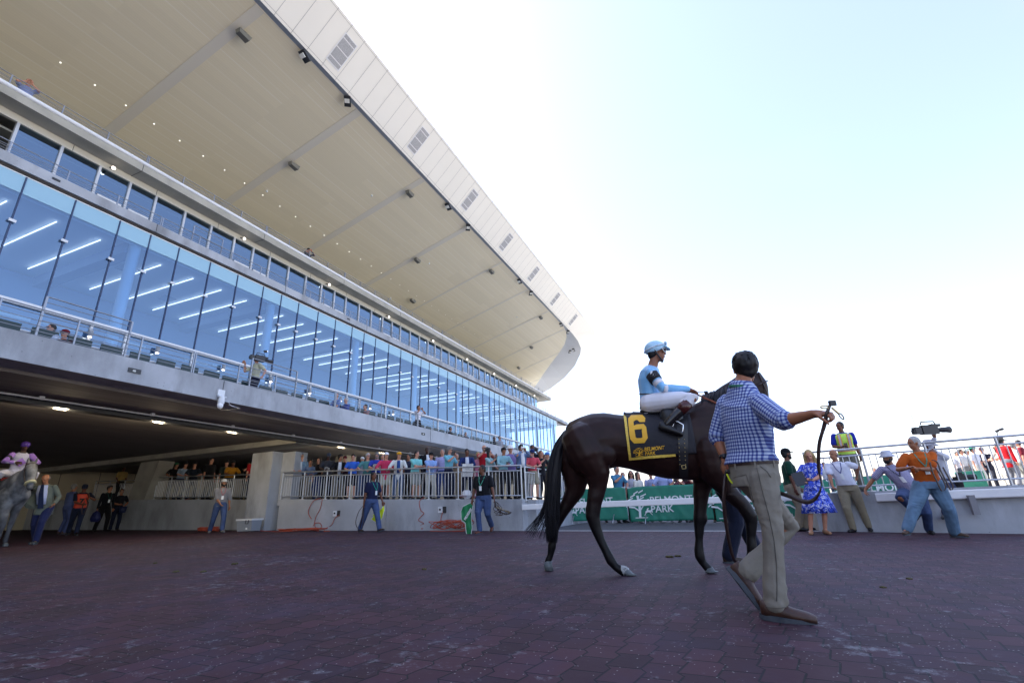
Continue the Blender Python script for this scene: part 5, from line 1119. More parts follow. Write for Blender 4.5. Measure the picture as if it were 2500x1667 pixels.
# soft muscle relief
nr = [V(v.normal) for v in me.vertices]
for v, m_ in zip(me.vertices, nr):
    q = V((v.co.x*1.6, v.co.y*2, v.co.z*3.4)); a_ = noise.noise(q*1.5); b_ = noise.noise(q*4+V((3, 3, 3)))
    s_ = 1 if v.co.z > .75 else .25
    v.co += m_*(.012*a_+.0045*b_)*s_
me.update()
horse = link('racehorse', me, bay, None, True); horse.location = HB; horse.rotation_euler = (0, 0, TH)
setp(horse, 'dark bay racehorse wearing a black number 6 saddle cloth, walking to the right', 'horse')
hbvh = BVHTree.FromPolygons([tuple(v.co) for v in me.vertices], [tuple(p.vertices) for p in me.polygons])
Rz = Matrix.Rotation(TH, 3, 'Z'); Rzi = Rz.inverted(); CAMW = V((0, 0, EYE)); camL = Rzi @ (CAMW-HB)
def onh(px, py, off=.01, fb=-.27):
    """point on the horse's near flank seen under a pixel, raised off the coat"""
    d = (Rzi @ ray(px, py)).normalized(); h = hbvh.ray_cast(camL, d)
    if h[0] is None or h[0].y > .12: q = T_(hp(px, py, fb*.5)); return q
    nn_ = h[1]; nn_ = nn_ if nn_.dot(d) < 0 else -nn_
    return h[0]+nn_*off*.6+V((0, -off*.6, 0))
# hooves
for (pts, off, nm) in ((((538, 1252), (555, 1270), (566, 1287)), -.13, 1), (((176, 1212), (172, 1232), (178, 1258)), .13, 0), (((945, 1250), (955, 1268), (960, 1288)), .12, 1), (((1138, 1195), (1134, 1212), (1134, 1232)), -.13, 0)):
    a_, b_, c_ = [T_(hc(x, y, off)) for x, y in pts]; mb = MB()
    if nm: zc = c_.z; mb.loft([(a_+V((-.01, 0, .01)), V((.042, 0, .01)), V((0, .042, 0))), (b_+V((-.005, 0, 0)), V((.055, 0, 0)), V((0, .052, 0))), (V((c_.x-.0, c_.y, max(.002, zc+.004))), V((.068, 0, 0)), V((0, .060, 0)))], 16)
    else: t = (c_-a_).normalized(); X = V((t.z, 0, -t.x)); mb.loft([(a_, X*.040, V((0, .040, 0))), (b_, X*.048, V((0, .048, 0))), (c_, X*.052, V((0, .054, 0)))], 16)
    obj('hoof', mb, hoofm, horse, True)
mb = MB(); p = T_(hc(528, 1256, -.13)); mb.tube([p, T_(hc(543, 1262, -.13))], [.046, .048], 14); obj('white_sock', mb, mat('sock_white', (.35, .36, .36), .7, var=.3, vscale=30), horse, True)
# tail: hanging strands, ends blown back
random.seed(11); mb = MB()
dock = T_(hc(262, 600, .0))
for i in range(420):
    t = i/420; a_ = random.uniform(-1, 1); d_ = random.uniform(-1, 1); L_n = random.uniform(.65, 1.0)
    x0, y0 = 258+8*a_, 592+10*random.random()
    path = [(x0, y0), (225+22*a_, 660), (200+34*a_, 780), (192+38*a_, 920), (192+34*a_, 1010+20*random.random())]
    ex = random.random()
    if ex < .25: path[-1] = (172+38*a_-60*ex, 1000); path.append((135+65*a_-60*ex, 1060+50*random.random()))
    elif ex < .75: path.append((190+26*a_, 1090+40*random.random()))
    pts = [T_(hc(x, y, .02+.06*d_*min(1, j/2))) for j, (x, y) in enumerate(path)]
    # smooth the path
    sm = []
    for j in range(len(pts)-1):
        p0 = pts[max(0, j-1)]; p1, p2 = pts[j], pts[j+1]; p3 = pts[min(len(pts)-1, j+2)]
        for q in (0, .34, .67):
            sm.append(.5*((2*p1)+(p2-p0)*q+(2*p0-5*p1+4*p2-p3)*q*q+(-p0+3*p1-3*p2+p3)*q**3))
    sm.append(pts[-1]); m_ = len(sm)
    mb.tube(sm, [max(.0009, .0075*(1-j/m_)**.8) for j in range(m_)], 4, False)
me = mb.mesh('tail'); tl = link('tail', me, hair_blk, horse, True)
mb = MB(); mb.loft([(T_(hc(262, 590, 0)), (.03, 0, .0), (0, .045, 0)), (T_(hc(225, 680, 0)), (.055, 0, 0), (0, .05, 0)), (T_(hc(205, 800, 0)), (.065, 0, 0), (0, .045, 0)), (T_(hc(200, 900, 0)), (.05, 0, 0), (0, .035, 0)), (T_(hc(197, 960, 0)), (.02, 0, 0), (0, .015, 0))], 14); obj('tail_core', mb, hair_blk, tl, True)
# mane along the crest
mb = MB()
for i in range(150):
    t = random.random(); x = 905+t*240; y = 425-t*88+8*random.random(); off = .16*max(0, t-.25)*1.2
    p = T_(hc(x, y+16, off-.02)); q = T_(hc(x+6, y-2+random.uniform(-3, 3), off-.03)); r_ = T_(hc(x-3, y+60+random.random()*30, off-.10-.03*random.random()))
    mb.tube([p, q, (q+r_)/2+V((0, -.02, .01)), r_], [.010, .010, .008, .002], 4, False)
link('mane', mb.mesh('mane'), hair_blk, horse, True)
# ---- saddle cloth
def c3(x, y): return (1480+x*.2551, 780+y*.2551)
black_cloth = mat('black_saddle_cloth', (.012, .012, .018), .75, bump=.3, bscale=30)
yel = mat('yellow_trim', (.75, .52, .08), .6, var=.2, vscale=60, bump=.4, bscale=90); gold = mat('number_yellow', (.80, .43, .02), .55)
def patch(TL, TR, BR, BL, n_, m_, off):
    """grid over the flank between four pixels"""
    vs = []; fs = []
    for j in range(m_+1):
        for i in range(n_+1):
            a_, b_ = i/n_, j/m_; x = (TL[0]*(1-a_)+TR[0]*a_)*(1-b_)+(BL[0]*(1-a_)+BR[0]*a_)*b_; y = (TL[1]*(1-a_)+TR[1]*a_)*(1-b_)+(BL[1]*(1-a_)+BR[1]*a_)*b_
            vs.append(onh(x, y, off))
    for j in range(m_):
        for i in range(n_): k = j*(n_+1)+i; fs.append((k, k+1, k+n_+2, k+n_+1))
    return vs, fs
mb = MB(); vs, fs = patch(c3(165, 915), c3(800, 915), c3(870, 1280), c3(225, 1338), 26, 16, .012); mb.add(vs, fs)
# the cloth goes over the back
vs2 = []; n_ = 27
for j in range(6):
    a_ = j/5
    for i in range(n_): p = vs[i]; vs2.append(V((p.x, p.y+(.27-p.y)*a_, p.z+.035*math.sin(a_*math.pi)-(.10*max(0, a_-.8)/.2)+.02*min(1, a_*4))))
mb.add(vs2, [(j*n_+i+1, j*n_+i, (j+1)*n_+i, (j+1)*n_+i+1) for j in range(5) for i in range(n_-1)])
me = mb.mesh('saddle_cloth'); scl = link('saddle_cloth', me, black_cloth, horse, True); md = scl.modifiers.new('s', 'SOLIDIFY'); md.thickness = .006; md.offset = -1
mb = MB()
for (a_, b_, c_, d_, n2, m2) in ((c3(165, 915), c3(190, 915), c3(243, 1330), c3(222, 1342), 2, 16), (c3(222, 1318), c3(660, 1283), c3(664, 1306), c3(226, 1342), 16, 2)):
    vs, fs = patch(a_, b_, c_, d_, n2, m2, .020); mb.add(vs, fs)
link('yellow_border', mb.mesh('yellow_border'), yel, scl, True)
# the figure 6 in blocks
mb = MB()
six = [[(262, 922), (345, 922), (375, 955), (375, 988), (322, 988), (312, 972), (278, 972), (266, 985)], [(262, 922), (266, 985), (268, 1030), (280, 1118), (296, 1132), (270, 1180), (228, 1140), (210, 955)]]
def poly_grid(pl, off, mb, sub=3):
    # fan-triangulated pixel polygon, subdivided, laid on the flank
    c = (sum(p[0] for p in pl)/len(pl), sum(p[1] for p in pl)/len(pl))
    for i in range(len(pl)):
        a_, b_ = pl[i], pl[(i+1) % len(pl)]
        pts = {}
        for j in range(sub+1):
            for k in range(sub+1-j):
                u_, v_ = j/sub, k/sub; x = c[0]+(a_[0]-c[0])*u_+(b_[0]-c[0])*v_; y = c[1]+(a_[1]-c[1])*u_+(b_[1]-c[1])*v_; pts[(j, k)] = onh(*c3(x, y), off)
        for j in range(sub):
            for k in range(sub-j):
                mb.add([pts[(j, k)], pts[(j+1, k)], pts[(j, k+1)]], [(0, 1, 2)])
                if k < sub-j-1: mb.add([pts[(j+1, k)], pts[(j+1, k+1)], pts[(j, k+1)]], [(0, 1, 2)])
for pl in ([(240, 925), (345, 920), (375, 950), (372, 988), (322, 990), (318, 968), (272, 970), (262, 985), (212, 985), (212, 955)],
           [(212, 985), (262, 985), (268, 1030), (284, 1130), (232, 1145), (222, 1080)], [(264, 1022), (290, 1010), (360, 1005), (345, 1052), (287, 1058), (268, 1060)],
           [(360, 1005), (385, 1035), (399, 1135), (350, 1130), (343, 1070), (345, 1052)], [(399, 1135), (368, 1180), (270, 1186), (232, 1145), (284, 1130), (292, 1138), (344, 1136), (350, 1128)]):
    poly_grid(pl, .021, mb, 3)
link('number_six', mb.mesh('number_six'), gold, scl, False)
def text_px(txt, x0, y0, x1, y1, hpx, m, name, off=.021, parent=None, bold=.0):
    """lettering laid on the flank along the pixel line x0,y0 -> x1,y1 (crop 3 pixels)"""
    cu = bpy.data.curves.new('t', 'FONT'); cu.body = txt; cu.size = 1; cu.offset = bold; cu.resolution_u = 3
    o = bpy.data.objects.new('t', cu); COL.objects.link(o); dg = bpy.context.evaluated_depsgraph_get(); me = bpy.data.meshes.new_from_object(o.evaluated_get(dg)); bpy.data.objects.remove(o)
    w_ = max(v.co.x for v in me.vertices); dx, dy = (x1-x0)/w_, (y1-y0)/w_
    for v in me.vertices: v.co = onh(*c3(x0+v.co.x*dx+v.co.y*hpx*.1, y0+v.co.x*dy-v.co.y*hpx/.70), off)
    me.materials.clear(); return link(name, me, m, parent)
text_px('BELMONT', 366, 1258, 555, 1240, 34, gold, 'lettering', parent=scl, bold=.02)
text_px('PARK', 372, 1296, 472, 1290, 32, gold, 'lettering', parent=scl, bold=.02)
mb = MB()                                             # tree emblem: trunk, branches, leaf strokes
for pl in ([(308, 1300), (318, 1245), (324, 1245), (330, 1300)], [(318, 1275), (285, 1258), (283, 1264), (316, 1285)], [(322, 1272), (348, 1255), (351, 1260), (324, 1282)], [(285, 1303), (360, 1300), (360, 1304), (285, 1307)]): poly_grid(pl, .021, mb, 1)
for k, (x, y, w_) in enumerate(((300, 1232, 30), (278, 1246, 26), (272, 1258, 24), (282, 1270, 22), (304, 1245, 20), (336, 1236, 26), (346, 1248, 26), (350, 1260, 22), (340, 1270, 20), (318, 1229, 22), (290, 1284, 18), (346, 1283, 22), (268, 1270, 14))):
    poly_grid([(x-w_/2, y+4), (x+w_/2, y-5), (x+w_/2, y), (x-w_/2, y+9)], .021, mb, 1)
link('tree_emblem', mb.mesh('tree_emblem'), gold, scl)
# girth and saddle
mb = MB(); vs, fs = patch(c3(672, 960), c3(775, 960), c3(782, 1500), c3(700, 1500), 5, 24, .024); mb.add(vs, fs)
gi = link('girth', mb.mesh('girth'), mat('girth_black', (.015, .015, .018), .45), horse, True)
mb = MB()
for i in range(7):
    for x in (690, 742): q = onh(*c3(x+i*2, 1150+i*38), .030); mb.ell(q, (.005, 0, 0), (0, .004, 0), (0, 0, .005), 8, 5)
q = onh(*c3(738, 1400), .032); mb.tube([q+V((-.02, 0, .015)), q+V((.02, 0, .015)), q+V((.02, 0, -.02)), q+V((-.02, 0, -.02)), q+V((-.02, 0, .015))], .004, 6); obj('buckles', mb, brass, gi, True)
sadm = mat('saddle_black', (.012, .012, .014), .3); mb = MB()
mb.loft([(hcp(1563, 1008, 0)+V((0, 0, .005)), (0, .11, 0), (0, 0, .02)), (hcp(1590, 1012, 0), (0, .17, 0), (0, 0, .05)), (hcp(1630, 1008, 0), (0, .16, 0), (0, 0, .06)), (hcp(1672, 990, 0), (0, .10, 0), (0, 0, .05))], 16)
mb.ell(hcp(1640, 1022, -.2), (.13, 0, -.04), (0, .06, 0), (.02, 0, .13), 14, 8)
obj('saddle', mb, sadm, horse, True)
# bridle
mb = MB()
def hring(i, r1, r2, th=.007):
    c, X, Y = hs[i]; n_ = 16; mb.tube([c+X*r1*math.cos(6.2832*k/n_)+Y*r2*math.sin(6.2832*k/n_) for k in range(n_+1)], th, 5, False)
hring(1, 1.12, 1.08); hring(4, 1.15, 1.12); hring(5, 1.12, 1.1)
for s_ in (-1, 1): mb.tube([hs[0][0]+hs[0][1]*s_*1.1+hs[0][2]*.2, hs[2][0]+hs[2][1]*s_*1.1+hs[2][2]*.3, hs[4][0]+hs[4][1]*s_*1.15, hs[5][0]+hs[5][1]*s_*1.15-hs[5][2]*.3], .007, 5)
obj('bridle', mb, leather_dk, horse, True)
mb = MB(); c, X, Y = hs[5]; q = c-X*1.15-Y*.3
for q in (c-X*1.2-Y*.3, c+X*1.2-Y*.3): mb.tube([q+V((.03*math.cos(a*.7), 0, .03*math.sin(a*.7))) for a in range(10)], .005, 6, False)
obj('bit_rings', mb, chrome, horse, True)
# ================================================================== THE JOCKEY IN LIGHT BLUE
JB = hp(1600, 1010, 0)
def jp(px, py, off): return hp(px, py, off)-JB
J = dict(pel=jp(1590, 992, 0), chest=jp(1583, 935, 0), neck=jp(1592, 898, 0), hf=(HD*.98-V((0, 0, .05))).normalized(), hr=-HN, sx=-HN, hx=-HN)
J['hu'] = J['hr'].cross(J['hf']).normalized(); J['s'] = (J['chest']-J['pel']).normalized(); J['s2'] = (J['neck']-J['chest']).normalized()
J['fw'] = (HD-J['s2']*HD.dot(J['s2'])).normalized(); J['hfw'] = HD
J['head'] = jp(1603, 861, 0)
for k, s_ in (('R', -1), ('L', 1)):
    J['sh'+k] = jp(1588, 911, s_*.16); J['el'+k] = jp(1617, 947, s_*.23); J['wr'+k] = jp(1682, 950, s_*.12); J['hd'+k] = (jp(1702, 962, s_*.06)-J['wr'+k]).normalized()
    J['hip'+k] = jp(1584, 985, s_*.10); J['kn'+k] = jp(1690, 972, s_*.29); J['an'+k] = jp(1628, 1036, s_*.33); J['fd'+k] = (HD*.9-V((0, 0, .38))).normalized()
silk = mat('silk_light_blue', (.20, .48, .78), .38, var=.06, vscale=6, sheen=.3); breech = mat('breeches_white', (.74, .74, .80), .6, var=.04, bump=.3, bscale=12)
jr, _ = person('jockey in light blue silks and white breeches riding the dark bay horse', JB, 0, None,
    L_(skin='8a5a42', hair='black', hstyle='none', shirt=silk, sleeve='long', pants=breech, shoes='0b0b0d', b=1.0, plen='knee', glasses='', wr=.004, wp=.004, curlR=1.0, curlL=1.0, ploose=.0, pnR=tuple(-V((0, 0, 1))), pnL=tuple(-V((0, 0, 1)))), vox=.010, J=J)
C_, F_, U_, R_ = J['head'], J['hf'], J['hu'], J['hr']
hel = mat('helmet_blue', (.42, .66, .82), .35, bump=.2, bscale=30)
mb = MB(); mb.ell(C_+U_*.045-F_*.012, R_*.100, F_*.128, U_*.105, 24, 16); me = fuse(mb, .008, 1, .4)
for v in me.vertices:
    q = v.co-C_; z = q.dot(U_)
    cutz = -.005+max(0, q.dot(F_))*.50
    if z < cutz: v.co += U_*(cutz-z)*.96
ho = link('helmet', me, hel, jr, True)
mb = MB(); n_ = 14; mb.ring([[C_+F_*(.085+.075*math.sin(math.pi*i/n_))+R_*.085*math.cos(math.pi*i/n_)+U_*(.052-.028*math.sin(math.pi*i/n_)+z) for i in range(n_+1)] for z in (0, .008)]); obj('visor', mb, hel, ho, True)
mb = MB(); mb.tube([C_+R_*math.cos(a*6.2832/24)*.104+F_*(math.sin(a*6.2832/24)*.131-.012)+U_*(.052+.04*math.sin(a*6.2832/24)) for a in range(25)], .006, 6, False); obj('goggle_strap', mb, mat('strap_white', (.7, .75, .8), .5), ho, True)
mb = MB()
for s_ in (-1, 1): mb.ell(C_+F_*.108+U_*.10+R_*s_*.035, R_*.035, F_*.02, U_*.022, 12, 6)
obj('spare_goggles', mb, mat('goggle_clear', (.45, .6, .72), .15), ho, True)
mb = MB()
for s_ in (-1, 1): mb.tube([C_+R_*s_*.086-F_*.02+U_*.01, C_+R_*s_*.083+F_*.01-U_*.05, C_+R_*s_*.04+F_*.055-U_*.108, C_+F_*.062-U_*.112], .009, 6)
obj('chin_strap', mb, dark_metal, jr, True)
mb = MB()
for s_ in (-1, 1): mb.ell(C_+R_*s_*.035+F_*.096+U_*.012, R_*.034, F_*.012, U_*.021, 12, 6)
g_ = obj('goggles', mb, mat('lens_black', (.01, .01, .01), .1), jr, True)
mb = MB()
for s_ in (-1, 1): mb.tube([C_+R_*s_*.09-F_*.01+U_*.02, C_+R_*s_*.072+F_*.075+U_*.033, C_+R_*s_*.03+F_*.108+U_*.036, C_+F_*.11+U_*.02], .006, 6); mb.tube([C_+R_*s_*.074+F_*.07+U_*.02, C_+R_*s_*.07+F_*.085-U_*.01, C_+R_*s_*.035+F_*.108-U_*.015], .005, 6)
obj('goggle_frame', mb, mat('frame_white', (.8, .8, .8), .3), g_, True)
for k in 'RL':
    a_, e_, w_ = J['sh'+k], J['el'+k], J['wr'+k]
    mb = MB(); mb.tube([a_.lerp(e_, .12), a_.lerp(e_, .52)], [.075, .070], 16, False); ab = obj('armband', mb, black_cloth, jr, True)
    for t0, t1, q in ((.58, .80, .058), (.0, .0, 0)):
        if q: mb = MB(); mb.tube([a_.lerp(e_, t0), a_.lerp(e_, t1)], [q, q-.002], 16, False); obj('white_band', mb, breech, jr, True)
    mb = MB(); mb.tube([e_.lerp(w_, .02), e_.lerp(w_, .16)], [.051, .049], 16, False); obj('white_band', mb, breech, jr, True)
    kn, an = J['kn'+k], J['an'+k]
    mb = MB(); mb.tube([kn.lerp(an, .22), kn.lerp(an, .6), an], [.062, .056, .046], 14); bt = obj('riding_boot', mb, mat('boot_black', (.010, .010, .012), .18), jr, True)
    mb = MB(); mb.tube([kn.lerp(an, .18), kn.lerp(an, .50)], [.064, .0605], 14, False); obj('boot_top', mb, mat('boot_top_brown', (.06, .012, .012), .25), bt, True)
    s_ = -1 if k == 'R' else 1; mb = MB(); fp = an+J['fd'+k]*.07-V((0, 0, .05)); X = V((0, 0, 1)); t = HD
    mb.tube([fp+t*.02+V((0, 0, -.035)), fp+t*.085+V((0, 0, -.01)), fp+t*.10+V((0, 0, .06)), fp+t*.05+V((0, 0, .10)), fp+t*.02+V((0, 0, .10)), fp-t*.02+V((0, 0, .03)), fp-t*.01+V((0, 0, -.03))], .007, 8); obj('stirrup', mb, chrome, jr, True)
cu = text_mesh('6', .095, mat('white_number', (.8, .8, .8), .5), 'number_six', .001, .006, parent=jr)
ax_ = (J['shR']-J['elR']).normalized(); zz = (-HN+ax_*HN.dot(ax_)).normalized(); q = J['shR'].lerp(J['elR'], .32)+zz*.095; cu.matrix_local = Matrix.Translation(q) @ Matrix((( *(ax_.cross(zz)),), (*ax_,), (*zz,))).transposed().to_4x4()
mb = MB(); mb.tube([jp(1562, 962, -.16), jp(1610, 961, -.15)], .009, 8); mb.tube([jp(1684, 957, -.10), jp(1727, 958, -.08)], [.006, .005], 8); mb.box(jp(1724, 958, -.08), (.04, .006, .035)); wh = obj('riding_whip', mb, black_plastic, None, True, loc=JB); setp(wh, 'black riding whip held level in the hands of the jockey in light blue', 'whip')
mb = MB(); mb.tube([jp(1610, 961, -.15), jp(1684, 957, -.10)], .005, 8); obj('whip_shaft', mb, mat('whip_white', (.6, .55, .6), .5), wh, True)
mb = MB(); mb.ribbon([hp(1700, 962, -.08)-HB, hp(1722, 972, -.16)-HB, hp(1752, 985, -.2)-HB, hp(1800, 1000, -.15)-HB, hp(1860, 1020, .05)-HB], V((0, 0, .011)), .003); rn = obj('reins', mb, mat('rein_orange', (.22, .055, .02), .5), None, True, loc=HB); setp(rn, 'orange brown leather reins running from the jockey to the bay horse head', 'reins')
print('horse done')
# ================================================================== THE HANDLER IN THE CHECKED SHIRT
def plaid_mat(name, base, c1, c2, s=.034, attr='cuv', w1=.30, w2=.16):
    m = mat(name, base, .8, spec=.2, bump=.3, bscale=14); n, L, p = nodes_of(m)
    a_ = n.new('ShaderNodeAttribute'); a_.attribute_name = attr; sp = n.new('ShaderNodeSeparateXYZ'); L.new(a_.outputs['Vector'], sp.inputs[0])
    def stripes(o, sh):
        f = mth(n, L, 'FRACT', mth(n, L, 'MULTIPLY_ADD', o, 1/s, sh)); d = mth(n, L, 'ABSOLUTE', mth(n, L, 'SUBTRACT', f, .5))
        r = n.new('ShaderNodeMapRange'); r.interpolation_type = 'SMOOTHSTEP'; L.new(d, r.inputs[0]); r.inputs[1].default_value = w1; r.inputs[2].default_value = w2; r.inputs[3].default_value = 0; r.inputs[4].default_value = 1; return r.outputs[0]
    sx, sy = stripes(sp.outputs[0], 0), stripes(sp.outputs[1], .3)
    tot = mth(n, L, 'MULTIPLY', mth(n, L, 'ADD', sx, sy), .5)
    q = n.new('ShaderNodeValToRGB'); L.new(tot, q.inputs[0]); q.color_ramp.elements[0].position = .05; q.color_ramp.elements[0].color = (*base, 1); q.color_ramp.elements[1].position = .95; q.color_ramp.elements[1].color = (*c2, 1)
    e = q.color_ramp.elements.new(.5); e.color = (*c1, 1); L.new(q.outputs[0], p.inputs['Base Color']); return m
plaid = plaid_mat('blue_checked_cloth', (.46, .54, .70), (.13, .18, .42), (.03, .04, .20), .0235, w1=.29, w2=.15)
HB2 = V((1.66, 3.52, gz(1.66, 3.52)))
def yp(px, py, Y): return atY(px, py, Y)-HB2
J = {}
J['pel'] = yp(1838, 1150, 3.46); J['chest'] = yp(1822, 1030, 3.44); J['neck'] = yp(1812, 942, 3.44)
J['s'] = (J['chest']-J['pel']).normalized(); J['s2'] = (J['neck']-J['chest']).normalized()
J['shR'], J['shL'] = yp(1851, 983, 3.30), yp(1776, 985, 3.58)
J['sx'] = (J['shR']-J['shL']).normalized(); J['fw'] = -J['sx'].cross(J['s2']).normalized(); J['fw'] = J['fw'] if J['fw'].y > 0 else -J['fw']
J['hipR'], J['hipL'] = yp(1858, 1160, 3.38), yp(1822, 1160, 3.54)
J['hx'] = V((.62, -.78, 0)).normalized(); J['hfw'] = V((.78, .62, 0)).normalized()
J['hf'] = V((.30, .94, -.04)).normalized(); J['hr'] = J['hf'].cross(V((0, 0, 1))).normalized(); J['hu'] = J['hr'].cross(J['hf']).normalized()
J['head'] = yp(1820, 901, 3.47)
J['elR'], J['wrR'] = yp(1912, 1028, 3.06), yp(1987, 1010, 2.88); J['hdR'] = (yp(2035, 1010, 2.80)-J['wrR']).normalized()
J['elL'], J['wrL'] = yp(1751, 1066, 3.66), yp(1769, 1120, 3.60); J['hdL'] = (yp(1776, 1160, 3.56)-J['wrL']).normalized()
J['knR'], J['anR'] = yp(1886, 1290, 3.36), yp(1893, 1474, 3.42); J['fdR'] = (yp(1985, 1503, 3.34)-yp(1885, 1495, 3.44)); J['fdR'].z = -.02; J['fdR'].normalize()
J['knL'], J['anL'] = yp(1928, 1285, 3.72), yp(1822, 1398, 3.78); J['fdL'] = (yp(1866, 1480, 3.68)-yp(1795, 1390, 3.80)).normalized()
khaki = cloth('8f8a80'); khaki2 = mat('khaki_trousers', (.235, .215, .18), .85, var=.08, vscale=3, bump=.4, bscale=30, spec=.2)
hr_, _ = person('man in a blue and white checked shirt and khaki trousers leading with a leather strap', HB2, 0, None,
    L_(skin='9a6448', hair='black', hstyle='full', shirt=plaid, sleeve='rolled', pants=khaki2, shoes=leather_br, sole='lug', fs=1.18, b=1.03, loose=.002, wr=.009, wp=.011, uv=True, belt=1, boot=1, tail=.055, ploose=-.004,
       curlR=1.25, curlL=.9, pnR=(0, .45, -1), pnL=(.9, .3, 0), hem=.078, skinn=1), vox=.0075, J=J)
C_, F_, U_, R_ = J['head'], J['hf'], J['hu'], J['hr']
mb = MB()
for i in range(260):                                  # tousled hair locks
    a_ = random.uniform(0, 6.28); b_ = random.uniform(-.5, 1.25); d = (R_*math.cos(a_)*math.cos(b_)+F_*(math.sin(a_)*math.cos(b_))+U_*math.sin(b_)).normalized()
    if d.dot(F_) > .55 and b_ < .7: continue
    p = C_-F_*.024+U_*.034+V((d.dot(R_)*.080, 0, 0)).x*R_+F_*d.dot(F_)*.094+U_*d.dot(U_)*.094; t = (F_*.6-U_*1.2+R_*random.uniform(-.5, .5)+V((.2, 0, 0))); t = (t-d*t.dot(d)).normalized()
    mb.tube([p-d*.006, p+t*.02+d*.002, p+t*.045+d*random.uniform(-.004, .005)], [.005, .0035, .001], 4, False)
for k in range(7):
    p = C_+U_*.125+F_*.02+R_*random.uniform(-.02, .05); mb.tube([p, p+V((.02, 0, .012)), p+V((.045+.02*random.random(), 0, .02*random.random()+.012))], [.0015, .001, .0006], 4, False)
obj('hair_locks', mb, mat('hair_locks_black', HAIR['black'], .55, spec=.2), hr_, True)
mb = MB(); mb.tube([C_+R_*.080-F_*.02+U_*.016, C_+R_*.082+F_*.05+U_*.02, C_+R_*.05+F_*.10+U_*.02], .004, 6); obj('sunglasses', mb, mat('frame_white', (.8, .8, .8), .3), hr_, True)
nk = J['neck']-J['s2']*.002; mb = MB(); n_ = 22
R1 = []
for z, q in ((0, .082), (.022, .076), (.036, .072), (.018, .086), (-.008, .094)): R1.append([nk+J['s2']*z+J['sx']*math.cos(6.2832*i/n_)*q+J['fw']*math.sin(6.2832*i/n_)*q*.95 for i in range(n_)])
mb.ring(R1, False); me = mb.mesh('collar'); set_uv(me, J); cl_ = link('collar', me, plaid, hr_, True)
mb = MB(); mb.ring([[nk+J['s2']*(z-.006)+J['sx']*math.cos(6.2832*i/n_)*.093+J['fw']*math.sin(6.2832*i/n_)*.089-J['fw']*.003 for i in range(n_)] for z in (-.010, .006)], False)
ly = obj('lanyard', mb, mat('lanyard_green', (.02, .16, .10), .6, var=.8, vscale=60), hr_)
# belt patch, back pocket, watch
mb = MB(); c0 = J['pel']+J['s']*.050; n_ = 24
def wst(a, q, z): return c0+J['s']*z+J['hx']*math.cos(a)*(.172+q)+J['hfw']*math.sin(a)*(.130+q)
for a_ in (-2.7, -1.9, -1.1, -.3): mb.ring([[wst(a_-.035, .006, z), wst(a_+.035, .006, z), wst(a_+.035, .0, z), wst(a_-.035, 0, z)] for z in (-.04, .028)])
obj('belt_loops', mb, khaki2, hr_)
mb = MB(); mb.ring([[wst(a, q, z) for a, q in ((-2.62, .009), (-2.35, .009), (-2.35, .001), (-2.62, .001))] for z in (-.028, .014)]); obj('belt_patch', mb, mat('patch_rust', (.25, .06, .03), .5), hr_)
mb = MB()
def ring_at(mb, p, d, r, h, n_=18):
    d = d.normalized(); x = d.orthogonal().normalized(); y = d.cross(x); mb.ring([[p+d*z+(x*math.cos(6.2832*i/n_)+y*math.sin(6.2832*i/n_))*q for i in range(n_)] for z, q in ((-h, r-.003), (-h, r), (h, r), (h, r-.003))], False)
ring_at(mb, J['wrL'].lerp(J['elL'], .10), J['wrL']-J['elL'], .032, .011); p = J['wrL'].lerp(J['elL'], .10)+V((-.012, -.032, 0)); mb.tube([p, p+V((-.003, -.009, 0))], .018, 14, False)
obj('wristwatch', mb, black_plastic, hr_, True)
for k, q in (('R', .0655), ('L', .0655)):                   # rolled cuffs
    mb = MB(); a_, b_ = J['sh'+k].lerp(J['el'+k], .90), J['el'+k].lerp(J['wr'+k], .06); mb.tube([a_, b_], [q, q-.001], 18, False); me = mb.mesh('cuff'); set_uv(me, J); o = link('cuff', me, plaid, hr_, True)
tro = [c for c in hr_.children if c.name.startswith('trousers')][0]; tb = BVHTree.FromPolygons([tuple(v.co) for v in tro.data.vertices], [tuple(p_.vertices) for p_ in tro.data.polygons])
def ont(px, py, off=.002):
    d = ray(px, py).normalized(); h = tb.ray_cast(V((0, 0, EYE))-HB2, d); return (h[0]+h[1]*off*(1 if h[1].dot(d) < 0 else -1)) if h[0] is not None else None
seam_m = mat('seam_dark', (.10, .09, .075), .8)
def seam(pxs, nm, r=.0022, step=6):
    P = []
    for (a_, b_), (c_, d_) in zip(pxs, pxs[1:]):
        for t in range(step):
            q = ont(a_+(c_-a_)*t/step, b_+(d_-b_)*t/step)
            if q is not None and (not P or (q-P[-1]).length < .12): P.append(q)
    if len(P) > 2: mb = MB(); mb.tube(P, r, 5, False); obj(nm, mb, seam_m, tro, True)
seam([(1848, 1142), (1862, 1200), (1878, 1260), (1890, 1320), (1896, 1380), (1897, 1440), (1896, 1470)], 'side_seam', .003, 9)
seam([(1790, 1166), (1822, 1158), (1832, 1190), (1840, 1222), (1822, 1236), (1803, 1212), (1790, 1168)], 'back_pocket')
seam([(1856, 1138), (1872, 1150), (1884, 1168)], 'front_pocket')
for yy in (1488, ): seam([(1866, yy-9), (1880, yy-6), (1896, yy-5), (1912, yy-6), (1922, yy-8)], 'hem')
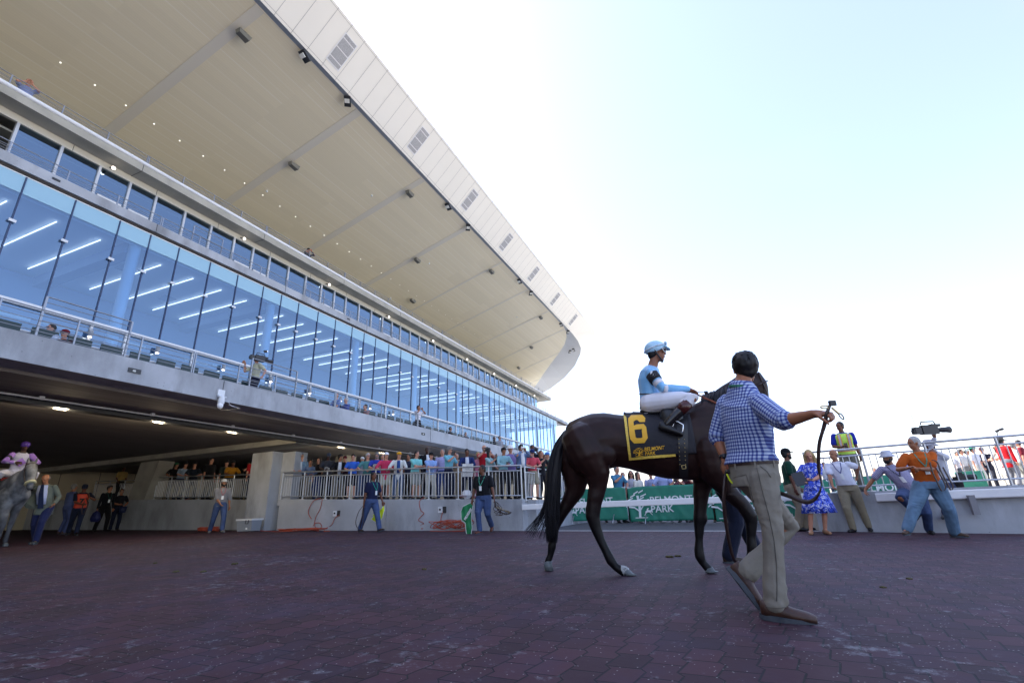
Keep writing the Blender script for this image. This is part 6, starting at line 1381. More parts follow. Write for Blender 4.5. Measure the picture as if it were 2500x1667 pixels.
# straps and clips he holds
h_ = J['wrR']+J['hdR']*.085+HB2
def bez(pts, n_=6):
    out = []
    for j in range(len(pts)-1):
        p0, p1, p2, p3 = pts[max(0, j-1)], pts[j], pts[j+1], pts[min(len(pts)-1, j+2)]
        for q in [i/n_ for i in range(n_)]: out.append(.5*((2*p1)+(p2-p0)*q+(2*p0-5*p1+4*p2-p3)*q*q+(-p0+3*p1-3*p2+p3)*q**3))
    return out+[pts[-1]]
pts = [atY(2028, 985, 2.80), atY(2020, 1005, 2.79), atY(2012, 1040, 2.82), atY(2000, 1085, 2.86), atY(1999, 1140, 2.92), atY(2005, 1185, 2.98), atY(1992, 1215, 3.05), atY(1968, 1225, 3.15), atY(1930, 1212, 3.25), atY(1895, 1200, 3.42)]
pp = bez(pts); base = pts[0]; mb = MB(); mb.ribbon([p-base for p in pp], [V((.014, .002, .004))]*14+[V((.012, .006, 0))]*12+[V((.006, .004, .012))]*(len(pp)-26), .003)
ls = obj('lead_strap', mb, leather_dk, None, True, loc=base); setp(ls, 'long dark leather lead strap hanging in a loop from the outstretched hand', 'lead strap')
mb = MB(); mb.tube([atY(2012, 992, 2.79)-base+V((.022*math.cos(a*.52), .0, .006*math.sin(a*.52)-.002*a*.3)) for a in range(13)], .004, 6, False)
mb.tube([p-base for p in (atY(2032, 996, 2.79), atY(2042, 1005, 2.79), atY(2048, 1010, 2.79))], .006, 7); obj('brass_clip', mb, brass, ls, True)
mb = MB(); c = atY(2054, 1016, 2.79)-base; mb.tube([c+V((.006*math.cos(a*.524)*1.3+.010*math.sin(a*.524)*.9, 0, -.018*math.sin(a*.524)+.004*math.cos(a*.524))) for a in range(13)], .0035, 6, False); obj('snap_hook', mb, dark_metal, ls, True)
mb = MB(); mb.box(atY(2032, 984, 2.80)-base, (.035, .02, .03)); obj('strap_end', mb, black_plastic, ls)
pts = bez([atY(1774, 1150, 3.56), atY(1769, 1185, 3.55), atY(1768, 1240, 3.58), atY(1778, 1310, 3.7), atY(1790, 1360, 3.85), atY(1803, 1378, 3.95)]); base = pts[0]
mb = MB(); mb.ribbon([p-base for p in pts], V((.013, .003, 0)), .003); ls2 = obj('lead_strap', mb, leather_dk, None, True, loc=base); setp(ls2, 'dark leather strap hanging straight down from the lowered left hand', 'lead strap')
mb = MB(); mb.tube([p-base for p in bez([atY(1775, 1158, 3.5), atY(1782, 1172, 3.5), atY(1793, 1182, 3.5), atY(1806, 1185, 3.55)])], .006, 6); obj('yellow_cord', mb, mat('cord_yellow', (.65, .75, .02), .5), ls2, True)
mb = MB(); mb.box(atY(1783, 1140, 3.52)-HB2, (.035, .05, .09), Matrix.Rotation(.5, 3, 'Y')); ph = obj('phone', mb, black_plastic, None, False, loc=HB2); setp(ph, 'black device held in the lowered left hand of the man in the checked shirt', 'phone')
mb = MB(); 
pk = [(1790, 1182), (1850, 1176), (1872, 1246), (1852, 1258), (1838, 1256)]
# second groom beyond the horse
pz = V((2.62, 6.42, 0)); fl = gz(pz.x, pz.y)
person('groom in dark blue jeans walking on the far side of the bay horse', V((pz.x, pz.y, fl)), face(V((1, .0, 0))), P_('stand', fL=(-.10, .34, .0), fR=(.10, -.12, .0), pel=(0, .06, .93), wR=(.15, .3, 1.25), hy=0), L_(shirt='20242c', pants='12182c', hair='dark', shoes='3a2a1c', sole='flat', ploose=.03, boot=1, wp=.006), 1.66, .012)

# ================================================================== PEOPLE AT THE RIGHT WALL
GR = 'group by the right wall'
jeans = mat('jeans_light', (.11, .20, .31), .8, var=.35, vscale=5, bump=.4, bscale=25); jeans_d = mat('jeans_blue', (.035, .065, .16), .8, var=.3, vscale=6, bump=.4, bscale=25)
def at(x, y): return V((x, y, gz(x, y)))
p = G(2225, 1318); f = V((-.5, -1, 0))
def gp(px, py): return G(px, py)
# orange polo: feet at 2210,1318 and 2375,1318; legs apart
pa, pb = G(2214, 1314), G(2334, 1312); mid = (pa+pb)/2; rz = face(V((-.45, -1, 0)))
def feet(mid, rz, a, b, s):   # world foot points into the person's frame
    Ri = Matrix.Rotation(-rz, 3, 'Z'); return tuple((Ri @ (a-mid))/s), tuple((Ri @ (b-mid))/s)
s_ = 1.80/1.75
fR, fL = feet(mid, rz, pa, pb, s_)
def xy0(t): return (t[0], t[1], 0)
oc = atY(2262, 1052, mid.y-.05)
r_or, J_or = person('grey-haired man in an orange polo shirt and faded jeans holding a looped leather strap', mid, rz,
    P_('stand', pel=((Matrix.Rotation(-rz, 3, 'Z') @ (atY(2262, 1180, mid.y)-mid)).x/s_, 0, .90), side=.03, hy=1.15, hp=.02, fL=xy0(fL), fR=xy0(fR), wR=(.10, .30, 1.16), wL=(-.07, .30, 1.13), pR=(.8, -.6, -.6), pL=(-.8, -.6, -.6), hR=(-.7, .5, .2), hL=(.8, .5, .1), aR=(.6, 1, 0), aL=(-.9, .6, 0)),
    L_(skin='tan', hair='white', hstyle='short', mous=1, shirt='b4561a', sleeve='short', pants=jeans, shoes='4a3524', sole='flat', b=1.12, belly=.03, wr=.006, wp=.009, lanyard='3a8a78', tail=-.06, ploose=.028, curlR=1.0, curlL=1.0), 1.80, .0105, GR)
r_or['group'] = GR
b0 = loc2w(r_or, (J_or['wrR']+J_or['wrL'])/2+V((0, .08, .0)))
mb = MB()
def PX(px, py): return atY(px, py, b0.y-.05)-b0
mb.ribbon(bez([PX(2275, 1122), PX(2288, 1128), PX(2297, 1150), PX(2312, 1178), PX(2322, 1196), PX(2327, 1186), PX(2318, 1170), PX(2302, 1140)]), V((.014, .0, .003)), .003)
mb.ribbon(bez([PX(2270, 1128), PX(2276, 1150), PX(2290, 1180), PX(2300, 1198), PX(2309, 1190), PX(2302, 1170), PX(2285, 1142)]), V((.014, .0, .003)), .003)
setp(obj('lead_strap', mb, leather_dk, None, True, loc=b0), 'folded dark leather strap looped in the hands of the man in orange', 'lead strap')
# photographer in white shirt and grey-blue trousers behind him, leaning on the wall
pa, pb = G(2330, 1303), G(2392, 1300); base = G(2335, 1300); rz = face(V((-.9, -.6, 0))); s_ = 1.0
fa, fb = feet(base, rz, pa, pb, s_)
Ri = Matrix.Rotation(-rz, 3, 'Z')
pelw = atY(2305, 1190, base.y+.35)
r_, J_ = person('television cameraman in white shirt and grey-blue trousers half hidden behind the orange polo', V((base.x, base.y, base.z)), rz,
    P_('stand', pel=tuple((Ri @ (V((pelw.x, pelw.y, base.z+.92))-base))), lean=.10, side=.0, fR=xy0(fa), fL=xy0(fb), wR=tuple(Ri @ (atY(2302, 1052, base.y-.1)-base)), pR=(.5, -.3, -1), hR=(-.2, .2, 1), wL=(-.12, .30, 1.5), pL=(-.8, 0, -.8), hy=.1),
    L_(skin='brown', hair='dark', hat=('bucket', 'b9bcc4'), shirt='c9ccd8', sleeve='long', pants='47506e', shoes='4a4c4c', sole='flat', wr=.006, wp=.008, ploose=.02, hy=0), 1.86, .012, GR)
r_['group'] = GR
p0, p1 = atY(2217, 1042, base.y-.15), atY(2322, 1045, base.y-.15); tv_camera(p0.lerp(p1, .46)-V((0, 0, .06)), face(p1-p0), 'large black television camera with aerial shouldered behind the orange polo', 1.08)
pc_ = atY(2345, 1165, base.y); camera_obj(pc_, face(V((.9, -.4, 0))), 'black stills camera slung at the hip beside the orange polo', 1.25)
mb = MB(); mb.loft([(V((0, 0, -.24)), V((.06, 0, 0)), V((0, .05, 0))), (V((0, 0, -.05)), V((.075, 0, 0)), V((0, .06, 0))), (V((-.03, 0, .08)), V((.06, 0, 0)), V((0, .05, 0)))], 10)
setp(obj('camera_bag', mb, mat('bag_black', (.012, .012, .014), .8), None, True, loc=pc_+V((.02, .1, -.06))), 'black pouch hanging below the stills camera at the hip', 'bag')
# man in the bucket hat leaning back on the wall, one foot up
base = G(2262, 1299); rz = face(V((-.62, -.9, 0))); Ri = Matrix.Rotation(-rz, 3, 'Z')
def lw(px, py, Y): return Ri @ (atY(px, py, Y)-base)
base = G(2262, 1303); Yb = base.y-.12
r_bk, J_bk = person('bearded man in a bucket hat and small-checked shirt sitting back on the wall', base, rz,
    P_('stand', pel=tuple(lw(2224, 1196, Yb-.02)), lean=-.05, side=.40, hy=.55, hp=.05, wR=tuple(lw(2112, 1196, Yb+.42)), pR=(.6, -.6, 0), hR=(.1, .5, -.9), wL=tuple(lw(2272, 1150, Yb+.1)), fL=(-.05, .05, 0), fR=tuple(Ri @ (atY(2243, 1262, Yb-.15)-V((0, 0, .06))-base)), kR=(.5, 1.0, .2), aR=(.5, .3, 0), tR=.7),
    L_(skin='tan', hair='black', beard=1, hat=('bucket', 'b8bcc8'), shirt=plaid_mat('small_checked_cloth', (.62, .60, .68), (.22, .22, .40), (.08, .07, .20), .018), uv=True, sleeve='short', pants=jeans_d, shoes='0f0f12', b=1.1, belly=.05, wr=.006, wp=.007, lanyard='15162a', tail=-.12, ploose=.015), 1.75, .011, GR)
r_bk['group'] = GR
# man in white polo
base = G(2110, 1300); rz = face(V((-.75, -1, 0))); Ri = Matrix.Rotation(-rz, 3, 'Z'); Yb = base.y
r_wp, J_wp = person('smiling balding man in a white polo shirt and khaki cargo trousers leaning back', base, rz,
    P_('stand', pel=tuple(Ri @ (V((atY(2067, 1180, Yb+.15).x, Yb+.15, base.z+.94))-base)), side=.18, lean=0, hy=.55, fR=tuple(xy0(Ri @ (G(2085, 1299)-base))), fL=tuple(xy0(Ri @ (G(2125, 1298)-base))), wR=tuple(lw(2034, 1190, Yb+.0)), wL=tuple(lw(2092, 1160, Yb+.35)), pR=(.5, -.4, 0), pL=(-.6, -.6, 0), aR=(.5, 1, 0), aL=(-.2, 1, 0)),
    L_(skin='tan', hair='grey', hstyle='fringe', shirt='d4d6e2', sleeve='short', pants='8f8670', shoes='121214', b=1.08, belly=.05, wr=.005, wp=.008, belt=1, lanyard='27357a', tail=.02, ploose=.010), 1.75, .011, GR)
r_wp['group'] = GR
# woman in the blue floral dress
fl_m = mat('floral_dress', (.03, .06, .50), .7); n, L, pb_ = nodes_of(fl_m); t = n.new('ShaderNodeTexCoord'); a_ = n.new('ShaderNodeTexNoise'); a_.inputs['Scale'].default_value = 9; a_.inputs['Detail'].default_value = 2; a_.inputs['Distortion'].default_value = 2.2; L.new(t.outputs['Object'], a_.inputs['Vector'])
q = n.new('ShaderNodeValToRGB'); L.new(a_.outputs[0], q.inputs[0]); q.color_ramp.interpolation = 'CONSTANT'; q.color_ramp.elements[0].color = (.012, .02, .22, 1); q.color_ramp.elements[1].position = .56; q.color_ramp.elements[1].color = (.72, .74, .84, 1)
e = q.color_ramp.elements.new(.40); e.color = (.045, .10, .68, 1); e = q.color_ramp.elements.new(.64); e.color = (.045, .10, .68, 1); L.new(q.outputs[0], pb_.inputs['Base Color'])
base = G(1997, 1304); rz = face(V((-.35, -1, 0))); Ri = Matrix.Rotation(-rz, 3, 'Z')
r_dr, J_dr = person('blonde woman in a blue and white floral dress looking at a phone', base, rz,
    P_('stand', pel=tuple(Ri @ (V((atY(1984, 1180, base.y).x, base.y, base.z+.92))-base)), side=-.10, lean=.04, hy=.25, hp=.32, fR=(.12, .03, 0), fL=(-.15, .0, 0), wR=(.14, .24, 1.04), wL=(-.08, .28, 1.08), pR=(.7, -.5, -.6), pL=(-.7, -.5, -.6), hR=(-.5, .6, .2), hL=(.5, .6, .2), w=.165),
    L_(skin='light', hair='blond', hstyle='long', shirt=fl_m, sleeve='short', skirt=fl_m, pants=None, shoes='9a7050', b=.90, tail=.02), 1.72, .010, GR)
r_dr['group'] = GR
phone_in(r_dr, J_dr, 'L', 'phone held low by the blonde woman in the floral dress', (.02, .02, .03), size=(.075, .15, .012), off=.08, group=None)
mb = MB(); mb.box((0, 0, 0), (.22, .03, .28), Matrix.Rotation(.2, 3, 'Y')); o = obj('clipboard', mb, black_plastic); o.location = loc2w(r_dr, J_dr['wrR']+V((.02, .06, .08))); o.rotation_euler = (.3, 0, rz); setp(o, 'black folder held under the arm of the blonde woman', 'folder')
# man in the green polo, back half turned
base = G(1957, 1296); rz = face(V((.75, -.4, 0))); Ri = Matrix.Rotation(-rz, 3, 'Z')
r_, J_ = person('bearded man in a dark green polo and black cap beside the blonde woman', base, rz,
    P_('stand', side=-.02, lean=.03, hy=-.4, fR=(.08, -.05, 0), fL=(-.12, .1, 0), wR=(.26, .06, .82), wL=(-.2, .15, .9)),
    L_(skin='brown', hair='black', beard=1, hat=('cap', '0c0c10'), shirt='0e3a2c', sleeve='short', pants='8c8270', shoes='15151a', b=1.12, belly=.04, wr=.005, wp=.007, belt=1, tail=.03, ploose=.02), 1.84, .012, GR); r_['group'] = GR
em = text_mesh('*', .12, mat('emblem_white', (.75, .8, .78), .6), 'emblem', .001, parent=r_); em.location = J_['chest']+J_['fw']*.16+J_['sx']*-.07+V((0, 0, .02)); em.rotation_euler = (math.pi/2, 0, math.pi)
# man in the high-visibility vest behind the railing
hv = mat('hi_vis_yellow', (.52, .80, .10), .6, emit=None); n, L, pb_ = nodes_of(hv)
p = atu(2047, 1030, 14.3); 
r_v, J_v = put(0, 0, p, .82, P_('stand', hy=.75, lean=.05, wR=(.10, .28, 1.10), wL=(-.25, .05, .82), pR=(.7, -.5, -.5), hR=(-.8, .5, .1)), L_(skin='brown', hair='black', hstyle='short', shirt='1b2a98', sleeve='short', pants='6c6a60', shoes='222', b=1.06, wr=.004), 'man in a yellow high-visibility vest over a blue shirt behind the railing', .1, .013, None, face_to=V((3, 4, 0)))
mb = MB(); S = torso_secs(J_v, 1.06, .026, -.02)[:8]; S[-1] = (S[-1][0]-J_v['s2']*.02, S[-1][1]*1.0, S[-1][2]*1.0); mb.loft(S, 20); me = fuse(mb, .012, 2); v_ = link('vest', me, hv, r_v, True)
org = mat('vest_orange', (.85, .20, .03), .6); slv_ = mat('vest_silver', (.45, .42, .42), .3)
for s2_, X in ((-1, 0), (1, 0)):
    for m_, w_, o_ in ((org, .036, .004), (slv_, .022, .008)):
        mb = MB(); A_ = J_v['neck']+J_v['sx']*s2_*.10-J_v['s2']*.04+J_v['fw']*(.118+o_); B_ = J_v['chest']+J_v['sx']*s2_*.10+J_v['fw']*(.153+o_); D_ = J_v['pel']+J_v['s']*.10+J_v['sx']*s2_*.09+J_v['fw']*(.150+o_)
        mb.ribbon([A_+J_v['s2']*.0, B_+J_v['s2']*.05, B_-J_v['s2']*.1, D_], J_v['sx']*w_, .002); obj('reflective_stripe', mb, m_, v_)
for m_, w_, o_ in ((org, .04, .030), (slv_, .024, .033)):
    mb = MB(); c0 = J_v['pel']+J_v['s']*.10; n_ = 24; mb.ring([[c0+J_v['s']*z+J_v['sx']*math.cos(6.2832*i/n_)*(.168+o_)+J_v['fw']*math.sin(6.2832*i/n_)*(.118+o_) for i in range(n_)] for z in (-w_, w_)], False); obj('reflective_band', mb, m_, v_)
phone_in(r_v, J_v, 'R', 'black phone held by the man in the high-visibility vest', group=None)
# microphone on a thin stand
mb = MB(); q0, q1, q2 = atu(2440, 1095, 14.6), atu(2434, 1055, 14.6), atu(2434, 1052, 14.6); ms = empty('microphone_stand', V((q0.x, q0.y, .82)), 0, 'thin microphone stand holding a furry microphone behind the right railing', 'microphone')
o0 = ms.location; mb.tube([V((0, 0, 0)), q0-o0, q1-o0], .010, 6, False); obj('stand_pole', mb, dark_metal, ms)
a0, a1, a2 = atu(2425, 1054, 14.6)-o0, atu(2437, 1050, 14.6)-o0, atu(2447, 1047, 14.6)-o0; mb = MB(); mb.tube([a0, a1], .006, 6); mb.tube([a1, a2], [.022, .030], 10); mb.box(q2-o0, (.05, .04, .05)); obj('microphone_head', mb, black_plastic, ms, True)

# ================================================================== WALKERS
GW = None
base = G(902, 1300); rz = face(V((.8, -.55, 0)))
r_n, J_n = person('moustached man in a navy t-shirt and jeans carrying a yellow number cloth', base, rz,
    P_('stand', pel=(0, .02, .92), lean=.04, hy=.1, fL=(-.08, .36, .02), fR=(.10, -.34, 0), tR=.0, tL=-.2, aL=(-.1, 1, 0), aR=(.1, 1, 0), kR=(.1, 1, 0), wL=(-.30, .16, .86), wR=(.24, -.05, .80)),
    L_(skin='brown', hair='black', mous=1, shirt='151d3c', sleeve='short', pants=jeans_d, shoes='2c1c14', sole='flat', b=1.08, belly=.04, wp=.006, wr=.004, belt=1, lanyard='2a9a80', tail=.03), 1.74, .013)
def hang_cloth(name, P0, pts, m, label, cat, mark=None, mm=None, border=None):
    """cloth hanging in folds: pts outline in (x along, z up), thickness and folds in y; P0 world, direction d"""
    pos, d = P0; d = V((d.x, d.y, 0)).normalized(); nrm = V((-d.y, d.x, 0)); mb = MB(); n_ = len(pts); vs = []
    nx, nz = 14, 14; xs = [p[0] for p in pts]; zs = [p[1] for p in pts]
    def inside(x, z):
        c = False; j = n_-1
        for i in range(n_):
            if (pts[i][1] > z) != (pts[j][1] > z) and x < (pts[j][0]-pts[i][0])*(z-pts[i][1])/(pts[j][1]-pts[i][1])+pts[i][0]: c = not c
            j = i
        return c
    def P(x, z, o=0): return d*x+V((0, 0, z))+nrm*(.02*math.sin(x*34+z*9)+.012*math.sin(z*23)+o)
    cx, cz = sum(xs)/n_, sum(zs)/n_; K = 10; rings = []
    for k in range(K+1):
        f_ = 1-k/K*.98; rings.append([(cx+(x-cx)*f_, cz+(z-cz)*f_) for x, z in dens])if False else None
    dens = []
    for i in range(n_):
        a_, b_ = pts[i], pts[(i+1) % n_]
        for t in range(4): dens.append((a_[0]+(b_[0]-a_[0])*t/4, a_[1]+(b_[1]-a_[1])*t/4))
    for o in (-.004, .004): vs.append([[P(cx+(x-cx)*(1-k/K*.98), cz+(z-cz)*(1-k/K*.98), o) for x, z in dens] for k in range(K+1)])
    mb.ring(list(reversed(vs[0]))+vs[1]); o_ = obj(name, mb, m, None, True, loc=pos); setp(o_, label, cat)
    if border:
        mb = MB(); mb.tube([P(x, z) for x, z in dens]+[P(*dens[0])], .010, 6, False); obj('border', mb, border, o_, True)
    if mark:
        txt, sz, x, z, rot = mark; t = text_mesh(txt, sz, mm, 'number', .012, .008, parent=o_); t.matrix_local = Matrix.Translation(P(x, z, .0)-nrm*.03) @ Matrix((( *d,), (0, 0, 1), (*(nrm*-1),))).transposed().to_4x4() @ Matrix.Rotation(rot, 4, 'Z')
    return o_
q = loc2w(r_n, J_n['wrL']+J_n['hdL']*.09); dx = V((1, .15, 0)).normalized()
hang_cloth('number_cloth', (q, dx), [(.02, .02), (-.03, -.10), (-.16, -.22), (-.30, -.28), (-.28, -.34), (-.34, -.40), (-.20, -.50), (-.10, -.52), (.0, -.36), (.05, -.15)], mat('cloth_acid_yellow', (.62, .72, .02), .6), 'acid yellow saddle cloth with a black 4 dangling from the navy t-shirt man', 'saddle cloth', ('4', .22, -.14, -.38, .3), mat('cloth_mark_black', (.01, .01, .01), .7), mat('border_white', (.6, .62, .6), .6))
q = loc2w(r_n, J_n['wrR']+J_n['hdR']*.08); mb = MB(); dd = V((-.8, .3, 0)).normalized()
mb.ribbon(bez([V((0, 0, 0)), dd*.16+V((0, 0, -.18)), dd*.24+V((0, 0, -.45)), dd*.16+V((0, 0, -.62)), dd*.0+V((0, 0, -.66)), dd*-.03+V((0, 0, -.4)), V((0, 0, -.02))]), V((.002, .012, 0)), .004); mb.ribbon([V((0, 0, 0)), V((-.02, 0, -.3)), V((-.05, 0, -.62))], V((.014, 0, 0)), .003)
setp(obj('lead_strap', mb, leather_dk, None, True, loc=q), 'dark leather strap looping from the right hand of the navy t-shirt man', 'lead strap')
base = G(1182, 1302); rz = face(V((-.35, -1, 0)))
r_b, J_b = person('stocky man in a black polo and blue jeans carrying a green saddle cloth and harness', base, rz,
    P_('stand', pel=(.0, .0, .92), lean=.03, side=0, hy=.55, hp=.1, fL=(-.10, -.28, .06), tL=.5, fR=(.06, .14, 0), wR=(.30, .08, .80), wL=(-.36, .12, .84), hL=(-.2, .2, -.8)),
    L_(skin='brown', hair='dark', hstyle='short', shirt='0e1016', sleeve='short', pants=jeans_d, shoes='5a2c18', sole='flat', b=1.18, belly=.05, wp=.008, wr=.004, belt=1, lanyard='4aa088', tail=.03, ploose=.012), 1.76, .012)
q = loc2w(r_b, J_b['wrR']+J_b['hdR']*.09); gcl = mat('cloth_racing_green', (.01, .20, .07), .65)
hang_cloth('number_cloth', (q, V((1, 0, 0))), [(.05, .03), (-.06, -.0), (-.24, -.08), (-.30, -.2), (-.28, -.42), (-.18, -.5), (-.16, -.72), (-.12, -.88), (-.04, -.86), (.0, -.62), (-.02, -.4), (.0, -.2)], gcl, 'green saddle cloth with white edging dangling from the black polo man', 'saddle cloth', ('BELMONT', .07, -.10, -.28, 1.0), mat('border_white', (.6, .62, .6), .6), mat('border_white', (.6, .62, .6), .6))
q = loc2w(r_b, J_b['wrL']+J_b['hdL']*.09); mb = MB()
random.seed(5)
for k in range(6):
    a_ = random.uniform(-.2, .5); pts = [V((0, 0, 0))]+[V((random.uniform(-.05, .42)*(j/4), random.uniform(-.05, .05), -.10*j+random.uniform(-.05, .03))) for j in range(1, 4)]+[V((random.uniform(.1, .45), 0, -.30-random.random()*.08)), V((.05, .02, -.18)), V((0, 0, 0))]; mb.tube(bez(pts, 4), .008, 5, False)
hn = obj('harness', mb, leather_dk, None, True, loc=q); setp(hn, 'tangle of black bridle straps hanging from the black polo man', 'bridle')
mb = MB()
for k in range(5): c = V((.08+.07*k, -.02, -.16-.03*k)); mb.tube([c+V((.022*math.cos(a*.7), 0, .022*math.sin(a*.7))) for a in range(10)], .004, 5, False)
obj('rings', mb, brass, hn, True)
mb = MB(); mb.loft([(V((0, 0, 0)), V((.03, 0, 0)), V((0, .02, 0))), (V((-.02, 0, -.2)), V((.045, 0, 0)), V((0, .02, 0))), (V((-.06, 0, -.38)), V((.03, 0, 0)), V((0, .01, 0)))], 10); setp(obj('towel', mb, cloth('d2d4dc'), None, True, loc=loc2w(r_b, V((.19, -.02, .95)))), 'white towel tucked at the waist of the black polo man', 'towel')
base = G(528, 1300); rz = face(V((.65, -.8, 0)))
person('bearded man in a grey long-sleeved shirt and pale cap walking past the cooler', base, rz,
    P_('stand', pel=(0, .0, .91), lean=.02, hy=-.1, fL=(-.12, .26, 0), fR=(.16, -.26, 0), wR=(.05, .20, .92), wL=(-.28, -.05, .82)),
    L_(skin='tan', hair='dark', beard=1, hat=('cap', 'b9bcc0'), shirt='7c7c80', sleeve='rolled', pants=jeans_d, shoes='6a6a6a', sole='flat', b=1.02, lanyard='9a4a50', wp=.006, tail=-.08), 1.76, .014)
# ---- the left group in the shade
base = G(88, 1328); rz = face(V((.35, -1, 0)))
r_s, J_s = person('balding man in a grey jacket, pale shirt and navy tie reaching for the grey horse', base, rz,
    P_('stand', pel=(0.03, .0, .92), lean=.10, side=.16, hy=.1, hp=.55, fL=(-.06, .18, 0), fR=(.08, -.12, 0), wR=(.60, .28, 1.10), pR=(.1, -.5, -.5), hR=(.9, .3, .0), wL=(-.26, .22, .96), hL=(.2, .5, -.7)),
    L_(skin='tan', hair='grey', hstyle='fringe', shirt='5b6560', sname='jacket', sleeve='long', under='a9b6dd', tie='1c2848', uw=1.7, pants='1a2248', shoes='3c4448', sole='flat', b=1.05, belly=.04, wr=.006, wp=.006, tail=-.22, loose=.01), 1.75, .0125)
mb = MB(); A_, B_, D_ = J_s['chest']-V((-.10, -.06, 0)), J_s['pel']+V((.32, .12, -.05)), J_s['pel']+V((.12, .08, -.08)); q_ = V((0, .006, 0)); mb.ring([[J_s['shR'], J_s['shR'].lerp(J_s['wrR'], .8), B_, D_], [J_s['shR']+q_, J_s['shR'].lerp(J_s['wrR'], .8)+q_, B_+q_, D_+q_]]); obj('jacket_flap', mb, cloth('5b6560'), r_s)
base = G(150, 1303); rz = face(V((.3, 1, 0)))
person('man in pale blue shirt and trousers with his back turned behind the grey jacket', base, rz, P_('stand'), L_(skin='tan', hair='grey', shirt='55618a', sleeve='long', pants='4a5682', shoes='4a2a24', sole='flat', b=1.02, tail=.02), 1.78, .016)
base = G(160, 1310); base = G(178, 1306); rz = face(V((.75, -.8, 0)))
r_o, J_o = person('man in a red-orange numbered bib and navy cap walking with looped reins', base, rz,
    P_('stand', pel=(0, 0, .91), lean=.10, hy=.0, hp=.45, fL=(-.06, .28, 0), fR=(.14, -.34, .0), wR=(-.02, .30, 1.03), wL=(-.16, .28, 1.28), pR=(.8, -.4, -.3), pL=(-.8, -.4, -.5), hR=(-.6, .6, 0), hL=(0, .5, .6)),
    L_(skin='brown', hair='black', hat=('cap', '141a30'), shirt='12182a', sleeve='short', pants='18223a', shoes='14100e', sole='flat', b=1.0, wp=.005), 1.72, .0135)
mb = MB(); mb.loft(torso_secs(J_o, 1.0, .022, -.02)[:7], 18); me = fuse(mb, .014, 2); vb = link('bib', me, mat('bib_red_orange', (.62, .055, .02), .6), r_o, True)
t = text_mesh('7', .26, mat('cloth_mark_black', (.01, .01, .01), .7), 'number', .012, .012, parent=r_o); fwv = J_o['fw']; t.matrix_local = Matrix.Translation(J_o['chest']-J_o['s2']*.10+fwv*.150) @ Matrix(((*(-J_o['sx']),), (*J_o['s2'],), (*fwv,))).transposed().to_4x4()
q = loc2w(r_o, (J_o['wrR']+J_o['hdR']*.1)); mb = MB()
for k in range(3): mb.ribbon(bez([V((0, 0, .2)), V((.10, .02*k, .02)), V((.10, 0, -.25)), V((.02, 0, -.34)), V((-.05, .01*k, -.15)), V((-.02, 0, .1))]), V((.004, .012, 0)), .003)
setp(obj('reins', mb, leather_dk, None, True, loc=q), 'looped black reins carried by the man in the red-orange bib', 'reins')
base = G(243, 1297); rz = face(V((1, -.35, 0)))
r_, J_ = person('young man in black clothes with a lanyard carrying a blue bag', base, rz, P_('stand', hy=-.1, fL=(-.1, .15, 0), fR=(.12, -.15, 0), wR=(.26, -.02, .82)), L_(skin='tan', hair='black', hstyle='full', shirt='0c0e16', sleeve='long', pants='0b0b0e', shoes='0b0b0e', b=.98, lanyard='2a5a50', tail=-.12), 1.78, .0145)
q = loc2w(r_, J_['wrR']+V((0, 0, -.08))); mb = MB(); mb.loft([(V((0, 0, -.42)), V((.13, 0, 0)), V((0, .10, 0))), (V((0, 0, -.3)), V((.19, 0, 0)), V((0, .14, 0))), (V((0, 0, -.1)), V((.12, 0, 0)), V((0, .10, 0))), (V((0, 0, 0)), V((.02, 0, 0)), V((0, .02, 0)))], 14); me = fuse(mb, .02, 1); wrinkle(me, .015, 12); o = link('carrier_bag', me, mat('bag_navy', (.012, .018, .10), .5), None, True, loc=q); setp(o, 'navy blue cloth bag carried low by the young man in black', 'bag')
base = G(276, 1295); rz = face(V((.8, -.7, 0)))
r_, J_ = person('young man with glasses in a dark shirt and jeans holding a blue bucket', base, rz, P_('stand', hy=.2, wR=(.02, .24, 1.08), wL=(-.16, .26, 1.02), pR=(.8, -.4, -.4), pL=(-.8, -.4, -.4), hR=(-.7, .5, 0)), L_(skin='tan', hair='black', shirt='12121a', sleeve='short', pants='141c30', shoes='101014', glasses='clear', b=.96), 1.66, .0145)
q = loc2w(r_, V((-.12, .34, .86))); mb = MB(); mb.loft([(V((0, 0, -.12)), V((.11, 0, 0)), V((0, .11, 0))), (V((0, 0, .12)), V((.14, 0, 0)), V((0, .14, 0)))], 16); setp(obj('bucket', mb, mat('bucket_navy', (.012, .02, .07), .4), None, True, loc=q), 'dark blue plastic bucket held by the young man with glasses', 'bucket')
print('people done')
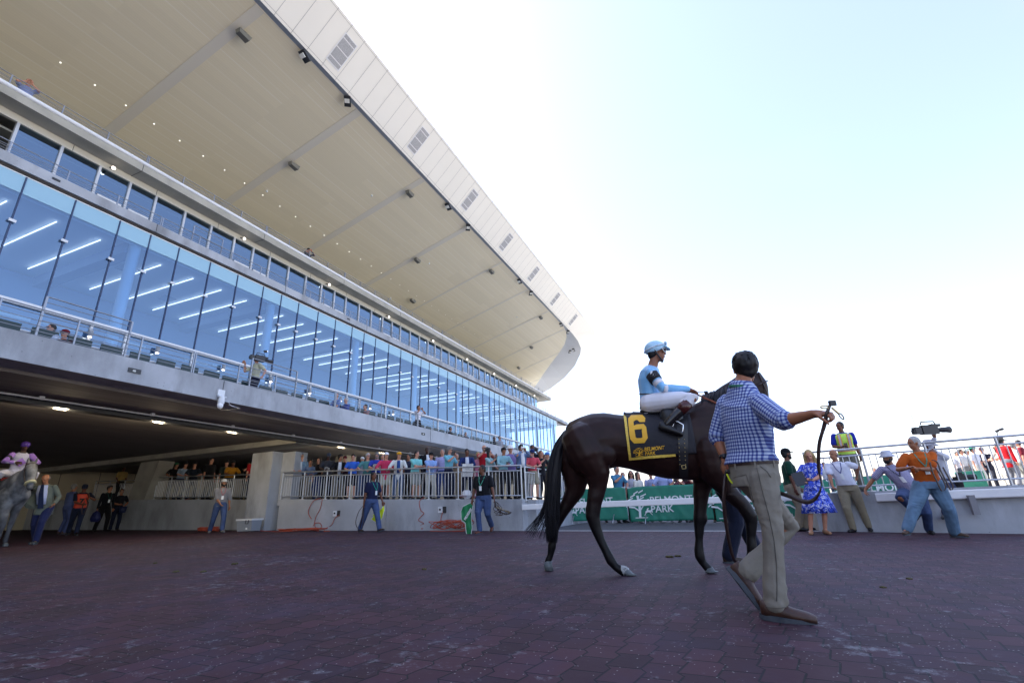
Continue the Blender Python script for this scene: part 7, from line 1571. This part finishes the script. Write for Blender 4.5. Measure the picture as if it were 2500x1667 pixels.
# ================================================================== BANNERS, CORDS, SMALL THINGS
grn = mat('banner_green', (.015, .20, .13), .55, var=.12, vscale=3, bump=.3, bscale=10); wht_l = mat('banner_white', (.72, .76, .76), .6)
def emblem(mb, ox, oz, s, y):
    """oak tree and galloping horse drawn with strokes"""
    def st(pts, r): mb.ribbon([V((ox+x*s, y, oz+z*s)) for x, z in pts], [V((r*s*(p[1] if False else 1), 0, 0)) if abs(pts[-1][0]-pts[0][0]) < abs(pts[-1][1]-pts[0][1]) else V((0, 0, r*s)) for p in pts], .002)
    st([(-.22, -.5), (.3, -.5)], .015); st([(-.02, -.48), (.0, -.2), (.0, .1), (-.04, .4)], .05); st([(-.0, -.25), (-.22, -.08), (-.45, -.05)], .035); st([(.02, -.2), (.2, .02), (.34, .12)], .035)
    for x, z, w in ((-.42, .12, .2), (-.36, .26, .24), (-.25, .39, .22), (-.5, .0, .14), (.12, .28, .22), (.2, .4, .26), (.3, .18, .24), (.36, .04, .22), (-.1, .52, .2), (.12, .56, .2), (-.3, .10, .18)): st([(x-w/2, z-.05), (x+w/2, z+.05)], .026)
    st([(.22, -.30), (.32, -.24), (.44, -.26)], .045); st([(.44, -.26), (.50, -.17)], .03); st([(.24, -.32), (.17, -.42)], .015); st([(.42, -.3), (.50, -.40)], .015); st([(.30, -.2), (.36, -.12)], .03)
def banner(x0, x1, yt0, yt1, yb, u, label, txt=True, seed=0, off=.0):
    A, Bq = atu(x0, yt0, u), atu(x1, yt1, u); C = atu(x0, yb, u); L = ((Bq-A)*V((1, 1, 0))).length; d = ((Bq-A)*V((1, 1, 0))).normalized(); H = A.z-C.z; H1 = Bq.z-atu(x1, yb, u).z
    root = empty('crowd_barrier', V((A.x, A.y, gz(A.x, A.y))), math.atan2(d.y, d.x), label, 'barrier', 'green covered barriers'); z0 = C.z-root.location.z; z1 = A.z-root.location.z
    nx, nz = 44, 16; vs = []; fs = []
    def P(i, j):
        x = L*i/nx; t = j/nz; e = min(i, nx-i)/nx; rnd = .05*max(0, 1-e*14)*t**3
        y = .02*noise.noise(V((x*2.2, t*1.5, seed)))+.018*noise.noise(V((x*7+t*4, t*2, seed+4)))*(1.2-t*.6)
        return V((x, y, z0+(z1-z0)*t*(1-rnd)+.03*t*t*noise.noise(V((x*1.3, 0, seed)))))
    for j in range(nz+1):
        for i in range(nx+1): vs.append(P(i, j))
    for j in range(nz):
        for i in range(nx): k = j*(nx+1)+i; fs.append((k, k+1, k+nx+2, k+nx+1))
    mb = MB(); mb.add(vs, fs); cv = link('banner_cover', mb.mesh('banner_cover'), grn, root, True); md = cv.modifiers.new('s', 'SOLIDIFY'); md.thickness = .012; md.offset = 1
    mb = MB(); mb.tube([(0, .03, z1-.03), (L, .03, z1-.03)], .018, 8); mb.tube([(0.02, .03, .1), (.02, .03, z1)], .018, 8); mb.tube([(L-.02, .03, .1), (L-.02, .03, z1)], .018, 8); obj('barrier_frame', mb, galv, root, True)
    for x in (L*.2, L*.8):
        mb = MB(); mb.tube([(x-.02, -.26, .01), (x, .02, .30), (x+.02, .3, .01)], .014, 6); obj('leg', mb, galv, root, True)
    if txt:
        for w_, z_, sz in (('BELMONT', z0+(z1-z0)*.585, .30), ('PARK', z0+(z1-z0)*.33, .30)):
            t = text_mesh(w_, sz, wht_l, 'lettering', .002, .004, 'LEFT', root); t.matrix_local = Matrix.Translation(V((L*.375+off, -.038, z_))) @ Matrix.Rotation(math.pi/2, 4, 'X')
        mb = MB(); emblem(mb, L*.24+off, z0+(z1-z0)*.46, .78, -.038); obj('tree_emblem', mb, wht_l, root)
    return root
banner(1366, 1526, 1196, 1190, 1273, 17.3, 'green Belmont Park banner on a barrier between the hind legs of the horse', True, 1, -.35)
banner(1531, 1730, 1189, 1182, 1273.5, 17.3, 'green Belmont Park banner on a barrier below the horse belly', True, 2, -.28)
banner(1736, 1900, 1188, 1182, 1273, 17.3, 'green banner on a barrier between the front legs and the handler', True, 3, -.2)
banner(1893, 2020, 1178, 1172, 1272, 17.0, 'green banner on a barrier behind the bearded man in the green polo', True, 4, .1)
banner(2030, 2185, 1166, 1161, 1240, 19.0, 'green Belmont Park banner seen through the railing behind the man in white', True, 5, .0)
banner(2330, 2400, 1152, 1150, 1193, 19.0, 'short green banner piece seen through the right railing', False, 6)
cord_o = mat('cord_orange_red', (.42, .07, .035), .5); 
def cord(pts, r, label, col=cord_o, name='extension_cord', cat='cord', sm=8):
    pts = bez(pts, sm); b0 = pts[0].copy(); mb = MB(); mb.tube([p-b0 for p in pts], r, 7); return setp(obj(name, mb, col, None, True, loc=b0), label, cat)
def wf(px, py, o=.03): d = ray(px, py); t = (13.40-o)/d.dot(AX); p = d*t; return V((p.x, p.y, p.z+EYE))
def gf(px, py): p = G(px, py); return p+V((0, 0, .015))
random.seed(9)
def coil(cx, cy, rx, ry, n, zr=.0, jit=.25, up=.02):
    c = G(cx, cy); out = []; t = AV
    for i in range(n*10):
        a = i*.628; k = 1+jit*math.sin(i*.37)+jit*.4*math.sin(i*1.13); out.append(c+AV*math.cos(a)*rx*k-AX*math.sin(a)*ry*k+V((0, 0, .015+zr*i/(n*10)+up*abs(math.sin(i*.61+math.sin(i*.05)*2))))+AV*(.25*math.sin(i*.11)*rx))
    return out
cord([wf(783, 1216), wf(766, 1222), wf(755, 1240), wf(753, 1253), wf(760, 1266)], .011, 'short orange-red hose end hanging down the wall right of the column')
cord([wf(787, 1218), wf(782, 1240), wf(771, 1262), wf(768, 1282), wf(776, 1291), wf(785, 1285), wf(780, 1276), wf(768, 1278), wf(764, 1290), gf(775, 1297)]+coil(735, 1297, .75, .12, 7, .03, .35, .06)+[gf(690, 1298), gf(636, 1296)], .010, 'orange-red cord hanging from the fence into a long tangle beside the column')
cord([wf(829, 1256), wf(818, 1264), wf(810, 1280), wf(798, 1288), gf(790, 1297), gf(805, 1297)], .010, 'orange-red cord plugged into the left wall socket')
cord([wf(1035, 1214), wf(1024, 1224), wf(1027, 1245), wf(1035, 1252), wf(1026, 1262), wf(1022, 1270), wf(1034, 1277), gf(1036, 1292)]+coil(1036, 1294, .19, .15, 10, .22, .05), .010, 'orange-red cord hanging from the fence into a neat stacked coil by the wall')
cord([wf(1081, 1250), wf(1077, 1262), wf(1076, 1272), gf(1072, 1294)]+coil(1100, 1296, .50, .16, 8, .06, .45, .24)+[gf(1130, 1297), gf(1050, 1297)], .010, 'orange-red cord plugged into the right wall socket ending in a loose heap')
def wf2(px, py, o=.06): d = ray(px, py); t = (14.0-o)/d.dot(AX); p = d*t; return V((p.x, p.y, p.z+EYE))
cord([wf2(463, 1217), wf2(450, 1222), wf2(449, 1242), wf2(458, 1268), wf2(463, 1285), wf2(452, 1293), wf2(448, 1290), wf2(458, 1284), wf2(466, 1294)], .012, 'dark red hose looping down the shaded wall left of the walking man')
cord(coil(495, 1297, .22, .12, 7, .12, .1)+coil(522, 1297, .22, .12, 7, .14, .1), .012, 'dark red coiled hoses on the ground behind the walking man')
for px, py, lb in ((819, 1253, 'white power socket with black outlet box on the concrete wall near the column'), (1076, 1244, 'white power socket with black outlet box on the concrete wall near the fence corner')):
    p = wf(px, py, .0); r = empty('wall_socket', p, BROT-math.pi/2, lb, 'socket')
    mb = MB(); mb.box((0, -.02, 0), (.15, .035, .17)); obj('socket_cover', mb, white_metal, r); mb = MB(); mb.tube([(0, -.03, .01), (0, -.05, .01)], .03, 10); obj('socket_hole', mb, dark_metal, r)
    mb = MB(); mb.box((.14, -.012, 0), (.12, .02, .18)); obj('outlet_box', mb, dark_metal, r)
p = G(606, 1297); cl_r = empty('cool_box', p, BROT-math.pi/2+.05, 'grey cool box with white lid and black handle beside the column', 'cool box')
mb = MB(); mb.ring([[V((x*.31, y*.19, .02)) for x, y in ((-1, -1), (1, -1), (1, 1), (-1, 1))], [V((x*.35, y*.22, .36)) for x, y in ((-1, -1), (1, -1), (1, 1), (-1, 1))]]); obj('box_body', mb, mat('cool_grey', (.28, .31, .35), .5), cl_r)
mb = MB(); mb.ring([[V((x*.37, y*.24, z)) for x, y in ((-1, -1), (1, -1), (1, 1), (-1, 1))] for z in (.36, .42)]); obj('lid', mb, white_metal, cl_r)
mb = MB(); mb.tube([(.10, -.245, .37), (.10, -.26, .26), (.22, -.26, .26), (.22, -.245, .37)], .012, 6); obj('handle', mb, dark_metal, cl_r); mb = MB(); mb.box((.12, -.205, .1), (.06, .03, .06)); obj('drain_plug', mb, white_metal, cl_r)
p = atu(268, 1163, 17.5); mb = MB(); mb.box((0, 0, 0), (1.3, .2, .5)); mb.box((0, -.11, 0), (1.2, .03, .4)); setp(obj('equipment_case', mb, black_plastic, None, loc=p), 'dark equipment case behind the short railing at the left', 'case').rotation_euler = (0, 0, BROT-math.pi/2)
mb = MB(); mb.box((0, 0, -.9), (.5, .2, 1.4)); 
dung = mat('dung_olive', (.07, .06, .02), .9, bump=.6, bscale=60)
for px, py, s in ((1636, 1360, .07), (1656, 1358, .06), (574, 1377, .06), (497, 1396, .05), (430, 1396, .05), (379, 1375, .045), (2221, 1413, .035), (2157, 1434, .035), (1037, 1390, .045)):
    s *= .62; mb = MB(); p = G(px, py)
    for k in range(5): a = k*1.3; mb.ell((s*.9*math.cos(a)*(k > 0), s*.7*math.sin(a)*(k > 0), s*.22), (s*.55, 0, 0), (0, s*.5, 0), (0, 0, s*.3), 8, 6)
    me = fuse(mb, .008, 1); wrinkle(me, .008, 50); o = link('dropping', me, dung, None, True, loc=p); setp(o, 'small olive-brown clump of horse dropping lying on the pavers', 'dropping', 'droppings scattered on the pavers')
# ================================================================== GREY HORSE AND JOCKEY AT THE LEFT EDGE
greyc = coat_mat('grey_coat', (.10, .105, .115), (.05, .052, .06), .2, .9, .5, (.24, .25, .27))
Rg, _t = horse_mesh(); mb = MB(); add_lofts(mb, Rg)
for (x, y, off, rx, rz_, ry) in ((350, 650, -.13, .20, .25, .13), (350, 650, .13, .20, .25, .13), (985, 700, -.13, .13, .17, .11), (985, 700, .13, .13, .17, .11), (700, 700, -.1, .3, .18, .19)): mb.ell(T_(hc(x, y, off)), (rx, 0, 0), (0, ry, 0), (0, 0, rz_), 14, 10)
def gsec(lst): return [(V(c), V((0, w, 0)), V(z)) for c, w, z in lst]
mb.loft(gsec([((1.12, 0, 1.38), .17, (-.20, 0, .27)), ((1.34, 0, 1.52), .12, (-.17, 0, .20)), ((1.55, 0, 1.68), .10, (-.12, 0, .14)), ((1.70, 0, 1.80), .085, (-.05, 0, .12))]), 16)
hg = gsec([((1.66, 0, 1.90), .07, (.0, 0, .06)), ((1.74, 0, 1.82), .105, (.10, 0, .06)), ((1.84, 0, 1.68), .110, (.115, 0, .06)), ((1.92, 0, 1.54), .085, (.095, 0, .045)), ((1.99, 0, 1.41), .065, (.075, 0, .035)), ((2.04, 0, 1.31), .062, (.06, 0, .03)), ((2.06, 0, 1.26), .045, (.04, 0, .02))]); mb.loft(hg, 16)
for s_ in (-1, 1): mb.tube([(1.66, s_*.06, 1.90), (1.67, s_*.075, 1.97), (1.69, s_*.08, 2.05)], [.026, .032, .006], 8)
me = fuse(mb, .015, 3); hf_ = G(-14, 1336); ang = face(V((.86, -.52, 0)))+math.pi/2; gl = Matrix.Rotation(ang, 3, 'Z') @ V((1.28, -.13, 0))
gh = link('racehorse', me, greyc, None, True); gh.location = V((hf_.x-gl.x, hf_.y-gl.y, hf_.z)); gh.rotation_euler = (0, 0, ang); setp(gh, 'dappled grey racehorse with cream noseband walking towards the camera at the left edge', 'horse')
mb = MB(); c, X, Y = hg[4]; n_ = 12; mb.tube([c+X*1.15*math.cos(6.2832*k/n_)+Y.normalized()*.11*math.sin(6.2832*k/n_) for k in range(n_+1)], .035, 8, False); obj('noseband', mb, cloth('b5b08c'), gh, True)
mb = MB()
for s_ in (-1, 1): mb.tube([(1.70, s_*.10, 1.88), (1.82, s_*.115, 1.62), (1.97, s_*.075, 1.36)], .009, 5)
mb.tube([(1.72+.10*math.cos(a), .108*math.sin(a), 1.84+.05*math.cos(a)) for a in [k*.5236 for k in range(13)]], .009, 5, False); obj('bridle', mb, leather_dk, gh, True)
mb = MB()
for s_ in (-1, 1): mb.ell((1.80, s_*.108, 1.73), (.016, 0, .01), (0, .010, 0), (0, 0, .018), 8, 6)
obj('eyes', mb, mat('eye_dark', (.02, .015, .012), .2), gh, True)
for (pts, off, nm) in ((((538, 1252), (560, 1287)), -.13, 1), (((945, 1250), (960, 1288)), .12, 1), (((1138, 1195), (1134, 1232)), -.13, 0), (((176, 1212), (178, 1258)), .13, 0)):
    a_, c_ = [T_(hc(x, y, off)) for x, y in pts]; mb = MB(); mb.tube([a_, V((c_.x, c_.y, max(.03, c_.z)))], [.045, .06], 12); obj('hoof', mb, hoofm, gh, True)
mb = MB(); mb.loft([(V((.75, 0, 1.60)), V((0, .30, 0)), V((0, 0, .10))), (V((.30, 0, 1.62)), V((0, .32, 0)), V((0, 0, .10)))], 16)
for s_ in (-1, 1): mb.box((.5, s_*.315, 1.38), (.6, .02, .42))
obj('saddle_cloth', mb, mat('cloth_red', (.45, .03, .02), .6), gh)
lil = mat('silk_lilac', (.36, .20, .62), .5); P2 = P_('stand', pel=(0, 0, .90), lean=.28, fL=(-.36, .12, .42), fR=(.36, .12, .42), kL=(-.5, 1, .3), kR=(.5, 1, .3), wL=(-.16, .46, 1.12), wR=(.16, .46, 1.12), pL=(-1, -.3, -.4), pR=(1, -.3, -.4), hp=.0)
jl = Matrix.Rotation(ang, 3, 'Z') @ V((.62, 0, 0)); jloc = gh.location+V((jl.x, jl.y, .90))
j2, J2 = person('jockey in white and lilac silks with a purple helmet riding the grey horse', jloc, ang-math.pi/2, P2, L_(skin='dark', hair='black', shirt='b9b8cc', sleeve='long', pants='c9c9d6', plen='knee', shoes='0b0b0d', b=.9, wr=.004), 1.66, .014)
mb = MB(); c = J2['head']; mb.ell(c+J2['hu']*.05-J2['hf']*.01, J2['hr']*.10, J2['hf']*.125, J2['hu']*.092, 16, 10); obj('helmet', mb, mat('helmet_purple', (.07, .03, .25), .4), j2, True)
for k in 'RL':
    mb = MB(); mb.tube([J2['sh'+k], J2['el'+k], J2['el'+k].lerp(J2['wr'+k], .85)], [.072, .058, .046], 12); sl_ = obj('sleeve', mb, lil, j2, True)
    mb = MB(); mb.tube([J2['kn'+k].lerp(J2['an'+k], .2), J2['an'+k]], [.06, .05], 10); obj('riding_boot', mb, black_plastic, j2, True)
mb = MB(); mb.tube([J2['shR'].lerp(J2['elR'], .35), J2['shR'].lerp(J2['elR'], .55)], [.073, .070], 12, False); obj('armband', mb, black_plastic, j2, True)
mb = MB(); q = J2['chest']-J2['s2']*.02+J2['fw']*.142; X, Y = J2['sx'], J2['s2']; mb.ring([[q+X*a+Y*b+J2['fw']*z for a, b in ((-.11, 0), (0, -.12), (.11, 0), (0, .12))] for z in (-.02, .004)]); obj('diamond', mb, lil, j2)
